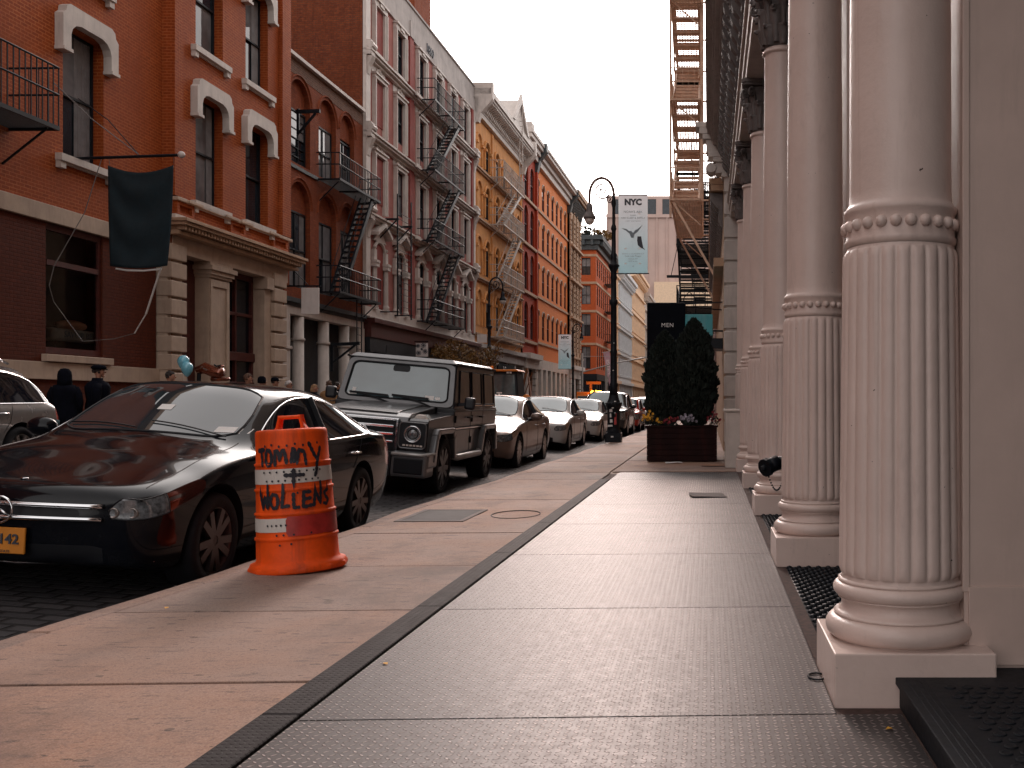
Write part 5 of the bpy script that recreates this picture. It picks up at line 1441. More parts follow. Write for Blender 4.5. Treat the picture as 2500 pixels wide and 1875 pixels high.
# roof garden on the corner house
def bush(name, label, cat, loc, r, n, mat, seed, trunk=None, flat=.7, leafs=(.05, .1), group=None, th=.0):
    g = random.Random(seed); t = thing(name, label, cat, loc, group=group)
    if trunk:
        m = MB(); hgt = trunk
        m.tube([(0, 0, -hgt), (.03, 0, -hgt * .5), (0, .03, 0)], [.09, .07, .05], 8)
        for k in range(7):
            a = k * 2.4; m.tube([(0, 0, -.3 + .05 * k), (r * .45 * math.cos(a), r * .45 * math.sin(a), .1 + .05 * k), (r * .75 * math.cos(a + .2), r * .75 * math.sin(a + .2), .3 + r * flat * .5 * g.random())], [.04, .025, .01], 5)
        m.build('trunk', M['bark'], t)
    m = MB(); cl = []
    for i in range(26):
        a = g.random() * 2 * PI; q = g.random() ** .5 * r; cl.append((q * math.cos(a), q * math.sin(a), g.uniform(-.55, .75) * r * flat * (1 - .5 * (q / r) ** 2), g.uniform(.16, .34) * r))
    for i in range(n):
        c = cl[g.randrange(len(cl))]; d = Vector((g.gauss(0, 1), g.gauss(0, 1), g.gauss(0, .8))).normalized() * c[3] * g.random() ** .4
        p = Vector(c[:3]) + d; s = g.uniform(*leafs); x = Vector((g.gauss(0, 1), g.gauss(0, 1), g.gauss(0, 1))).normalized(); y = x.cross(Vector((g.gauss(0, 1), g.gauss(0, 1), g.gauss(0, 1)))).normalized()
        m.add([p - x * s, p - y * s * .45, p + x * s, p + y * s * .45], [(0, 1, 2, 3)])
    m.build('crown', mat, t, fix=False)
    return t
bush('roof_shrub', 'left green shrub growing on the roof of the corner brick house', 'shrub', far_side(119, -2.0, 21.6), 1.3, 700, M['conifer'], 4, 1.2, 1.1, (.12, .25))
bush('roof_shrub', 'reddish shrub on the roof edge of the corner brick house', 'shrub', far_side(119, -.2, 21.4), 1.5, 700, M['leaf_autumn'], 5, 1.2, .6, (.12, .25))
bush('street_tree', 'small yellowing street tree standing before the pink house', 'tree', far_side(49.5, 1.7, 3.45), 1.7, 5200, M['leaf_autumn'], 11, 3.5, .55, (.035, .08))

# ---------------------------------------------------------------- flag over the red brick house
F = thing('flag', 'dark teal flag hanging from a pole on the red brick house', 'flag', far_side(22.7, 0, 0), (0, 0, TURN))
m = MB(); m.tube([(-.05, 0, 6.78), (2.42, -.05, 6.84)], .035, 8); m.build('pole', M['black_iron'], F)
m = MB(); m.ball((2.50, -.05, 6.85), .08, 12); m.build('finial', M['sign_white'], F, smooth=True)
m = MB(); m.smooth = True; N = 26; K = 30; vs = []
for j in range(K + 1):
    t = j / K
    for i in range(N + 1):
        s_ = i / N
        x = .78 + 1.52 * s_ - .16 * t * (s_ - .2) * t
        sag = .17 * 4 * s_ * (1 - s_) * (1 - t * .65)
        z = 6.62 - sag - 2.32 * t
        bell = 4 * s_ * (1 - s_)
        fold = .055 * math.sin(2 * PI * (t * 2.1 - .75 * bell * (1 - .3 * t))) * bell ** .7 * min(1, t * 6) * (1 - .45 * t) + .03 * math.sin(s_ * 17 + t) * t * (1 - bell)
        vs.append((x, -.02 + fold, z))
fs = [(j * (N + 1) + i, j * (N + 1) + i + 1, (j + 1) * (N + 1) + i + 1, (j + 1) * (N + 1) + i) for j in range(K) for i in range(N)]
m.add(vs, fs)
o = m.build('cloth', M['cloth_navy'], F, fix=False); sd = o.modifiers.new('thick', 'SOLIDIFY'); sd.thickness = .012
m = MB(); m.tube([(.95, .0, 4.24), (1.2, .0, 4.20), (1.6, 0, 4.19), (2.0, .0, 4.23)], .022, 6); m.build('hem', M['white_ink'], F)
m = MB(); m.bar((2.06, .0, 4.45), (1.62, .05, 3.2), .05, .012); m.bar((1.62, .05, 3.2), (1.35, .05, 2.75), .03, .012); m.build('ribbon', M['white_ink'], F)
m = MB(); m.tube([(.62, 0, 6.8), (.35, -.2, 5.5), (.02, -.75, 4.2), (-.02, -.85, 3.75)], .010, 5); m.build('rope', M['capital'], F); m = MB(); m.tube([(1.35, .05, 2.75), (.9, .0, 2.62), (.3, -.2, 2.55), (-.02, -.7, 3.4), (-.02, -.85, 3.75)], .008, 5)
m.build('rope', M['capital'], F); m = MB(); m.tube([(1.5, -.04, 6.86), (.7, .1, 7.7), (.0, .1, 8.2)], .012, 5); m.build('rope', M['black_iron'], F); m = MB(); m.tube([(1.5, -.04, 6.86), (.6, -.35, 7.6), (.0, -.75, 8.3)], .012, 5)
m.tube([(.78, 0, 6.8), (.8, 0, 6.64)], .008, 4); m.tube([(2.32, -.05, 6.83), (2.30, 0, 6.64)], .008, 4)
m.build('rope', M['capital'], F)
# ================================================================ vehicles (local: x across, y from nose to tail, z up)
def wheel(root, x, y, r, w, rim_mat, style=5, name='wheel', side=1):
    t = MB(); t.m = Matrix.Rotation(PI / 2, 4, 'Y'); t.smooth = True
    t.lathe([(r * .70, -w / 2), (r * .93, -w / 2), (r * .985, -w * .42), (r, -w * .3), (r, w * .3), (r * .985, w * .42), (r * .93, w / 2), (r * .70, w / 2), (r * .68, w * .3), (r * .68, -w * .3), (r * .70, -w / 2)], 40, cap=False)
    o = t.build(name, M['tyre'], root, (x, y, r), (0, 0, 0 if side > 0 else PI), smooth=True)
    g = MB(); g.m = Matrix.Rotation(PI / 2, 4, 'Y'); g.smooth = True
    g.lathe([(r * .71, w * .40), (r * .69, w * .46), (r * .66, w * .40), (r * .64, w * .1), (r * .64, -w * .3)], 40, cap=False)
    g.smooth = False
    for k in range(style):
        a0 = 2 * PI * k / style
        for s_ in (-1, 1):
            a = a0 + s_ * (.17 if style <= 7 else .0); b = a0 + s_ * (.25 if style <= 7 else .0)
            wd = .052 * r / .33 if style <= 7 else .03
            c1, s1 = math.cos(a), math.sin(a); c2, s2 = math.cos(b), math.sin(b)
            g.bar((r * .1 * c1, r * .1 * s1, w * .40), (r * .66 * c2, r * .66 * s2, w * .42), wd, .03, up=(0, 0, 1))
    g.smooth = True; g.lathe([(0.001, w * .46), (r * .09, w * .45), (r * .17, w * .42), (r * .18, w * .3)], 20, cap=False)
    g.build('rim', rim_mat, o)
    g = MB(); g.m = Matrix.Rotation(PI / 2, 4, 'Y'); g.lathe([(.001, w * .12), (r * .64, w * .12)], 30, cap=False); g.build('brake_disc', M['black_plastic'], o)
    return o

SEDAN = dict(L=4.69, W=.905, H=1.44, wb=(.84, 3.68), r=.335, st=[
 # y, w, zb, zm, z4, z5, x5, (x6,z6),(x7,z7),(x8,z8), z9, dy6..9
 (.12, .80, .26, .555, .615, .67, .95, (.84, .705), (.60, .73), (.3, .74), .74, (-.04, -.07, -.095, -.10)),
 (.26, .87, .21, .60, .665, .715, .965, (.86, .755), (.62, .77), (.3, .785), .785, (-.03, -.05, -.07, -.07)),
 (.66, .90, .20, .70, .755, .80, .965, (.87, .815), (.64, .845), (.3, .86), .86, (0, 0, 0, 0)),
 (.84, .905, .20, .62, .795, .84, .975, (.88, .88), (.65, .91), (.3, .925), .925, (0, 0, 0, 0)),
 (1.22, .905, .20, .60, .84, .885, .975, (.89, .925), (.66, .96), (.3, .975), .98, (0, 0, 0, 0)),
 (1.50, .905, .19, .60, .865, .91, .97, (.875, .95), (.80, .985), (.42, 1.02), 1.03, (.02, -.05, -.12, -.14)),
 (2.25, .905, .19, .60, .89, .935, .96, (.735, 1.325), (.665, 1.385), (.35, 1.42), 1.425, (-.04, -.03, -.12, -.14)),
 (2.78, .905, .19, .60, .90, .945, .96, (.735, 1.36), (.655, 1.42), (.33, 1.44), 1.445, (0, 0, 0, 0)),
 (3.42, .905, .19, .60, .915, .96, .96, (.715, 1.30), (.635, 1.365), (.33, 1.395), 1.40, (0, 0, .03, .04)),
 (4.05, .90, .20, .62, .93, .99, .96, (.83, 1.035), (.70, 1.065), (.38, 1.085), 1.09, (0, .03, .07, .08)),
 (4.38, .885, .22, .64, .88, .985, .94, (.82, 1.015), (.64, 1.04), (.3, 1.05), 1.055, (0, 0, .02, .03)),
 (4.60, .86, .27, .64, .85, .94, .93, (.80, .975), (.60, 1.0), (.3, 1.01), 1.015, (.02, .04, .05, .05)),
 (4.66, .82, .32, .62, .80, .87, .93, (.82, .90), (.60, .92), (.3, .93), .93, (.02, .04, .05, .05))],
 shield=(5, 6), side=(5, 9), rear=(8, 9), fr=(1, .74, .56, .3, 0))
SUV = dict(L=4.8, W=.96, H=1.74, wb=(.88, 3.80), r=.38, st=[
 (.08, .84, .34, .62, .78, .88, .95, (.84, .95), (.60, .985), (.3, 1.0), 1.0, (-.03, -.05, -.065, -.07)),
 (.20, .91, .28, .64, .80, .93, .965, (.86, .99), (.62, 1.02), (.3, 1.03), 1.03, (-.02, -.03, -.04, -.04)),
 (.46, .95, .27, .72, .86, .97, .965, (.87, 1.03), (.64, 1.055), (.3, 1.065), 1.065, (0, 0, 0, 0)),
 (.88, .96, .27, .70, .90, 1.01, .965, (.88, 1.06), (.65, 1.09), (.3, 1.10), 1.10, (0, 0, 0, 0)),
 (1.15, .96, .27, .70, .92, 1.03, .965, (.89, 1.075), (.66, 1.11), (.3, 1.125), 1.13, (0, 0, 0, 0)),
 (1.42, .96, .26, .70, .94, 1.05, .955, (.875, 1.085), (.80, 1.12), (.42, 1.15), 1.16, (.02, -.04, -.1, -.12)),
 (2.05, .96, .26, .70, .96, 1.07, .94, (.78, 1.60), (.70, 1.67), (.35, 1.71), 1.715, (-.04, -.03, -.1, -.12)),
 (2.70, .96, .26, .70, .97, 1.08, .94, (.78, 1.64), (.69, 1.71), (.33, 1.735), 1.74, (0, 0, 0, 0)),
 (4.22, .96, .26, .70, .98, 1.10, .94, (.77, 1.63), (.68, 1.69), (.33, 1.72), 1.72, (0, 0, .04, .05)),
 (4.52, .94, .28, .70, .99, 1.12, .94, (.88, 1.15), (.74, 1.18), (.38, 1.19), 1.19, (0, .04, .08, .09)),
 (4.62, .93, .30, .70, .98, 1.10, .94, (.88, 1.12), (.72, 1.13), (.3, 1.14), 1.14, (0, .02, .05, .05)),
 (4.72, .90, .34, .68, .94, 1.03, .93, (.84, 1.06), (.64, 1.08), (.3, 1.09), 1.09, (.02, .04, .05, .05)),
 (4.76, .86, .40, .66, .88, .96, .93, (.84, .98), (.64, 1.0), (.3, 1.01), 1.01, (.02, .04, .05, .05))],
 shield=(5, 6), side=(5, 9), rear=(8, 9), fr=(1, .84, .62, .3, 0))

def loops_of(me):
    """closed boundary loops of a mesh"""
    cnt = {}
    for p in me.polygons:
        for e in p.edge_keys: cnt[e] = cnt.get(e, 0) + 1
    nb = {}
    for e, c in cnt.items():
        if c == 1:
            nb.setdefault(e[0], []).append(e[1]); nb.setdefault(e[1], []).append(e[0])
    out = []; seen = set()
    for s_ in nb:
        if s_ in seen: continue
        lp = [s_]; seen.add(s_); cur = s_
        while True:
            nx = [q for q in nb[cur] if q not in seen]
            if not nx: break
            cur = nx[0]; seen.add(cur); lp.append(cur)
        if len(lp) > 4: out.append([me.vertices[i].co.copy() for i in lp])
    return out

def car_shell(P, sx=1, sy=1, sz=1, wells=True):
    st = P['st']; fr = P['fr']; n = len(st); vs = []; idx = {}
    def V(key, p):
        if key not in idx: idx[key] = len(vs); vs.append((p[0] * sx, p[1] * sy, p[2] * sz))
        return idx[key]
    def ring(i, sgn):
        y, w, zb, zm, z4, z5, x5, a6, a7, a8, z9, dy = st[i]
        pts = [(.55 * w, y, zb), (.93 * w, y, zb), (.99 * w, y, zb + .13), (w, y, zm), (.992 * w, y, z4), (x5 * w, y, z5),
               (a6[0] * w, y + dy[0], a6[1]), (a7[0] * w, y + dy[1], a7[1]), (a8[0] * w, y + dy[2], a8[1]), (0, y + dy[3], z9)]
        return [V(('r', i, j, 0 if j == 9 else sgn), (p[0] * sgn, p[1], p[2])) for j, p in enumerate(pts)]
    faces = []; mats = []
    def F(f, m): faces.append(f); mats.append(m)
    rings = {s: [ring(i, s) for i in range(n)] for s in (-1, 1)}
    sh, sd, rr = P['shield'], P['side'], P['rear']
    for s in (-1, 1):
        for i in range(n - 1):
            for j in range(9):
                a, b, c, d = rings[s][i][j], rings[s][i + 1][j], rings[s][i + 1][j + 1], rings[s][i][j + 1]
                m = 0
                if j >= 7 and sh[0] <= i < sh[1]: m = 1
                if j >= 7 and rr[0] <= i < rr[1]: m = 8
                if j == 5 and sd[0] <= i < sd[1]: m = 2
                if j in (3, 4) and i == 0: m = 3
                if j in (3, 4) and i == 1: m = 9
                if j in (3,4) and i in (n - 3, n - 2): m = 6
                if j == 0: m = 5
                F((a, b, c, d) if s > 0 else (d, c, b, a), m)
    for i in range(n - 1): F((rings[-1][i][0], rings[-1][i + 1][0], rings[1][i + 1][0], rings[1][i][0]), 5)
    for end, i, sg in (('f', 0, -1), ('b', n - 1, 1)):
        y, w, zb, zm, z4, z5, x5, a6, a7, a8, z9, dy = st[i]
        bl = .11 if end == 'f' else .10
        rows = [(.55 * w, zb), (.93 * w, zb), (.99 * w, zb + .13), (w, zm), (.992 * w, z4)]
        grid = {}
        for s in (-1, 1):
            for j, (x, z) in enumerate(rows):
                for k, f in enumerate(fr):
                    if k == 0: grid[(s, j, 0)] = rings[s][i][j]
                    else:
                        lean = {0: .05, 1: .02, 2: -.01, 3: -.03, 4: -.01}[j]
                        grid[(s, j, k)] = V((end, j, k, 0 if k == 4 else s), (x * f * s if j else .93 * w * f * s, y + sg * (bl * (1 - f * f) - lean * (1 - f)), z if j != 0 else zb + .0))
            for k in range(5): grid[(s, 5, k)] = rings[s][i][5 + k]
            for j in range(5):
                for k in range(4):
                    if j == 0: continue
                    m = 0
                    if end == 'f':
                        if j in (3, 4) and k == 0: m = 3
                        if j in (3,) and k >= 2: m = 4
                        if j == 1 and k >= 1: m = 5
                    else:
                        if j in (3, 4) and k in (0, 1): m = 6
                        if j == 1: m = 5
                    q = (grid[(s, j, k)], grid[(s, j + 1, k)], grid[(s, j + 1, k + 1)], grid[(s, j, k + 1)])
                    F(q, m)
        # close underneath
        bot = [grid[(-1, 1, k)] for k in range(4)] + [grid[(1, 1, k)] for k in range(4, -1, -1)]
        F(tuple(bot[::1] + [rings[1][i][0], rings[-1][i][0]]), 5)
    me = bpy.data.meshes.new('cage'); me.from_pydata(vs, [], faces)
    me.polygons.foreach_set('material_index', mats)
    bm = bmesh.new(); bm.from_mesh(me)
    bmesh.ops.remove_doubles(bm, verts=bm.verts, dist=1e-5)
    bmesh.ops.recalc_face_normals(bm, faces=bm.faces)
    cl = bm.edges.layers.float.get('crease_edge') or bm.edges.layers.float.new('crease_edge')
    for e in bm.edges:
        if len(e.link_faces) == 2 and e.link_faces[0].material_index != e.link_faces[1].material_index:
            pr = {e.link_faces[0].material_index, e.link_faces[1].material_index}
            e[cl] = .55 if (3 in pr or 6 in pr or 9 in pr) else (.5 if 4 in pr or 5 in pr else .45)
    bm.to_mesh(me); bm.free()
    o = bpy.data.objects.new('tmp_cage', me); COL.objects.link(o)
    for k in range(10): me.materials.append(bpy.data.materials.get('slot%d' % k) or bpy.data.materials.new('slot%d' % k))
    s = o.modifiers.new('s', 'SUBSURF'); s.levels = 3; s.render_levels = 3
    tmp = [o]
    if wells:
        c = MB(); R_ = P['r'] + .055
        for yy in P['wb']:
            for sgn in (-1, 1):
                c.m = Matrix.Translation((sgn * (P['W'] * sx - .14), yy * sy, P['r'] + .01)) @ Matrix.Rotation(PI / 2, 4, 'Y')
                c.lathe([(R_, -.18), (R_, .30)], 44)
        co = c.build('tmp_cut', bpy.data.materials['slot7']); tmp.append(co)
        b = o.modifiers.new('b', 'BOOLEAN'); b.operation = 'DIFFERENCE'; b.object = co; b.solver = 'EXACT'; b.material_mode = 'TRANSFER'
    dg = bpy.context.evaluated_depsgraph_get(); dg.update()
    out = bpy.data.meshes.new_from_object(o.evaluated_get(dg))
    for q in tmp: bpy.data.objects.remove(q)
    slot = {i: int(m.name[4:]) if m and m.name.startswith('slot') else 0 for i, m in enumerate(out.materials)}
    parts = {}
    for p in out.polygons: parts.setdefault(slot.get(p.material_index, 0), []).append(tuple(p.vertices))
    bvh = BVHTree.FromPolygons([v.co.copy() for v in out.vertices], [tuple(p.vertices) for p in out.polygons])
    res = {}
    for k, fs in parts.items():
        used = sorted({i for f in fs for i in f}); mp = {v: i for i, v in enumerate(used)}
        m2 = bpy.data.meshes.new('body_part'); m2.from_pydata([out.vertices[i].co[:] for i in used], [], [tuple(mp[i] for i in f) for f in fs])
        m2.polygons.foreach_set('use_smooth', [True] * len(m2.polygons)); res[k] = m2
    return res, bvh

def split_x(me):
    """left and right halves of a mesh as two meshes"""
    out = []
    for s in (-1, 1):
        fs = [tuple(p.vertices) for p in me.polygons if p.center.x * s > 0]
        if not fs: continue
        used = sorted({i for f in fs for i in f}); mp = {v: i for i, v in enumerate(used)}
        m2 = bpy.data.meshes.new('half'); m2.from_pydata([me.vertices[i].co[:] for i in used], [], [tuple(mp[i] for i in f) for f in fs])
        m2.polygons.foreach_set('use_smooth', [True] * len(m2.polygons)); out.append(m2)
    return out

def split_y(me, y0):
    out = []
    for s in (-1, 1):
        fs = [tuple(p.vertices) for p in me.polygons if (p.center.y - y0) * s > 0]
        if not fs: continue
        used = sorted({i for f in fs for i in f}); mp = {v: i for i, v in enumerate(used)}
        m2 = bpy.data.meshes.new('half'); m2.from_pydata([me.vertices[i].co[:] for i in used], [], [tuple(mp[i] for i in f) for f in fs])
        m2.polygons.foreach_set('use_smooth', [True] * len(m2.polygons)); out.append(m2)
    return out

def mk(name, me, mat, parent):
    me.materials.clear(); me.materials.append(mat)
    o = bpy.data.objects.new(name, me); COL.objects.link(o); o.parent = parent; return o

def build_car(name, label, cat, P, loc, roll, paint, sx=1, sy=1, sz=1, yaw=0, rim='rim', spokes=5, trim='chrome', group=None, glass='glass_car', sideglass='glass_tint', plate=None, grille='slats', mirror=True, detail=True):
    root = thing(name, label, cat, loc, (0, roll, yaw), group)
    parts, bvh = car_shell(P, sx, sy, sz)
    W = P['W'] * sx
    body = mk('body', parts[0], paint, root)
    if 7 in parts:
        for h in split_x(parts[7]):
            for q in split_y(h, P['L'] * sy / 2): mk('wheel_well', q, M['black_plastic'], root)
    if 5 in parts: mk('lower_trim', parts[5], M['black_plastic'], root)
    ws = mk('windscreen', parts[1], M[glass], root)
    mk('rear_window', parts[8], M[sideglass], root)
    for h in split_x(parts[2]): mk('side_window', h, M[sideglass], root)
    for h in split_x(parts[3]):
        hl = mk('headlight', h, M['lamp_glass'], root)
    for h in split_x(parts[9]): mk('indicator', h, M['amber_dark'], root)
    for h in split_x(parts[6]): mk('tail_light', h, M['red_lens'], root)
    g = mk('grille', parts[4], M['black_plastic'], root)
    st = P['st']
    if not detail: pass
    # trims round the side windows
    m = MB()
    for lp in loops_of(parts[2]): m.tube(lp[::2], .009, 5, closed=True)
    m.build('window_trim', M[trim], root, smooth=True)
    m = MB()
    for lp in loops_of(parts[1]): m.tube(lp[::2], .010, 5, closed=True)
    m.build('seal', M['black_plastic'], ws)
    for lp in loops_of(parts[3]): m = MB(); m.tube(lp[::2], .005, 4, closed=True); m.build('lamp_trim', M['black_plastic'], root)
    def sidept(y, z, s):
        h = bvh.ray_cast(Vector((2.5 * s, y, z)), Vector((-s, 0, 0)))
        return h[0] if h[0] else None
    def toppt(x, y):
        h = bvh.ray_cast(Vector((x, y, 4)), Vector((0, 0, -1))); return h[0] if h[0] else None
    zt = st[6][5] * sz
    seams = MB()
    for s in (-1, 1):
        for pts in ([(1.52 * sy, zt - .03), (1.50 * sy, .6 * sz), (1.55 * sy, .33 * sz)], [(2.72 * sy, zt), (2.72 * sy, .5), (2.70 * sy, .3 * sz)], [(3.66 * sy, zt + .01), (3.55 * sy, .82 * sz), (3.42 * sy, .68 * sz)],
                    [(1.55 * sy, .30 * sz), (2.2 * sy, .29 * sz), (3.15 * sy, .30 * sz)]):
            P3 = []
            for (ya, za), (yb, zb) in zip(pts, pts[1:]):
                for i in range(9):
                    q = sidept(ya + (yb - ya) * i / 8, za + (zb - za) * i / 8, s)
                    if q: P3.append(q)
            if len(P3) > 2: seams.tube(P3, .0045, 4)
    P3 = []
    for s in (-1, 1):
        P3 = []
        for i in range(16):
            y = (.24 + 1.2 * i / 15) * sy; q = toppt(s * W * .80, y)
            if q: P3.append(q)
        if len(P3) > 2: seams.tube(P3, .004, 4)
    seams.build('panel_gap', M['black_plastic'], root)
    for s in (-1, 1):
        for yy in (2.52 * sy, 3.42 * sy):
            q = sidept(yy, zt - .11, s)
            if q:
                h = MB(); h.tube([(q.x - s * .01, yy - .10, q.z), (q.x + s * .035, yy - .08, q.z), (q.x + s * .035, yy + .08, q.z), (q.x - s * .01, yy + .10, q.z)], .012, 6); h.build('door_handle', M[trim] if trim == 'chrome' else paint, root, smooth=True)
    # pillar between the side windows
    for s in (-1, 1):
        a = sidept(2.78 * sy, zt + .02, s); b = sidept(2.82 * sy, (st[7][7][1] - .03) * sz, s)
        if a and b: p = MB(); p.bar(a + Vector((s * .002, 0, 0)), b + Vector((s * .002, 0, 0)), .02, .08, up=(s, 0, .3)); p.build('door_pillar', M['black_plastic'], root)
    for yy in P['wb']:
        for s in (-1, 1): wheel(root, s * (W - .12), yy * sy, P['r'], .22, M[rim], spokes, side=s)
    if mirror:
        for s in (-1, 1):
            y0 = 1.86 * sy; z0 = zt + .07; q = sidept(y0, z0 - .09, s); bx = abs(q.x) if q else W * .93
            mm = MB(); mm.m = Matrix.Translation((s * (bx + .15), y0 - .04, z0)); mm.smooth = True; mm.ball((0, 0, 0), .12, 14, (1.0, .62, .66))
            mo = mm.build('wing_mirror', paint, root, smooth=True)
            mm = MB(); mm.tube([(s * (bx - .05), y0 + .03, z0 - .06), (s * (bx + .1), y0, z0 - .05)], .03, 8); mm.build('mirror_stalk', M['black_plastic'], mo)
            mm = MB(); mm.m = Matrix.Translation((s * (bx + .15), y0 + .028, z0)); mm.lathe([(.001, 0), (.09, 0)], 16); 
            mm = MB(); mm.box(s * (bx + .06), s * (bx + .25), y0 + .02, y0 + .036, z0 - .055, z0 + .055); mm.build('mirror_glass', M['glass_car'], mo, bevel=.01)
    # nose details
    yf = (st[0][0] - .17) * sy
    def nose(x, z):
        h = bvh.ray_cast(Vector((x, -3, z)), Vector((0, 1, 0))); return h[0].y if h[0] else yf
    zg0, zg1 = st[0][3] * sz, st[0][4] * sz
    m = MB()
    for t in ((.28, .72) if grille == 'slats' else (.2, .4, .6, .8)):
        z = zg0 + (zg1 - zg0) * t + (-.02 if grille == 'slats' else 0)
        m.tube([(x, nose(x, z) - .012, z) for x in [W * .56 * (i / 8 - 1) for i in range(0, 17)]], .012 if grille == 'slats' else .006, 6)
    if grille != 'none': m.build('grille_bar', M['chrome'], root, smooth=True)
    # lamp innards
    for s in (-1, 1):
        for fx in (.80, .93):
            x = s * W * fx * .86; z = (zg0 + st[0][5] * sz) / 2 - .015
            m = MB(); m.m = Matrix.Translation((x, nose(x, z) - .002, z)) @ Matrix.Rotation(PI / 2, 4, 'X'); m.lathe([(.030, -.01), (.034, .004), (.028, .006), (.018, -.004), (.001, -.004)], 16); m.build('lamp', M['rim'], root, smooth=True)
        q = None
        if q: m = MB(); m.m = Matrix.Translation(q); m.ball((0, 0, 0), .04, 8, (.3, 1.3, .8)); m.build('indicator', M['amber'], root, smooth=True)
    if plate:
        z = .41 * sz; y = nose(0, z) - .03
        m = MB(); m.box(-.155, .155, y - .006, y + .01, z - .08, z + .08); p = m.build('number_plate', M[plate], root, bevel=.004)
    # wipers
    m = MB()
    for x0, x1 in ((.62, .02), (-.05, -.62)):
        pts = []
        for i in range(6):
            t = i / 5; x = W / .905 * (x0 + (x1 - x0) * t); q = toppt(x, (1.50 + .05 * t) * sy if False else (1.47 - .06 * (1 - abs(x) / W)) * sy + .10 * t)
            if q: pts.append(q + Vector((0, 0, .015)))
        if len(pts) > 2: m.tube(pts, .006, 5)
    m.build('wiper', M['black_plastic'], root)
    return root, bvh, nose, sidept

blackp = car_paint('black_car_paint', (.002, .003, .006), 0, .12, 1.40); blackp.node_tree.nodes['Principled BSDF'].inputs['Coat Weight'].default_value = .42; blackp.node_tree.nodes['Principled BSDF'].inputs['Specular IOR Level'].default_value = .1
Scar, bv, nose, sidept = build_car('black_sedan', 'shiny black sedan parked behind the orange drum, nose towards us', 'sedan', SEDAN, (-4.35, 6.03, -.12), R(3.2), blackp, plate='plate_orange', rim='rim_dark', spokes=5, grille='none', glass='glass_dark_screen', group='cars parked along the near kerb')
for x0, x1, z0, z1 in ((.50, .63, 1.055, 1.095), (.655, .72, 1.05, 1.085), (-.05, .06, 1.20, 1.24)):
    m = MB(); m.add([(x, nose(x, z) - .006, z) for x, z in ((x0, z0), (x1, z0), (x1, z1), (x0, z1))], [(0, 1, 2, 3)]); m.build('sticker', M['paper'], Scar)
# nose: wide chrome blades, emblem, plate lettering, lower chrome lip
m = MB()
for z in (.635, .555):
    m.tube([(x, nose(x, z) - .02, z) for x in [.57 * (i / 6 - 1) for i in range(13)]], .016, 8)
m.build('grille_bar', M['chrome'], Scar, smooth=True)
m = MB(); m.m = Matrix.Translation((0, nose(0, .60) - .05, .60)) @ Matrix.Rotation(PI / 2, 4, 'X'); 
m.tube([(.08 * math.cos(a * PI / 12), .08 * math.sin(a * PI / 12), 0) for a in range(24)], .007, 6, closed=True)
for k in range(3): a = PI / 2 + k * 2 * PI / 3; m.tube([(0, 0, .003), (.076 * math.cos(a), .076 * math.sin(a), 0)], [.012, .004], 6)
m.build('emblem', M['chrome'], Scar, smooth=True)
m = MB(); h = bv.ray_cast(Vector((0, .18, 3)), Vector((0, 0, -1)))[0]; m.ball((0, .16, h.z - .003), .024, 10, (1, 1, .2)); m.build('badge', M['chrome'], Scar, smooth=True)
m = MB(); m.tube([(x, nose(x, .25) - .012, .25 + .04 * abs(x)) for x in [.8 * (i / 8 - 1) for i in range(17)]], .010, 6); m.build('lower_lip', M['chrome'], Scar, smooth=True)
yp = nose(0, .41) - .037
lettering('T·4142', .085, M['ink'], Scar, (.0, yp - .004, .418), (PI / 2, 0, 0), depth=.002, bold=.002)
lettering('EMPIRE STATE', .022, M['ink'], Scar, (.0, yp - .004, .345), (PI / 2, 0, 0), depth=.001)
m = MB(); m.box(.30, .42, 1.72, 1.76, 1.14, 1.15)
m = MB()
for s_ in (-1, 1):
    pass

def paint2(n, c, me=.5, r=.3): return car_paint(n, c, me, r)
G = 'cars parked along the near kerb'
build_car('brown_sedan', 'brownish grey sedan parked directly behind the boxy off-road car', 'sedan', SEDAN, (-4.55, 18.1, -.12), R(1.5), paint2('brown_grey_paint', (.17, .115, .095), .35, .38), 1.0, 1.03, 1.0, spokes=7, group=G, grille='fine')
build_car('white_sedan', 'white sedan with dark headlights parked behind the brown one', 'sedan', SEDAN, (-4.55, 25.0, -.11), R(1.5), paint2('white_paint', (.42, .40, .385), 0, .4), 1.0, 1.04, 1.01, spokes=7, group=G, grille='fine', trim='chrome')
build_car('white_sedan', 'smaller white sedan with orange indicator nearest behind the lamp post', 'sedan', SEDAN, (-4.34, 31.2, -.11), R(1), paint2('pearl_paint', (.40, .38, .36), 0, .4), .98, .98, .98, spokes=7, group=G, grille='none', trim='black_plastic')
build_car('dark_suv', 'dark tall car half hidden by the lamp post', 'suv', SUV, (-4.05, 36.9, -.11), R(1), paint2('near_black_paint', (.015, .017, .02), 0, .2), 1, 1, 1, spokes=7, group=G)
build_car('red_car', 'red car parked between the dark tall car and a white one', 'suv', SUV, (-3.95, 43.2, -.11), R(1), paint2('red_paint', (.42, .03, .015), .1, .25), .95, .93, .88, spokes=7, group=G)
build_car('white_suv', 'white car parked behind the red car, near the planter', 'suv', SUV, (-3.85, 49.8, -.11), R(1), paint2('white_paint_b', (.5, .48, .46), 0, .3), .95, .95, .90, spokes=7, group=G)
build_car('pale_suv', 'pale car, the farthest one still visible along the near kerb', 'suv', SUV, (-3.75, 57, -.11), R(1), paint2('silver_paint', (.45, .45, .46), .4, .3), .95, .95, .95, spokes=7, group=G)
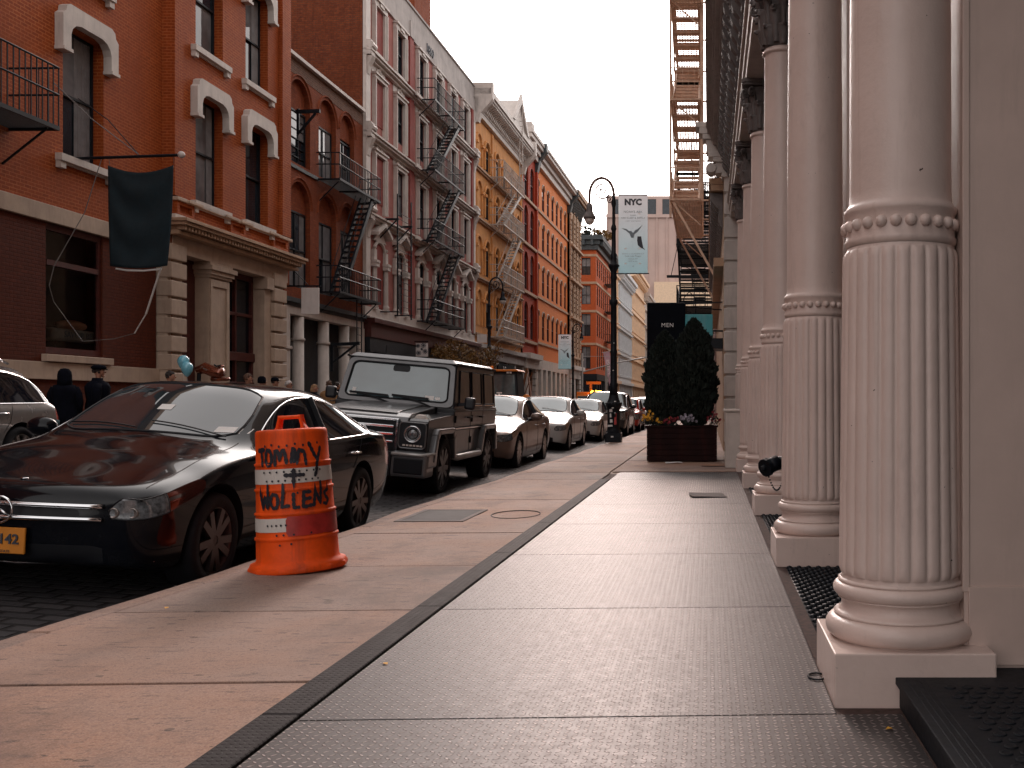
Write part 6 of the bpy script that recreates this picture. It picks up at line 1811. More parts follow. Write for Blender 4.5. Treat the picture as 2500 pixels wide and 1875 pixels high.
# SUV on the far side of the street
J, jb, jn, jsd = build_car('grey_suv', 'dark grey SUV at the left edge of the picture with chrome window trim', 'suv', SUV, (-11.50, 11.25, -.0), R(-1), paint2('silver_grey_paint', (.26, .255, .255), .6, .25), 1.0, 1.0, 1.0, yaw=TURN, spokes=5)  # black body's paint lightened, its sky reflection put into the colour
m = MB()
for s_ in (-1, 1): m.tube([(s_ * .60, 2.1, 1.76), (s_ * .62, 2.3, 1.80), (s_ * .62, 3.8, 1.79), (s_ * .60, 4.0, 1.73)], .018, 6)
m.build('roof_rail', M['chrome'], J, smooth=True)

# ---------------------------------------------------------------- boxy off-road car
def rrect(x0, x1, z0, z1, r, n=4):
    out = []
    for cx, cz, a0 in ((x1 - r, z1 - r, 0), (x0 + r, z1 - r, PI / 2), (x0 + r, z0 + r, PI), (x1 - r, z0 + r, 1.5 * PI)):
        for i in range(n + 1): a = a0 + PI / 2 * i / n; out.append((cx + r * math.cos(a), cz + r * math.sin(a)))
    return out
GW = thing('offroad_car', 'boxy dark grey off-road car parked between the black and brown sedans', 'car', (-4.62, 12.78, -.075), (0, R(5.0), R(.6)), G)
gp = car_paint('satin_grey_paint', (.13, .13, .135), .5, .38); gp.node_tree.nodes['Principled BSDF'].inputs['Coat Weight'].default_value = .6
gd = car_paint('grey_body_side', (.014, .014, .018), .1, .3, 1.4); gd.node_tree.nodes['Principled BSDF'].inputs['Coat Weight'].default_value = .35  # darker copy of the same grey, the sides' shade put into the colour
def arc_cut(cy, r, zb, n=10):
    a0 = math.asin(max(-1, (zb - .40) / r)); return [(cy + r * math.cos(PI - a0 - (PI - 2 * a0) * i / n), .40 + r * math.sin(PI - a0 - (PI - 2 * a0) * i / n)) for i in range(n + 1)]
prof = [(.10, .56), (.10, 1.03), (.16, 1.06), (1.42, 1.12), (1.42, 1.20), (4.30, 1.22), (4.34, 1.18), (4.34, .52)] + [(p[0], p[1]) for p in arc_cut(3.62, .47, .52)[::-1]] + [(p[0], p[1]) for p in arc_cut(.80, .47, .52)[::-1]]
for s_ in (-1, 1):
    m = MB(); m.prism(prof, s_ * .60, s_ * .865, 'x'); m.build('body_side', gd, GW, bevel=.012, seg=2)
m = MB(); m.box(-.60, .60, .12, 4.33, .45, 1.06); m.box(-.60, .60, 1.35, 4.33, 1.06, 1.2); m.build('chassis', M['black_plastic'], GW)
m = MB(); m.prism([(.10, 1.0), (.12, 1.07), (.25, 1.12), (1.36, 1.20), (1.36, 1.0)], -.60, .60, 'x')
m.prism([(.2, 1.12), (.4, 1.15), (1.36, 1.225), (1.36, 1.15)], -.42, .42, 'x'); m.build('bonnet', gp, GW, bevel=.02, seg=2)
# cabin
def frus(m, y0b, y0t, y1b, y1t, z0, z1, xb, xt):
    m.add([(-xb, y0b, z0), (xb, y0b, z0), (xb, y1b, z0), (-xb, y1b, z0), (-xt, y0t, z1), (xt, y0t, z1), (xt, y1t, z1), (-xt, y1t, z1)],
          [(0, 3, 2, 1), (4, 5, 6, 7), (0, 1, 5, 4), (1, 2, 6, 5), (2, 3, 7, 6), (3, 0, 4, 7)])
m = MB(); frus(m, 1.42, 1.66, 4.32, 4.26, 1.19, 1.84, .855, .785); m.build('cabin', gd, GW, bevel=.02, seg=2)
m = MB(); frus(m, 1.60, 1.70, 4.32, 4.24, 1.842, 1.905, .80, .73); m.build('roof', gp, GW, bevel=.03, seg=3)
m = MB(); 
for s_ in (-1, 1): m.bar((s_ * .80, 1.62, 1.85), (s_ * .80, 4.3, 1.85), .03, .03)
m.build('rain_gutter', M['black_plastic'], GW)
tilt = math.atan2(.24, .65)
def onshield(x, t, off=0):   # t 0..1 up the windscreen
    return (x * (1 - .08 * t), 1.42 + .24 * t - off * math.cos(tilt), 1.19 + .65 * t + off * math.sin(tilt))
m = MB(); o_ = rrect(-.835, .835, .02, .98, .10); i_ = rrect(-.75, .75, .12, .90, .10)
pts = [onshield(p[0], p[1], .022) for p in o_] + [onshield(p[0], p[1], .022) for p in i_] + [onshield(p[0], p[1], .0) for p in o_]; n = len(o_)
m.add(pts, [(k, (k + 1) % n, n + (k + 1) % n, n + k) for k in range(n)] + [(2 * n + k, 2 * n + (k + 1) % n, (k + 1) % n, k) for k in range(n)]); m.build('windscreen_frame', gp, GW)
m = MB(); m.add([onshield(p[0], p[1], .012) for p in i_], [tuple(range(n))]); ws = m.build('windscreen', M['glass_car'], GW)
m = MB(); m.tube([onshield(p[0], p[1], .022) for p in i_], .014, 6, closed=True); m.build('seal', M['black_plastic'], ws)
m = MB(); m.add([onshield(p[0], p[1], .016) for p in rrect(-.13, .13, .74, .88, .04)], [tuple(range(20))]); m.build('mirror_mount', M['black_plastic'], ws)
for i, (a, b, c, d) in enumerate(((.42, .55, .16, .25), (.57, .64, .17, .23), (-.70, -.58, .15, .20), (-.66, -.61, .22, .30))):
    m = MB(); m.add([onshield(x, t, .015) for x, t in ((a, c), (b, c), (b, d), (a, d))], [(0, 1, 2, 3)]); m.build('sticker', M['paper'], ws)
for x0, x1 in ((-.05, -.62), (.52, -.0)):
    m = MB(); m.tube([onshield(x0, .0, .05), onshield((x0 + x1) / 2 + .05, .10, .05), onshield(x1, .19, .045)], .012, 5); m.bar(onshield((x0 + x1) / 2 + .22, .17, .04), onshield(x1 - .06, .19, .04), .02, .03); m.build('wiper', M['black_plastic'], GW)
for s_ in (-1, 1):
    def sp(y, z, off=.006): t = (z - 1.19) / .65; return (s_ * (.855 - .07 * t + off), y, z)
    for (ya, yb, fr_) in ((1.72, 2.42, 1), (2.55, 3.20, 0), (3.40, 4.12, 0)):
        za, zb = 1.27, 1.76
        m = MB(); q = [(ya + (.0), za), (yb, za), (yb, zb), (ya + (.10 if fr_ else 0), zb)]; m.add([sp(*p) for p in q], [(0, 1, 2, 3)]); w = m.build('side_window', M['glass_tint'], GW)
        m = MB(); m.tube([sp(*p) for p in q], .012, 5, closed=True); m.build('seal', M['black_plastic'], w)
        m = MB(); m.bar(sp(ya, za - .02, .012), sp(yb, za - .02, .012), .012, .014); m.build('window_strip', M['chrome'], w)
    m = MB(); m.box(s_ * .865, s_ * .885, 1.22, 4.3, .885, .935); m.box(s_ * .865, s_ * .89, 1.30, 4.3, 1.16, 1.175); ss = m.build('side_strip', M['black_plastic'], GW)
    m = MB(); m.box(s_ * .885, s_ * .893, 1.22, 4.3, .905, .922); m.build('chrome_strip', M['chrome'], ss)
    m = MB()
    for y in (1.45, 2.48, 3.30): m.box(s_ * .862, s_ * .869, y - .004, y + .004, .55, 1.2)
    for y in (1.48, 2.52): 
        for z in (.72, 1.05): m.tube([(s_ * .875, y, z - .05), (s_ * .875, y, z + .05)], .014, 6)
    m.build('door_gap', M['black_plastic'], GW)
    for y in (2.30, 3.14): m = MB(); m.tube([(s_ * .865, y - .10, 1.07), (s_ * .905, y - .08, 1.07), (s_ * .905, y + .06, 1.07), (s_ * .865, y + .08, 1.07)], .013, 6); m.build('door_handle', M['black_plastic'], GW, smooth=True)
    for cy in (.80, 3.62):
        m = MB(); op = [(cy - .60, .50), (cy - .50, .86), (cy - .42, .94), (cy + .42, .94), (cy + .50, .86), (cy + .62, .50)]; ip = [(cy - .49, .50), (cy - .42, .78), (cy - .34, .86), (cy + .34, .86), (cy + .42, .78), (cy + .51, .50)]
        for k in range(5):
            q = [op[k], op[k + 1], ip[k + 1], ip[k]]
            m.add([(s_ * .84, *p) for p in q] + [(s_ * .955, *p) for p in q], [(0, 1, 2, 3), (7, 6, 5, 4), (0, 4, 5, 1), (2, 6, 7, 3), (0, 3, 7, 4), (1, 5, 6, 2)])
        m.build('wheel_flare', gp, GW, bevel=.018, seg=2)
        wheel(GW, s_ * .80, cy, .40, .27, M['rim'] if cy > 9 else plain('dark_alloy', (.06, .06, .065), .35, .6), 5, side=s_)
    m = MB(); m.tube([(s_ * .88, 1.42, .52), (s_ * .93, 1.5, .50), (s_ * .93, 2.95, .50), (s_ * .88, 3.05, .52)], .05, 10); m.build('side_step', M['galv'], GW, smooth=True)
    mo = MB(); mo.box(s_ * .94, s_ * 1.10, 1.62, 1.70, 1.20, 1.38); mo = mo.build('wing_mirror', gd, GW, bevel=.035, seg=3)
    m = MB(); m.bar((s_ * .84, 1.66, 1.26), (s_ * .98, 1.66, 1.28), .05); m.build('mirror_stalk', M['black_plastic'], mo)
    # headlight set in its black panel
    m = MB(); m.box(s_ * .49, s_ * .862, .065, .105, .66, 1.02); hb = m.build('headlight', M['black_plastic'], GW, bevel=.03, seg=2)
    m = MB(); m.tube([(s_ * x if s_ > 0 else -x, .064, z) for x, z in rrect(.50, .852, .672, 1.01, .05)], .010, 6, closed=True); m.build('bezel', gp, hb)
    m = MB(); m.m = Matrix.Translation((s_ * .68, .058, .86)) @ Matrix.Rotation(PI / 2, 4, 'X'); m.smooth = True
    m.lathe([(.112, -.02), (.115, .01), (.10, .014), (.095, .0), (.06, -.012), (.052, .008), (.03, .012), (.001, .012)], 28); m.build('lamp', M['lamp_glass'], hb)
    m = MB(); m.m = Matrix.Translation((s_ * .68, .05, .86)) @ Matrix.Rotation(PI / 2, 4, 'X'); m.tube([(.103 * math.cos(a * PI / 12), .103 * math.sin(a * PI / 12), 0) for a in range(24)], .008, 6, closed=True); m.build('lamp_ring', M['chrome'], hb, smooth=True)
    m = MB()
    for k in range(6): m.box(s_ * (.56 + k * .045), s_ * (.592 + k * .045), .058, .066, .70, .722)
    m.build('daylight_strip', M['lampglass'], hb)
    m = MB(); m.prism([(s_ * .60, 1.05), (s_ * .66, 1.12), (s_ * .76, 1.12), (s_ * .82, 1.05)], .28, .48, 'y'); m.build('indicator', M['lampglass'], GW, bevel=.015)
    # bumper end with its framed black intake
    m = MB(); m.box(s_ * .46, s_ * .93, -.07, .30, .30, .635); m.box(s_ * .80, s_ * .94, -.05, .42, .42, .63); bu = m.build('bumper_end', gp, GW, bevel=.035, seg=2)
    m = MB(); m.box(s_ * .50, s_ * .88, -.082, -.05, .345, .555); m.build('intake', M['black_plastic'], bu, bevel=.04, seg=2)
    m = MB(); m.tube([(s_ * .47, -.082, .60), (s_ * .85, -.08, .60), (s_ * .93, -.03, .61), (s_ * .95, .2, .62)], .022, 8); m.build('bumper_bar', M['galv'], bu, smooth=True)
m = MB(); m.box(-.46, .46, -.06, .28, .30, .62); m.box(-.40, .40, -.07, -.055, .36, .55); m.build('bumper', M['black_plastic'], GW, bevel=.02)
m = MB(); m.box(-.47, .47, .085, .11, .66, 1.02); gr = m.build('grille', M['black_plastic'], GW)
m = MB()
for z in (.74, .84, .94): m.box(-.43, .43, .05, .085, z - .016, z + .016)
m.box(-.49, -.455, .045, .10, .64, 1.04); m.box(.455, .49, .045, .10, .64, 1.04); m.box(-.49, .49, .05, .10, 1.02, 1.05)
m.build('grille_bar', M['chrome'], gr, bevel=.006)
m = MB(); m.m = Matrix.Translation((0, .035, .84)) @ Matrix.Rotation(PI / 2, 4, 'X'); m.tube([(.10 * math.cos(a * PI / 12), .10 * math.sin(a * PI / 12), 0) for a in range(24)], .009, 6, closed=True)
for k in range(3): a = PI / 2 + k * 2 * PI / 3; m.tube([(0, 0, .003), (.095 * math.cos(a), .095 * math.sin(a), 0)], [.016, .005], 6)
m.build('emblem', M['chrome'], gr, smooth=True)
m = MB(); m.tube([(-.45, 2.2, 1.9), (-.45, 2.23, 2.06)], [.012, .003], 5)
m.build('aerial', M['black_plastic'], GW)
m = MB(); m.m = Matrix.Translation((0, 4.46, 1.0)) @ Matrix.Rotation(PI / 2, 4, 'X'); m.lathe([(.36, -.12), (.38, -.08), (.38, .1), (.2, .12)], 28); m.build('spare_wheel', M['tyre'], GW)

# ---------------------------------------------------------------- digger and work truck
D = thing('backhoe_loader', 'orange roofed digger with a black glazed cab marked CAT', 'digger', (-9.85, 46.2, -.02), (0, 0, 0))
m = MB(); frus(m, .0, .15, 1.7, 1.7, 1.35, 2.66, .92, .80); m.build('cab', M['black_plastic'], D, bevel=.03)
m = MB(); m.prism([(-.86, 2.67), (-.84, 2.76), (.84, 2.76), (.90, 2.67)], -.06, 1.85, 'y'); m.build('roof', M['machine_orange'], D, bevel=.02)
m = MB(); m.add([(-.78, -.005, 1.45), (.78, -.005, 1.45), (.70, .125, 2.52), (-.70, .125, 2.52)], [(0, 1, 2, 3)]); w = m.build('windscreen', M['glass_car'], D)
m = MB(); m.add([(.905, .2, 1.45), (.90, 1.6, 1.45), (.80, 1.6, 2.55), (.80, .3, 2.55)], [(0, 1, 2, 3)]); m.build('side_window', M['glass_tint'], D)
m = MB(); m.lathe([(.08, 2.76), (.08, 2.9), (.06, 2.95)], 12, (-.45, .5, 0)); m.build('beacon', M['machine_orange'], D)
m = MB()
for x in (-.55, -.4, .42, .56): m.box(x - .05, x + .05, -.08, -.02, 2.57, 2.65)
m.build('work_lamp', M['lampglass'], D)
m = MB(); m.prism([(-1.8, .55), (-1.8, 1.15), (0, 1.40), (1.9, 1.36), (1.9, .5)], -.55, .55, 'x'); hd = m.build('engine_hood', M['machine_orange'], D, bevel=.04)
lettering('CAT', .42, M['white_ink'], D, (-.28, -.03, 1.52), (R(80), 0, 0), bold=.01)
m = MB(); m.tube([(.55, 1.9, 1.0), (.85, 2.6, 2.9), (1.0, 2.2, 2.4), (1.3, 1.2, 1.35)], [.07, .06, .055, .05], 6); m.tube([(.7, 2.0, 1.2), (1.15, 2.3, 2.7), (1.2, 1.8, 1.6)], .025, 6); m.build('digging_arm', M['arm_brown'], D)
m = MB(); m.box(-1.1, 1.1, -2.6, -2.3, .15, .9); m.bar((-.7, -2.4, .6), (-.7, .2, 1.2), .12); m.bar((.7, -2.4, .6), (.7, .2, 1.2), .12); m.build('loader_bucket', M['machine_orange'], D)
for x in (-.85, .85):
    wheel(D, x, 1.2, .72, .45, M['machine_orange'], 5, side=1 if x > 0 else -1); wheel(D, x, -1.2, .45, .3, M['machine_orange'], 5, side=1 if x > 0 else -1)
m = MB(); m.ball((1.1, 1.0, 1.35), .22, 10, (1, .6, 1.2)); m.build('lift_ram', M['machine_orange'], D)
T = thing('work_truck', 'orange work truck with a lit arrow of lamps at the crossing', 'truck', (-10.6, 88, 0))
m = MB(); m.box(-1.3, 1.3, .5, 5, .8, 2.2); m.build('body', M['machine_orange'], T, bevel=.05)
m = MB(); m.box(-1.1, 1.1, -1.2, .4, .7, 1.9); m.build('cab', M['machine_orange'], T, bevel=.08)
m = MB(); m.box(-.95, .95, -1.24, -1.19, 1.3, 1.8); m.build('windscreen', M['glass_car'], T)
m = MB(); m.box(-.5, .8, 1.2, 1.5, 2.9, 3.15); m.bar((-.1, 1.35, 2.2), (-.1, 1.35, 3), .2); m.build('crane_arm', M['machine_orange'], T)
m = MB()
for k in range(9): m.ball((.1 + .11 * k, -.1, 2.15 + .12 * math.sin(k * 1.9)), .07, 6)
m.ball((.75, -.15, 2.12), .17, 10); m.build('warning_lamp', M['flash'], T)
for x in (-1.0, 1.0):
    for y in (-.6, 3.6): wheel(T, x, y, .45, .3, M['rim'], 5, side=1 if x > 0 else -1)
# ================================================================ the orange drum
D = thing('traffic_drum', 'orange and white plastic traffic drum sprayed TOMMY + WOLLENS on the pavement', 'traffic drum', (-2.80, 6.72, .0), (0, R(-3.2), 0)); D.scale = (.915, .915, 1)
m = MB(); m.smooth = True
prof = [(.335, .0), (.34, .03), (.33, .055), (.295, .065), (.292, .075)]
# stacked, slightly tapering bands with lips
bands = [(.075, .275, .287, .283), (.275, .275, 0, 0), (.445, .275, 0, 0)]
zb = [.075, .235, .40, .56, .73, .945]; rb = [.287, .279, .270, .262, .253]
for i in range(5):
    prof += [(rb[i], zb[i] + .004), (rb[i] - .004, zb[i + 1] - .028), (rb[i] - .004, zb[i + 1] - .022)]
    if i < 4: prof += [(rb[i] + .004, zb[i + 1] - .016), (rb[i] + .004, zb[i + 1] - .004), (rb[i + 1] + .004, zb[i + 1])]
prof = prof[:-2] + [(.249, .918), (.246, .938), (.235, .948), (.20, .952), (.001, .952)]
m.lathe(prof, 72); barrel = m
m = MB(); m.lathe([(.325, -.0), (.350, .0), (.350, .035), (.30, .055)], 12, rfun=lambda r, z, a: r); m.build('foot', M['orange_drum'], D, bevel=.012, seg=2)
def ringband(z0, z1, r0, r1, a0, a1, mat, name, off=.0025, n=60):
    m = MB(); vs = []
    for i in range(n + 1):
        a = a0 + (a1 - a0) * i / n
        for z, r in ((z0, r0), (z1, r1)): vs.append(((r + off) * math.cos(a), (r + off) * math.sin(a), z))
    m.add(vs, [(2 * i, 2 * i + 2, 2 * i + 3, 2 * i + 1) for i in range(n)]); m.smooth = True
    return m.build(name, mat, D, smooth=True)
ringband(.592, .690, .262, .259, 0, 2 * PI, M['drum_white'], 'reflective_band')
ringband(.275, .365, .279, .276, 0, 2 * PI, M['drum_white'], 'reflective_band')
AF = math.atan2(-6.72, 2.8)       # towards the camera
DZ = lambda z: z
# red paint over the lower white band, ragged on its left end
m = MB(); vs = []; n = 40
for i in range(n + 1):
    t = i / n; a = AF - .25 + 1.9 * t
    lo, hi = .243 + rnd.uniform(-.003, .003), .375 + rnd.uniform(-.002, .002)
    if i < 1: lo, hi = .265, .35
    for z in (lo, hi): r = .2795 - .004 * (z - .24) / .165 + .0035; vs.append(((r) * math.cos(a), (r) * math.sin(a), z))
m.add(vs, [(2 * i, 2 * i + 2, 2 * i + 3, 2 * i + 1) for i in range(n)]); m.build('red_patch', M['drum_red'], D, smooth=True)
def on_drum(arc, z, lift=.006):
    z = DZ(z)
    """arc: metres along the side, 0 facing the camera"""
    i = max(k for k in range(5) if z >= zb[k] or k == 0); r = rb[i] + .003 + lift
    a = AF + arc / r; return Vector((r * math.cos(a), r * math.sin(a), z))
def stroke(mm, pts, w=.011):
    w *= 1.06; jz = rnd.uniform(-.004, .004); pts = [(p[0] * 1.04 + rnd.uniform(-.003, .003), p[1] + jz) for p in pts]
    P = []
    for (a, b) in zip(pts, pts[1:]):
        n = max(2, int(math.dist(a, b) / .008))
        for i in range(n): P.append((a[0] + (b[0] - a[0]) * i / n, a[1] + (b[1] - a[1]) * i / n))
    P.append(pts[-1]); vs = []
    L = []
    for i, p in enumerate(P):
        q0 = P[max(0, i - 1)]; q1 = P[min(len(P) - 1, i + 1)]; dx, dz = q1[0] - q0[0], q1[1] - q0[1]; l = math.hypot(dx, dz) or 1
        nx, nz = -dz / l * w * (1 + .2 * math.sin(i * 1.7)), dx / l * w * (1 + .2 * math.sin(i * 1.7))
        L.append((on_drum(p[0] + nx, p[1] + nz), on_drum(p[0] - nx, p[1] - nz)))
    for a, b in zip(L, L[1:]): mm.quad(a[0], b[0], b[1], a[1])
    for p in (P[0], P[-1]):
        c = on_drum(*p); mm.add([on_drum(p[0] + w * math.cos(t * PI / 4), p[1] + w * math.sin(t * PI / 4)) for t in range(8)], [tuple(range(8))])
def arcp(cx, cz, rx, rz, a0, a1, n=10): return [(cx + rx * math.cos(a0 + (a1 - a0) * i / n), cz + rz * math.sin(a0 + (a1 - a0) * i / n)) for i in range(n + 1)]
m = MB(); z0 = .755; Hh = .085; DZ = lambda z: .712 + (z - .757) * 1.22 if z > .73 else (z - .045 if .46 < z < .588 else z)
S = lambda pts, w=.011: stroke(m, pts, w)
# TOMMY
S([(-.255, .845), (-.205, .85)]); S([(-.228, .848), (-.225, .765)])
S(arcp(-.168, .80, .024, .042, 0, 2 * PI, 14))
S([(-.118, .765), (-.115, .835), (-.095, .84), (-.085, .79), (-.07, .835), (-.05, .84), (-.042, .775)])
S([(-.012, .775), (.0, .845), (.02, .84), (.022, .765), (.045, .84), (.078, .825), (.085, .76)], .010)
S([(.008, .775), (.002, .81)], .011)
S([(.115, .865), (.15, .80), (.175, .775)]); S([(.20, .845), (.165, .76)]); S([(.168, .715), (.158, .66), (.148, .63)], .011)
m.build('graffiti', M['marker'], D, fix=False); m = MB(); S = lambda pts, w=.011, mm=m: stroke(mm, pts, w)
# plus
S([(.0, .678), (.0, .60)], .012); S([(-.055, .645), (.065, .642)], .012)
m.build('graffiti', M['marker'], D, fix=False); m = MB(); S = lambda pts, w=.011, mm=m: stroke(mm, pts, w)
# WOLLENS
S([(-.255, .575), (-.235, .475), (-.215, .555), (-.195, .475), (-.185, .58)], .011)
S(arcp(-.14, .525, .028, .047, 0, 2 * PI, 14), .011)
S([(-.075, .585), (-.09, .485), (-.04, .49)], .011)
S([(-.01, .565), (-.01, .475), (.025, .475)], .011)
S([(.105, .575), (.06, .575), (.05, .475), (.11, .485)], .011); S([(.055, .525), (.10, .53)], .011)
S([(.125, .48), (.14, .575), (.175, .49), (.185, .585)], .011)
S([(.25, .575), (.215, .56), (.225, .53), (.25, .51), (.235, .48), (.21, .485)], .011)
m.build('graffiti', M['marker'], D, fix=False)
m = barrel; m.cur = 1; m.smooth = False
for (a, z) in ([(-.20 + .055 * i, .865 + .006 * math.sin(i * 2)) for i in range(8)] + [(-.22 + .052 * i, .67) for i in range(9)] + [(-.20 + .047 * i, .612) for i in range(9) if i != 4] + [(-.21 + .035 * i, .32) for i in range(5)] + [(-.14, .255), (-.09, .255), (-.02, .255), (.10, .257), (-.12, .19), (-.04, .195), (.15, .575), (.02, .572)]):
    m.add([on_drum(a + .0075 * math.cos(t * PI / 5), z + .0075 * math.sin(t * PI / 5), .0055) for t in range(10)], [tuple(range(10))])
m.build('barrel', [M['orange_drum'], M['marker']], D, fix=False)
m = MB(); m.tube([(-.10, -.02, .94), (-.075, -.02, 1.03), (.075, -.02, 1.03), (.10, -.02, .94)], .015, 8); m.tube([(-.10, .03, .93), (-.075, .03, 1.03), (.075, .03, 1.03), (.10, .03, .93)], .015, 8)
for s_ in (-1, 1): m.prism([(s_ * .13, .935), (s_ * .085, 1.0), (s_ * .07, .935)], -.02, .03, 'y'); m.box(s_ * .062, s_ * .088, -.02, .03, 1.015, 1.045)
m.box(-.075, .075, -.02, .03, 1.02, 1.035); m.build('handle', M['orange_drum'], D)

# ================================================================ street lamps
def lamp(name, label, loc, flip=1, stickers=False, group='cast iron street lamps', h=7.0, near=True):
    """ornate post with a curled top arm; flip=1 hangs the lamp to the left (-x)"""
    t = thing(name, label, 'street lamp', loc, group=group); s = -flip; k = h / 7.0
    m = MB(); m.box(-.23, .23, -.23, .23, 0, .27); m.lathe([(.23, .27), (.22, .32), (.19, .34)], 8)
    m.lathe([(.20, .33), (.185, .40), (.175, .95), (.20, 1.0), (.235, 1.06), (.24, 1.12), (.19, 1.18), (.15, 1.28), (.13, 1.38)], 16, rfun=lambda r, z, a: r + (.012 if (.4 < z < .96 and math.cos(8 * a) > 0) else 0))
    for i in range(16): a = i * PI / 8; m.ball((.225 * math.cos(a), .225 * math.sin(a), 1.14), .03, 6)
    m.build('base', M['black_iron'], t)
    m = MB(); m.smooth = True
    m.lathe([(.125, 1.38), (.11, 1.6), (.125, 1.7), (.10, 1.75), (.095, 2.6), (.11, 2.65), (.09, 2.7), (.085, 4.0), (.12, 4.06), (.12, 4.16), (.085, 4.2), (.078, 4.75), (.10, 4.82), (.09, 4.9), (.085, 5.0), (.16, 5.16), (.17, 5.2), (.1, 5.24), (.08, 5.4), (.1, 5.5), (.065, 5.56), (.058, 6.2), (.085, 6.26), (.07, 6.34), (.045, 6.4), (.045, 6.9), (.075, 7.0), (.05, 7.15), (.04, 7.3)], 16); m.build('post', M['black_iron'], t)
    Rr = .355; cx = s * Rr; zc = 7.27; AV = .49 / .355
    rust = M['black_iron'] if not stickers else (bpy.data.materials.get('rusty_lamp_arm') or plain('rusty_lamp_arm', (.13, .06, .045), .5, var=.3))
    arm = [(0, 0, 6.3), (0, 0, zc - .05)] + [(cx - s * Rr * math.cos(a * PI / 16), 0, zc + .49 * math.sin(a * PI / 16)) for a in range(17)] + [(2 * cx, 0, zc - .22)]
    m = MB(); m.smooth = True; m.tube(arm, [.045] * 8 + [.042] * (len(arm) - 8), 10)
    for a in (5, 8, 11): m.ball((cx - s * Rr * math.cos(a * PI / 16), 0, zc + .49 * math.sin(a * PI / 16)), .045, 8)
    m.tube([(cx, 0, zc + .49), (cx, 0, zc + .57)], [.03, .01], 6)
    m.build('arm', rust, t)
    m = MB(); sp = []; rr = []
    for i in range(44):
        q = i / 43; ang = -.5 - q * 3.0 * PI; rad = .235 * (1 - q * .86)
        sp.append((cx * .98 - s * rad * math.cos(ang), 0, zc + .13 + rad * math.sin(ang) * 1.15)); rr.append(.026 * (1 - .3 * q))
    m.tube(sp, rr, 6); m.ball(sp[-1], .04, 8)
    s2 = []
    for i in range(24):
        q = i / 23; ang = -.3 - q * 2.3 * PI; rad = .10 * (1 - q * .8); s2.append((s * (.13) - s * rad * math.cos(ang), 0, zc - .14 + rad * math.sin(ang)))
    m.tube([(0, 0, zc - .05)] + s2, .02, 6); m.ball(s2[-1], .028, 8)
    m.tube([sp[0], (s * .05, 0, zc - .08)], .016, 6)
    for i in (6, 13, 20, 27): m.ball(sp[i], .026, 6)
    m.build('scrollwork', rust, t)
    m = MB(); m.smooth = True; lx = 2 * cx; zz = zc - .20
    m.lathe([(.03, zz + .03), (.04, zz), (.035, zz - .05), (.075, zz - .08), (.095, zz - .18), (.10, zz - .30), (.125, zz - .36), (.18, zz - .45), (.188, zz - .50), (.165, zz - .52)], 20, (lx, 0, 0)); m.build('lamp_hood', M['black_iron'] if not stickers else M['capital'], t)
    m = MB(); m.smooth = True; m.lathe([(.001, zz - .70), (.07, zz - .68), (.13, zz - .61), (.155, zz - .52)], 20, (lx, 0, 0)); m.build('globe', M['lampglass'], t)
    return t
def banner(loc, label, s=1, k=1.0, full=True):
    """s=+1 hangs to the right of the post"""
    t = thing('street_banner', label, 'banner', loc, group='blue NYC street banners'); W_, Hh = .86 * k, 2.3 * k
    m = MB(); m.smooth = True; n = 10; vs = []
    for j in range(13):
        for i in range(n + 1):
            vs.append((s * (.14 + W_ * i / n), .012 * math.sin(i * .9 + j * .5), -Hh * j / 12))
    m.add(vs, [(j * (n + 1) + i, j * (n + 1) + i + 1, (j + 1) * (n + 1) + i + 1, (j + 1) * (n + 1) + i) for j in range(12) for i in range(n)])
    c = m.build('cloth', M['banner'], t, fix=False)
    m = MB(); m.bar((0, 0, .01), (s * (.18 + W_), 0, .01), .03); m.bar((0, 0, -Hh - .01), (s * (.18 + W_), 0, -Hh - .01), .03); m.build('bracket', M['black_iron'], t)
    xc = s * (.14 + W_ / 2)
    lettering('NYC', .24 * k, M['ink'], t, (xc, -.024, -.22 * k), (PI / 2, 0, 0), bold=.014 * k, depth=.003)
    if full:
        for tx, z, sz in (('NOAH\'S ARK', .50, .095), ('INSPIRED', .60, .045), ('VAN CLEEF & ARPELS', .68, .075), ('A NIGHT UNDER THE STARS', .77, .035), ('Cedar Lake Theater', 1.80, .060), ('Exhibition on view November 3-19', 1.73, .045), ('Chelsea, NY', 1.88, .055), ('RSVP to visit', 1.95, .05), ('nf', 2.10, .07)):
            lettering(tx, sz * k, M['ink_soft'], t, (xc, -.022, -z * k), (PI / 2, 0, 0), depth=.002)
        # a flying bird shape and a perched bird shape
        m = MB(); P = lambda x, z: (xc + s * 0 + x * k, -.022, -z * k)
        for pts in ([(-.34, .98), (-.2, 1.0), (-.12, 1.06), (-.05, 1.06), (.0, 1.12), (.06, 1.04), (.14, 1.0), (.28, .88), (.14, 1.08), (.04, 1.16), (.02, 1.26), (-.06, 1.26), (-.1, 1.14), (-.2, 1.06)],):
            m.add([P(*p) for p in pts], [tuple(range(len(pts)))])
        m.build('bird_print', M['ink_soft'], t, fix=False)
        m = MB()
        for pts in ([(.13, 1.22), (.24, 1.22), (.26, 1.36), (.30, 1.55), (.36, 1.62), (.22, 1.55), (.14, 1.48), (.12, 1.34)],):
            m.add([P(*p) for p in pts], [tuple(range(len(pts)))])
        m.build('bird_print', M['ink'], t, fix=False)
        m = MB()
        for x, z in ((.18, .55), (-.22, 1.58), (.20, 1.57), (-.22, 2.02), (.2, 2.02)): m.add([(xc + (x + .04 * math.cos(a * PI / 5)) * k, -.022, (-z + .022 * math.sin(a * PI / 5)) * k) for a in range(10)], [tuple(range(10))])
        m.build('print_dot', M['white_ink'], t, fix=False)
    return t
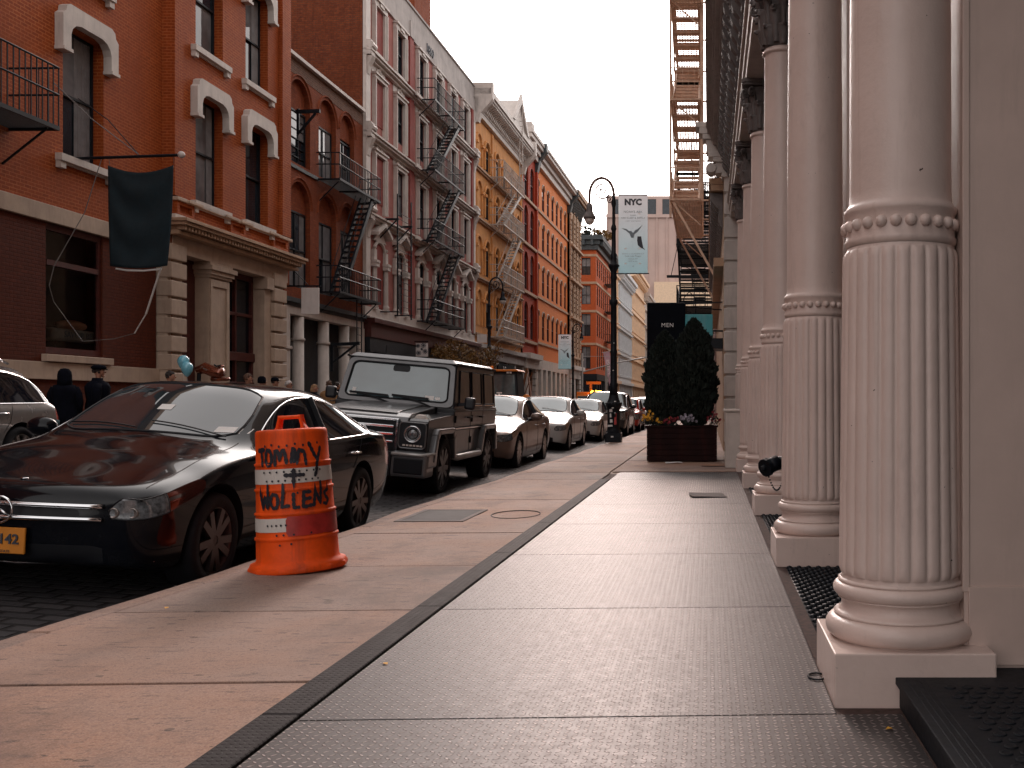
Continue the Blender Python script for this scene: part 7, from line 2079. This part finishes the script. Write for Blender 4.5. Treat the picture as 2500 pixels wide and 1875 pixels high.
L1 = lamp('street_lamp', 'tall ornate black lamp post with stickers on its base at the near kerb', (-2.79, 28.9, 0), 1, True)
for k, (x, z, w, h, mt) in enumerate(((-.06, .92, .09, .09, 'sign_white'), (-.07, .78, .05, .12, 'paper'), (-.05, .62, .08, .10, 'paper'), (-.08, .48, .14, .06, 'paper'), (.07, .68, .07, .34, 'drum_red'), (.06, .8, .05, .14, 'paper'), (.0, 1.0, .07, .03, 'paper'), (-.02, .16, .08, .05, 'paper'), (.07, 1.19, .06, .03, 'paper'), (.0, 2.1, .04, .03, 'paper'), (.02, 2.9, .03, .03, 'paper'))):
    yy = -.232 if z < .3 else (-.21 if z < 1 else (-.26 if z < 1.3 else -.115))
    m = MB(); m.add([(x - w / 2, yy, z - h / 2), (x + w / 2, yy, z - h / 2 + .01), (x + w / 2 - .01, yy, z + h / 2), (x - w / 2, yy, z + h / 2)], [(0, 1, 2, 3)]); m.build('sticker', M[mt], L1)
banner((-2.79, 28.9, 7.26), 'large pale blue NYC banner on the near lamp post')
lamp('street_lamp', 'black lamp post standing before the ochre house fire escape', (far_side(51.7, 2.6, 0)[0], 51.7, 0), -1)
lamp('street_lamp', 'black lamp post beside the small NYC banner before the orange house', (far_side(81.8, 2.35, 0)[0], 81.8, 0), -1)
banner((far_side(81.8, 2.35, 0)[0], 81.8, 5.9 + 1.0), 'small NYC banner hanging left of the lamp post before the orange house', -1, 1.25)
lamp('street_lamp', 'distant black lamp post before the tall cream house', (-6.6, 128, 0), -1)
banner((-6.6, 128, 4.9), 'distant blue banner beside the far lamp post', -1, 1.5, full=False)
# traffic lights at the crossing
def signal(name, label, x, y, armto, z, zpole):
    t = thing(name, label, 'traffic light', (x, y, 0), group='traffic lights at the crossing')
    m = MB(); m.tube([(0, 0, 0), (0, 0, zpole)], .12, 10); m.tube([(0, 0, zpole - 1.9), (armto * .5, 0, zpole - .9), (armto, 0, zpole - .2)], .07, 8); m.bar((0, 0, zpole - .3), (armto, 0, zpole - .35), .04); m.build('pole', M['galv'], t)
    m = MB(); m.box(armto - .22, armto + .22, -.2, .2, z, z + 1.15); h = m.build('signal_head', M['signal_yellow'], t, bevel=.04)
    for i in range(3):
        m = MB(); m.m = Matrix.Translation((armto, -.2, z + .2 + .37 * i)) @ Matrix.Rotation(PI / 2, 4, 'X'); m.lathe([(.001, 0), (.14, 0), (.15, .22)], 14); m.build('visor', M['signal_yellow'], h)
    return t
signal('traffic_light', 'traffic light on a long raised arm reaching out over the crossing', -12.7, 98.6, 7.6, 3.0, 6.2)
signal('traffic_light', 'yellow traffic light low on a grey post at the crossing', -10.3, 99.0, .8, 1.9, 5.0)
s = thing('parking_sign', 'small white street sign on a lamp post behind the street tree', 'sign', (far_side(51.7, 2.6, 0)[0], 51.55, 4.35))
m = MB(); m.box(-.6, -.08, -.01, .01, -.02, .42); m.build('board', M['sign_white'], s)

# balloons, horse shaped foil balloon
for k, (x, z) in enumerate(((-12.93, 2.14), (-12.76, 1.97))):
    b = thing('balloon', ['upper left pale blue balloon of the pair behind the black sedan', 'lower right pale blue balloon of the pair behind the black sedan'][k], 'balloon', (x, 24.2 + .15 * k - .3 * k, z), group='pale blue balloons')
    m = MB(); m.smooth = True; m.lathe([(.001, -.19), (.02, -.185), (.07, -.14), (.12, -.05), (.138, .03), (.125, .10), (.08, .155), (.03, .175), (.001, .178)], 24); m.build('envelope', M['balloon'], b)
    m = MB(); m.tube([(0, 0, -.19), (.02, 0, -.6), (0, 0, -1.0)], .004, 4); m.build('string', M['paper'], b)
h = thing('horse_figure', 'shiny brown horse shaped figure seen over the black sedan roof beside the balloons', 'figure', (-12.55, 24.6, 1.86))
m = MB(); m.smooth = True
m.tube([(-.25, 0, .1), (-.05, .0, .16), (.18, 0, .05), (.32, 0, .04), (.42, 0, .05)], [.10, .15, .14, .13, .10], 12)
m.tube([(.12, -.02, -.12), (.3, -.02, -.13), (.52, -.02, -.12), (.58, -.02, -.12)], [.06, .05, .05, .03], 8)
m.tube([(.28, 0, .15), (.34, 0, .22), (.42, 0, .2)], [.04, .03, .02], 8); m.build('body', M['bronze'], h)
m = MB(); m.tube([(.20, -.05, .24), (.26, -.05, .20), (.36, -.05, .22)], .022, 6); m.build('bridle', M['black_rubber'], h)
m = MB(); m.tube([(-.2, 0, .05), (-.25, 0, -1.5)], .05, 8); m.build('stand', M['black_iron'], h)
b = thing('notice', 'small pale notice board by the doorway below the balloons', 'sign', (-13.4, 24.9, 1.55))
m = MB(); m.box(-.10, .10, -.01, .01, -.1, .12); m.build('board', M['stone_cream'], b); m = MB(); m.bar((0, .02, -1.55), (0, .02, -.1), .03); m.build('post', M['black_iron'], b)

# ================================================================ people
def person(label, loc, face, height=1.75, coat='cloth_dark', hair='hair_dark', hat=None, hood=False, stride=.12, lean=0, glasses=False, hairlen=0, arm=None, wide=1.1):
    t = thing('person', label, 'person', loc, (0, 0, face), group='people on the far pavement'); k = height / 1.75
    # continuous body grown on a skeleton; local +y is forward
    bones = [((0, 0, .93), .13), ((0, .01, 1.08), .125), ((0, .0, 1.25), .15), ((0, -.01, 1.40), .125), ((0, 0, 1.47), .06), ((0, .01, 1.53), .055), ((0, .02, 1.60), .078), ((0, .025, 1.68), .082), ((0, .02, 1.72), .05)]
    V = [b[0] for b in bones]; Rr = [(b[1], b[1] * .8) for b in bones]; E = [(i, i + 1) for i in range(len(bones) - 1)]
    def chain(start, pts, rs):
        prev = start
        for p, r in zip(pts, rs): V.append(p); Rr.append((r, r)); E.append((prev, len(V) - 1)); prev = len(V) - 1
        return prev
    for s in (-1, 1):
        f = s * stride
        chain(0, [(s * .09, 0, .88), (s * .10, f * .6, .50), (s * .10, f * .9 - .03, .10), (s * .105, f * .9 + .02, .05), (s * .11, f * .9 + .17, .035)], [.10, .068, .048, .045, .038])
        q = chain(3, [(s * .16, -.01, 1.41), (s * .21, -f * .4 - .01, 1.14), (s * .20, -f * .8 + .08, .90), (s * .20, -f * .8 + .10, .84)], [.068, .05, .036, .032])
        for j in range(4): chain(q, [(s * (.20 + .0), -f * .8 + .085 + .02 * j, .78), (s * .195, -f * .8 + .09 + .02 * j, .745 - .005 * (j % 2))], [.010, .008])
        chain(q, [(s * .18, -f * .8 + .14, .80), (s * .175, -f * .8 + .155, .77)], [.012, .009])
    me = bpy.data.meshes.new('b'); me.from_pydata([tuple(c * k for c in v) for v in V], E, [])
    o = bpy.data.objects.new('tmp', me); COL.objects.link(o)
    sk = o.modifiers.new('s', 'SKIN'); ss = o.modifiers.new('ss', 'SUBSURF'); ss.levels = 1; ss.render_levels = 1
    for i, r in enumerate(Rr): me.skin_vertices[0].data[i].radius = (r[0] * k, r[1] * k)
    me.skin_vertices[0].data[0].use_root = True
    dg = bpy.context.evaluated_depsgraph_get(); dg.update(); bm_ = bpy.data.meshes.new_from_object(o.evaluated_get(dg)); bpy.data.objects.remove(o)
    bm_.materials.clear(); bm_.materials.append(M['skin']); bm_.materials.append(M[coat]); bm_.materials.append(M['cloth_dark'])
    for p in bm_.polygons:
        z = p.center.z / k; p.use_smooth = True
        p.material_index = 0 if (z > 1.49 or (z < .87 and abs(p.center.x / k) > .155)) else (1 if z > .9 else 2)
    b = bpy.data.objects.new('body', bm_); COL.objects.link(b); b.parent = t
    def P(mb, name, mat, **kw): return mb.build(name, M[mat] if isinstance(mat, str) else mat, t, **kw)
    # face
    f = MB(); f.smooth = True; f.m = Matrix.Scale(k, 4)
    f.ball((0, .03, 1.655), .088, 14, (.86, 1.05, 1.22)); f.tube([(0, .115, 1.665), (0, .142, 1.645), (0, .118, 1.635)], [.010, .017, .012], 6); f.ball((0, .108, 1.602), .022, 8, (1.2, .5, .45)); f.ball((0, .095, 1.57), .03, 8)
    for s in (-1, 1): f.ball((s * .078, .02, 1.65), .024, 8, (.4, .8, 1.2))
    P(f, 'head', 'skin')
    e = MB(); e.m = Matrix.Scale(k, 4)
    for s in (-1, 1): e.ball((s * .032, .108, 1.668), .011, 6); e.tube([(s * .015, .12, 1.69), (s * .05, .105, 1.693)], .004, 4)
    P(e, 'eyes', 'hair_dark')
    c = MB(); c.smooth = True; c.m = Matrix.Scale(k, 4) @ Matrix.Diagonal((wide, wide, 1, 1))
    c.lathe([(.20, .72), (.205, .80), (.19, 1.0), (.175, 1.12), (.195, 1.25), (.205, 1.36), (.17, 1.43), (.09, 1.485), (.085, 1.53), (.075, 1.53), (.07, 1.49)], 20, cap=False, rfun=lambda r, z, a: r * (1.08 if abs(math.cos(a)) > .5 else .82) * (1 + .03 * math.sin(3 * a + z * 9)))
    for s in (-1, 1): c.tube([(s * .15, 0, 1.40), (s * .205, -s * stride * .3, 1.28), (s * .235, -s * stride * .4, 1.12), (s * .215, -s * stride * .8 + .07, .90)], [.075, .075, .064, .052], 12)
    P(c, 'coat', coat)
    hr = MB(); hr.smooth = True; hr.m = Matrix.Scale(k, 4)
    if hood:
        hr.lathe([(.13, 1.46), (.125, 1.55), (.122, 1.66), (.11, 1.73), (.07, 1.785), (.001, 1.80)], 16, (0, -.005, 0), rfun=lambda r, z, a: r * (1.05 if math.sin(a) < .3 else .78)); P(hr, 'hood', coat)
    else:
        for i in range(40 if not hairlen else 60):
            a = rnd.uniform(0, 2 * PI); el = rnd.uniform(-.35 if math.sin(a) < .2 else .45, 1.5); r_ = .088
            hr.ball((r_ * .9 * math.cos(a) * math.cos(el), .015 + r_ * 1.02 * math.sin(a) * math.cos(el), 1.672 + r_ * 1.12 * math.sin(el)), rnd.uniform(.020, .032), 6)
        hr.ball((0, .01, 1.69), .09, 12, (.9, 1.05, 1.1))
        if hairlen: hr.ball((0, -.04, 1.60), .095, 10, (1, .8, 1.2))
        P(hr, 'hair', hair)
    if hat:
        h = MB(); h.smooth = True; h.m = Matrix.Scale(k, 4)
        if hat == 'cap': h.lathe([(.105, 1.69), (.108, 1.73), (.095, 1.77), (.05, 1.80), (.001, 1.805)], 16, (0, .02, 0)); h.prism([(-.075, .10), (-.06, .17), (0, .20), (.06, .17), (.075, .10)], 1.69, 1.703, 'z')
        elif hat == 'flat': h.lathe([(.10, 1.69), (.135, 1.72), (.13, 1.755), (.08, 1.785), (.001, 1.79)], 16, (0, .02, 0)); h.prism([(-.08, .10), (-.05, .17), (.05, .17), (.08, .10)], 1.69, 1.706, 'z')
        else: h.lathe([(.105, 1.62), (.11, 1.70), (.098, 1.77), (.05, 1.81), (.001, 1.815)], 16, (0, .01, 0))
        P(h, 'hat', 'cloth_dark')
    if glasses:
        g = MB(); g.m = Matrix.Scale(k, 4)
        for s in (-1, 1): g.tube([(s * .033 + .02 * math.cos(a * PI / 5), .122, 1.668 + .016 * math.sin(a * PI / 5)) for a in range(10)], .004, 4, closed=True); g.bar((s * .055, .12, 1.67), (s * .085, .02, 1.67), .005)
        P(g, 'glasses', 'black_plastic')
    m = MB(); m.m = Matrix.Scale(k, 4)
    for s in (-1, 1): m.tube([(s * .105, s * stride * .9 - .07, .04), (s * .108, s * stride * .9 + .05, .045), (s * .112, s * stride * .9 + .19, .03)], [.045, .05, .038], 10)
    P(m, 'shoes', 'black_rubber', smooth=True)
    return t
E_, Wd = -PI / 2, PI / 2     # facing along +x / -x
def at(px, lateral): # place on the far pavement, lateral metres from the line of sight down the street
    Yp = 2400 * lateral / (1770 - px); return (-lateral + .0167 * Yp, Yp, .03)
person('person in a dark hooded coat standing left of the flat capped one by the shop', at(158, 13.3), .4, 1.76, hood=True, stride=.05)
person('broad person in dark coat and flat cap standing under the shop window', at(238, 13.0), -1.0, 1.86, hat='flat', stride=.05, wide=1.22)
person('dark haired person just left of the balloons', at(413, 13.0), -1.3, 1.82, hair='hair_dark')
person('person with short reddish hair in a black coat seen over the black sedan', at(603, 12.9), -1.2, 1.87, hair='hair_brown')
person('person in a dark knit hat left of the capped person', at(638, 12.9), -1.2, 1.80, hat='knit')
person('person in a dark baseball cap facing right by the white shop front', at(669, 13.2), -1.5, 1.82, hat='cap')
person('white haired person with glasses in a dark coat', at(703, 12.9), -1.5, 1.74, hair='hair_grey', glasses=True)
person('person with curly fair hair and black coat before the white columns', at(766, 12.7), -1.4, 1.66, hair='hair_blond', hairlen=1)
person('person in a tan hooded coat beside the off-road car', at(803, 12.7), .2, 1.80, coat='cloth_tan', hair='hair_brown')
person('dark haired person right behind the tan coat', at(821, 13.2), -.6, 1.80, hair='hair_dark')
person('distant dark figure on the pavement at the left edge of the planter', (-2.6, 62, 0), PI, 1.7)
# ================================================================ sky, sun, air, camera
w = bpy.data.worlds.new('World'); scene.world = w; w.use_nodes = True; nt = w.node_tree
bg = nt.nodes['Background']
SUN_EL, SUN_AZ = R(27), R(-4)        # sun low down the street behind thin cloud
sk = _n(nt, 'ShaderNodeTexSky', sky_type='NISHITA'); sk.sun_disc = False; sk.sun_elevation = SUN_EL; sk.sun_rotation = SUN_AZ
sk.air_density = 1.0; sk.dust_density = 4.0; sk.ozone_density = .6; sk.altitude = 0
hs = _n(nt, 'ShaderNodeHueSaturation'); hs.inputs['Saturation'].default_value = .12; nt.links.new(sk.outputs[0], hs.inputs['Color'])
c = _mixc(nt, 1.0, hs.outputs[0], (1.0, .935, .91), 'MULTIPLY')
c = _mixc(nt, .35, c, (9.0, 8.45, 8.2))          # an even white cloud sheet over the clear-sky gradient
nt.links.new(c, bg.inputs[0]); bg.inputs[1].default_value = .15
sun = bpy.data.lights.new('sun', 'SUN'); sun.energy = .65; sun.angle = R(12); sun.color = (1, .70, .60)
so = bpy.data.objects.new('sun', sun); COL.objects.link(so)
d = Vector((math.sin(SUN_AZ) * math.cos(SUN_EL), math.cos(SUN_AZ) * math.cos(SUN_EL), math.sin(SUN_EL)))
so.rotation_euler = (-d).to_track_quat('-Z', 'Y').to_euler()
HAZE = False
if HAZE:
    m = MB(); m.box(-140, 60, -40, 352, -1.7, 72)
    hm = bpy.data.materials.new('haze_air'); hm.use_nodes = True; hn = hm.node_tree; hn.nodes.clear()
    o_ = _n(hn, 'ShaderNodeOutputMaterial'); v = _n(hn, 'ShaderNodeVolumePrincipled')
    v.inputs['Color'].default_value = (.95, .88, .86, 1); v.inputs['Density'].default_value = .0007
    hn.links.new(v.outputs[0], o_.inputs['Volume'])
    o = tag(m.build('haze', hm), kind='stuff')
cam = bpy.data.cameras.new('camera'); co = bpy.data.objects.new('camera', cam); COL.objects.link(co)
cam.sensor_width = 36; cam.lens = 36 * 2400 / 2500; cam.clip_end = 3000; cam.clip_start = .05
cam.shift_x = (1250 - 1730) / 2500; cam.shift_y = (986 - 937.5) / 2500
co.location = (0, 0, EYE); co.rotation_euler = (PI / 2, 0, 0); scene.camera = co
vs_ = scene.view_settings; vs_.view_transform = 'Standard'; vs_.look = 'None'; vs_.exposure = 0.8; vs_.gamma = 1
scene.cycles.max_bounces = 6; scene.cycles.diffuse_bounces = 3; scene.cycles.glossy_bounces = 4; scene.cycles.transparent_max_bounces = 6
scene.cycles.volume_bounces = 0
scene.cycles.use_denoising = True
try: scene.cycles.denoiser = 'OPENIMAGEDENOISE'
except Exception: pass
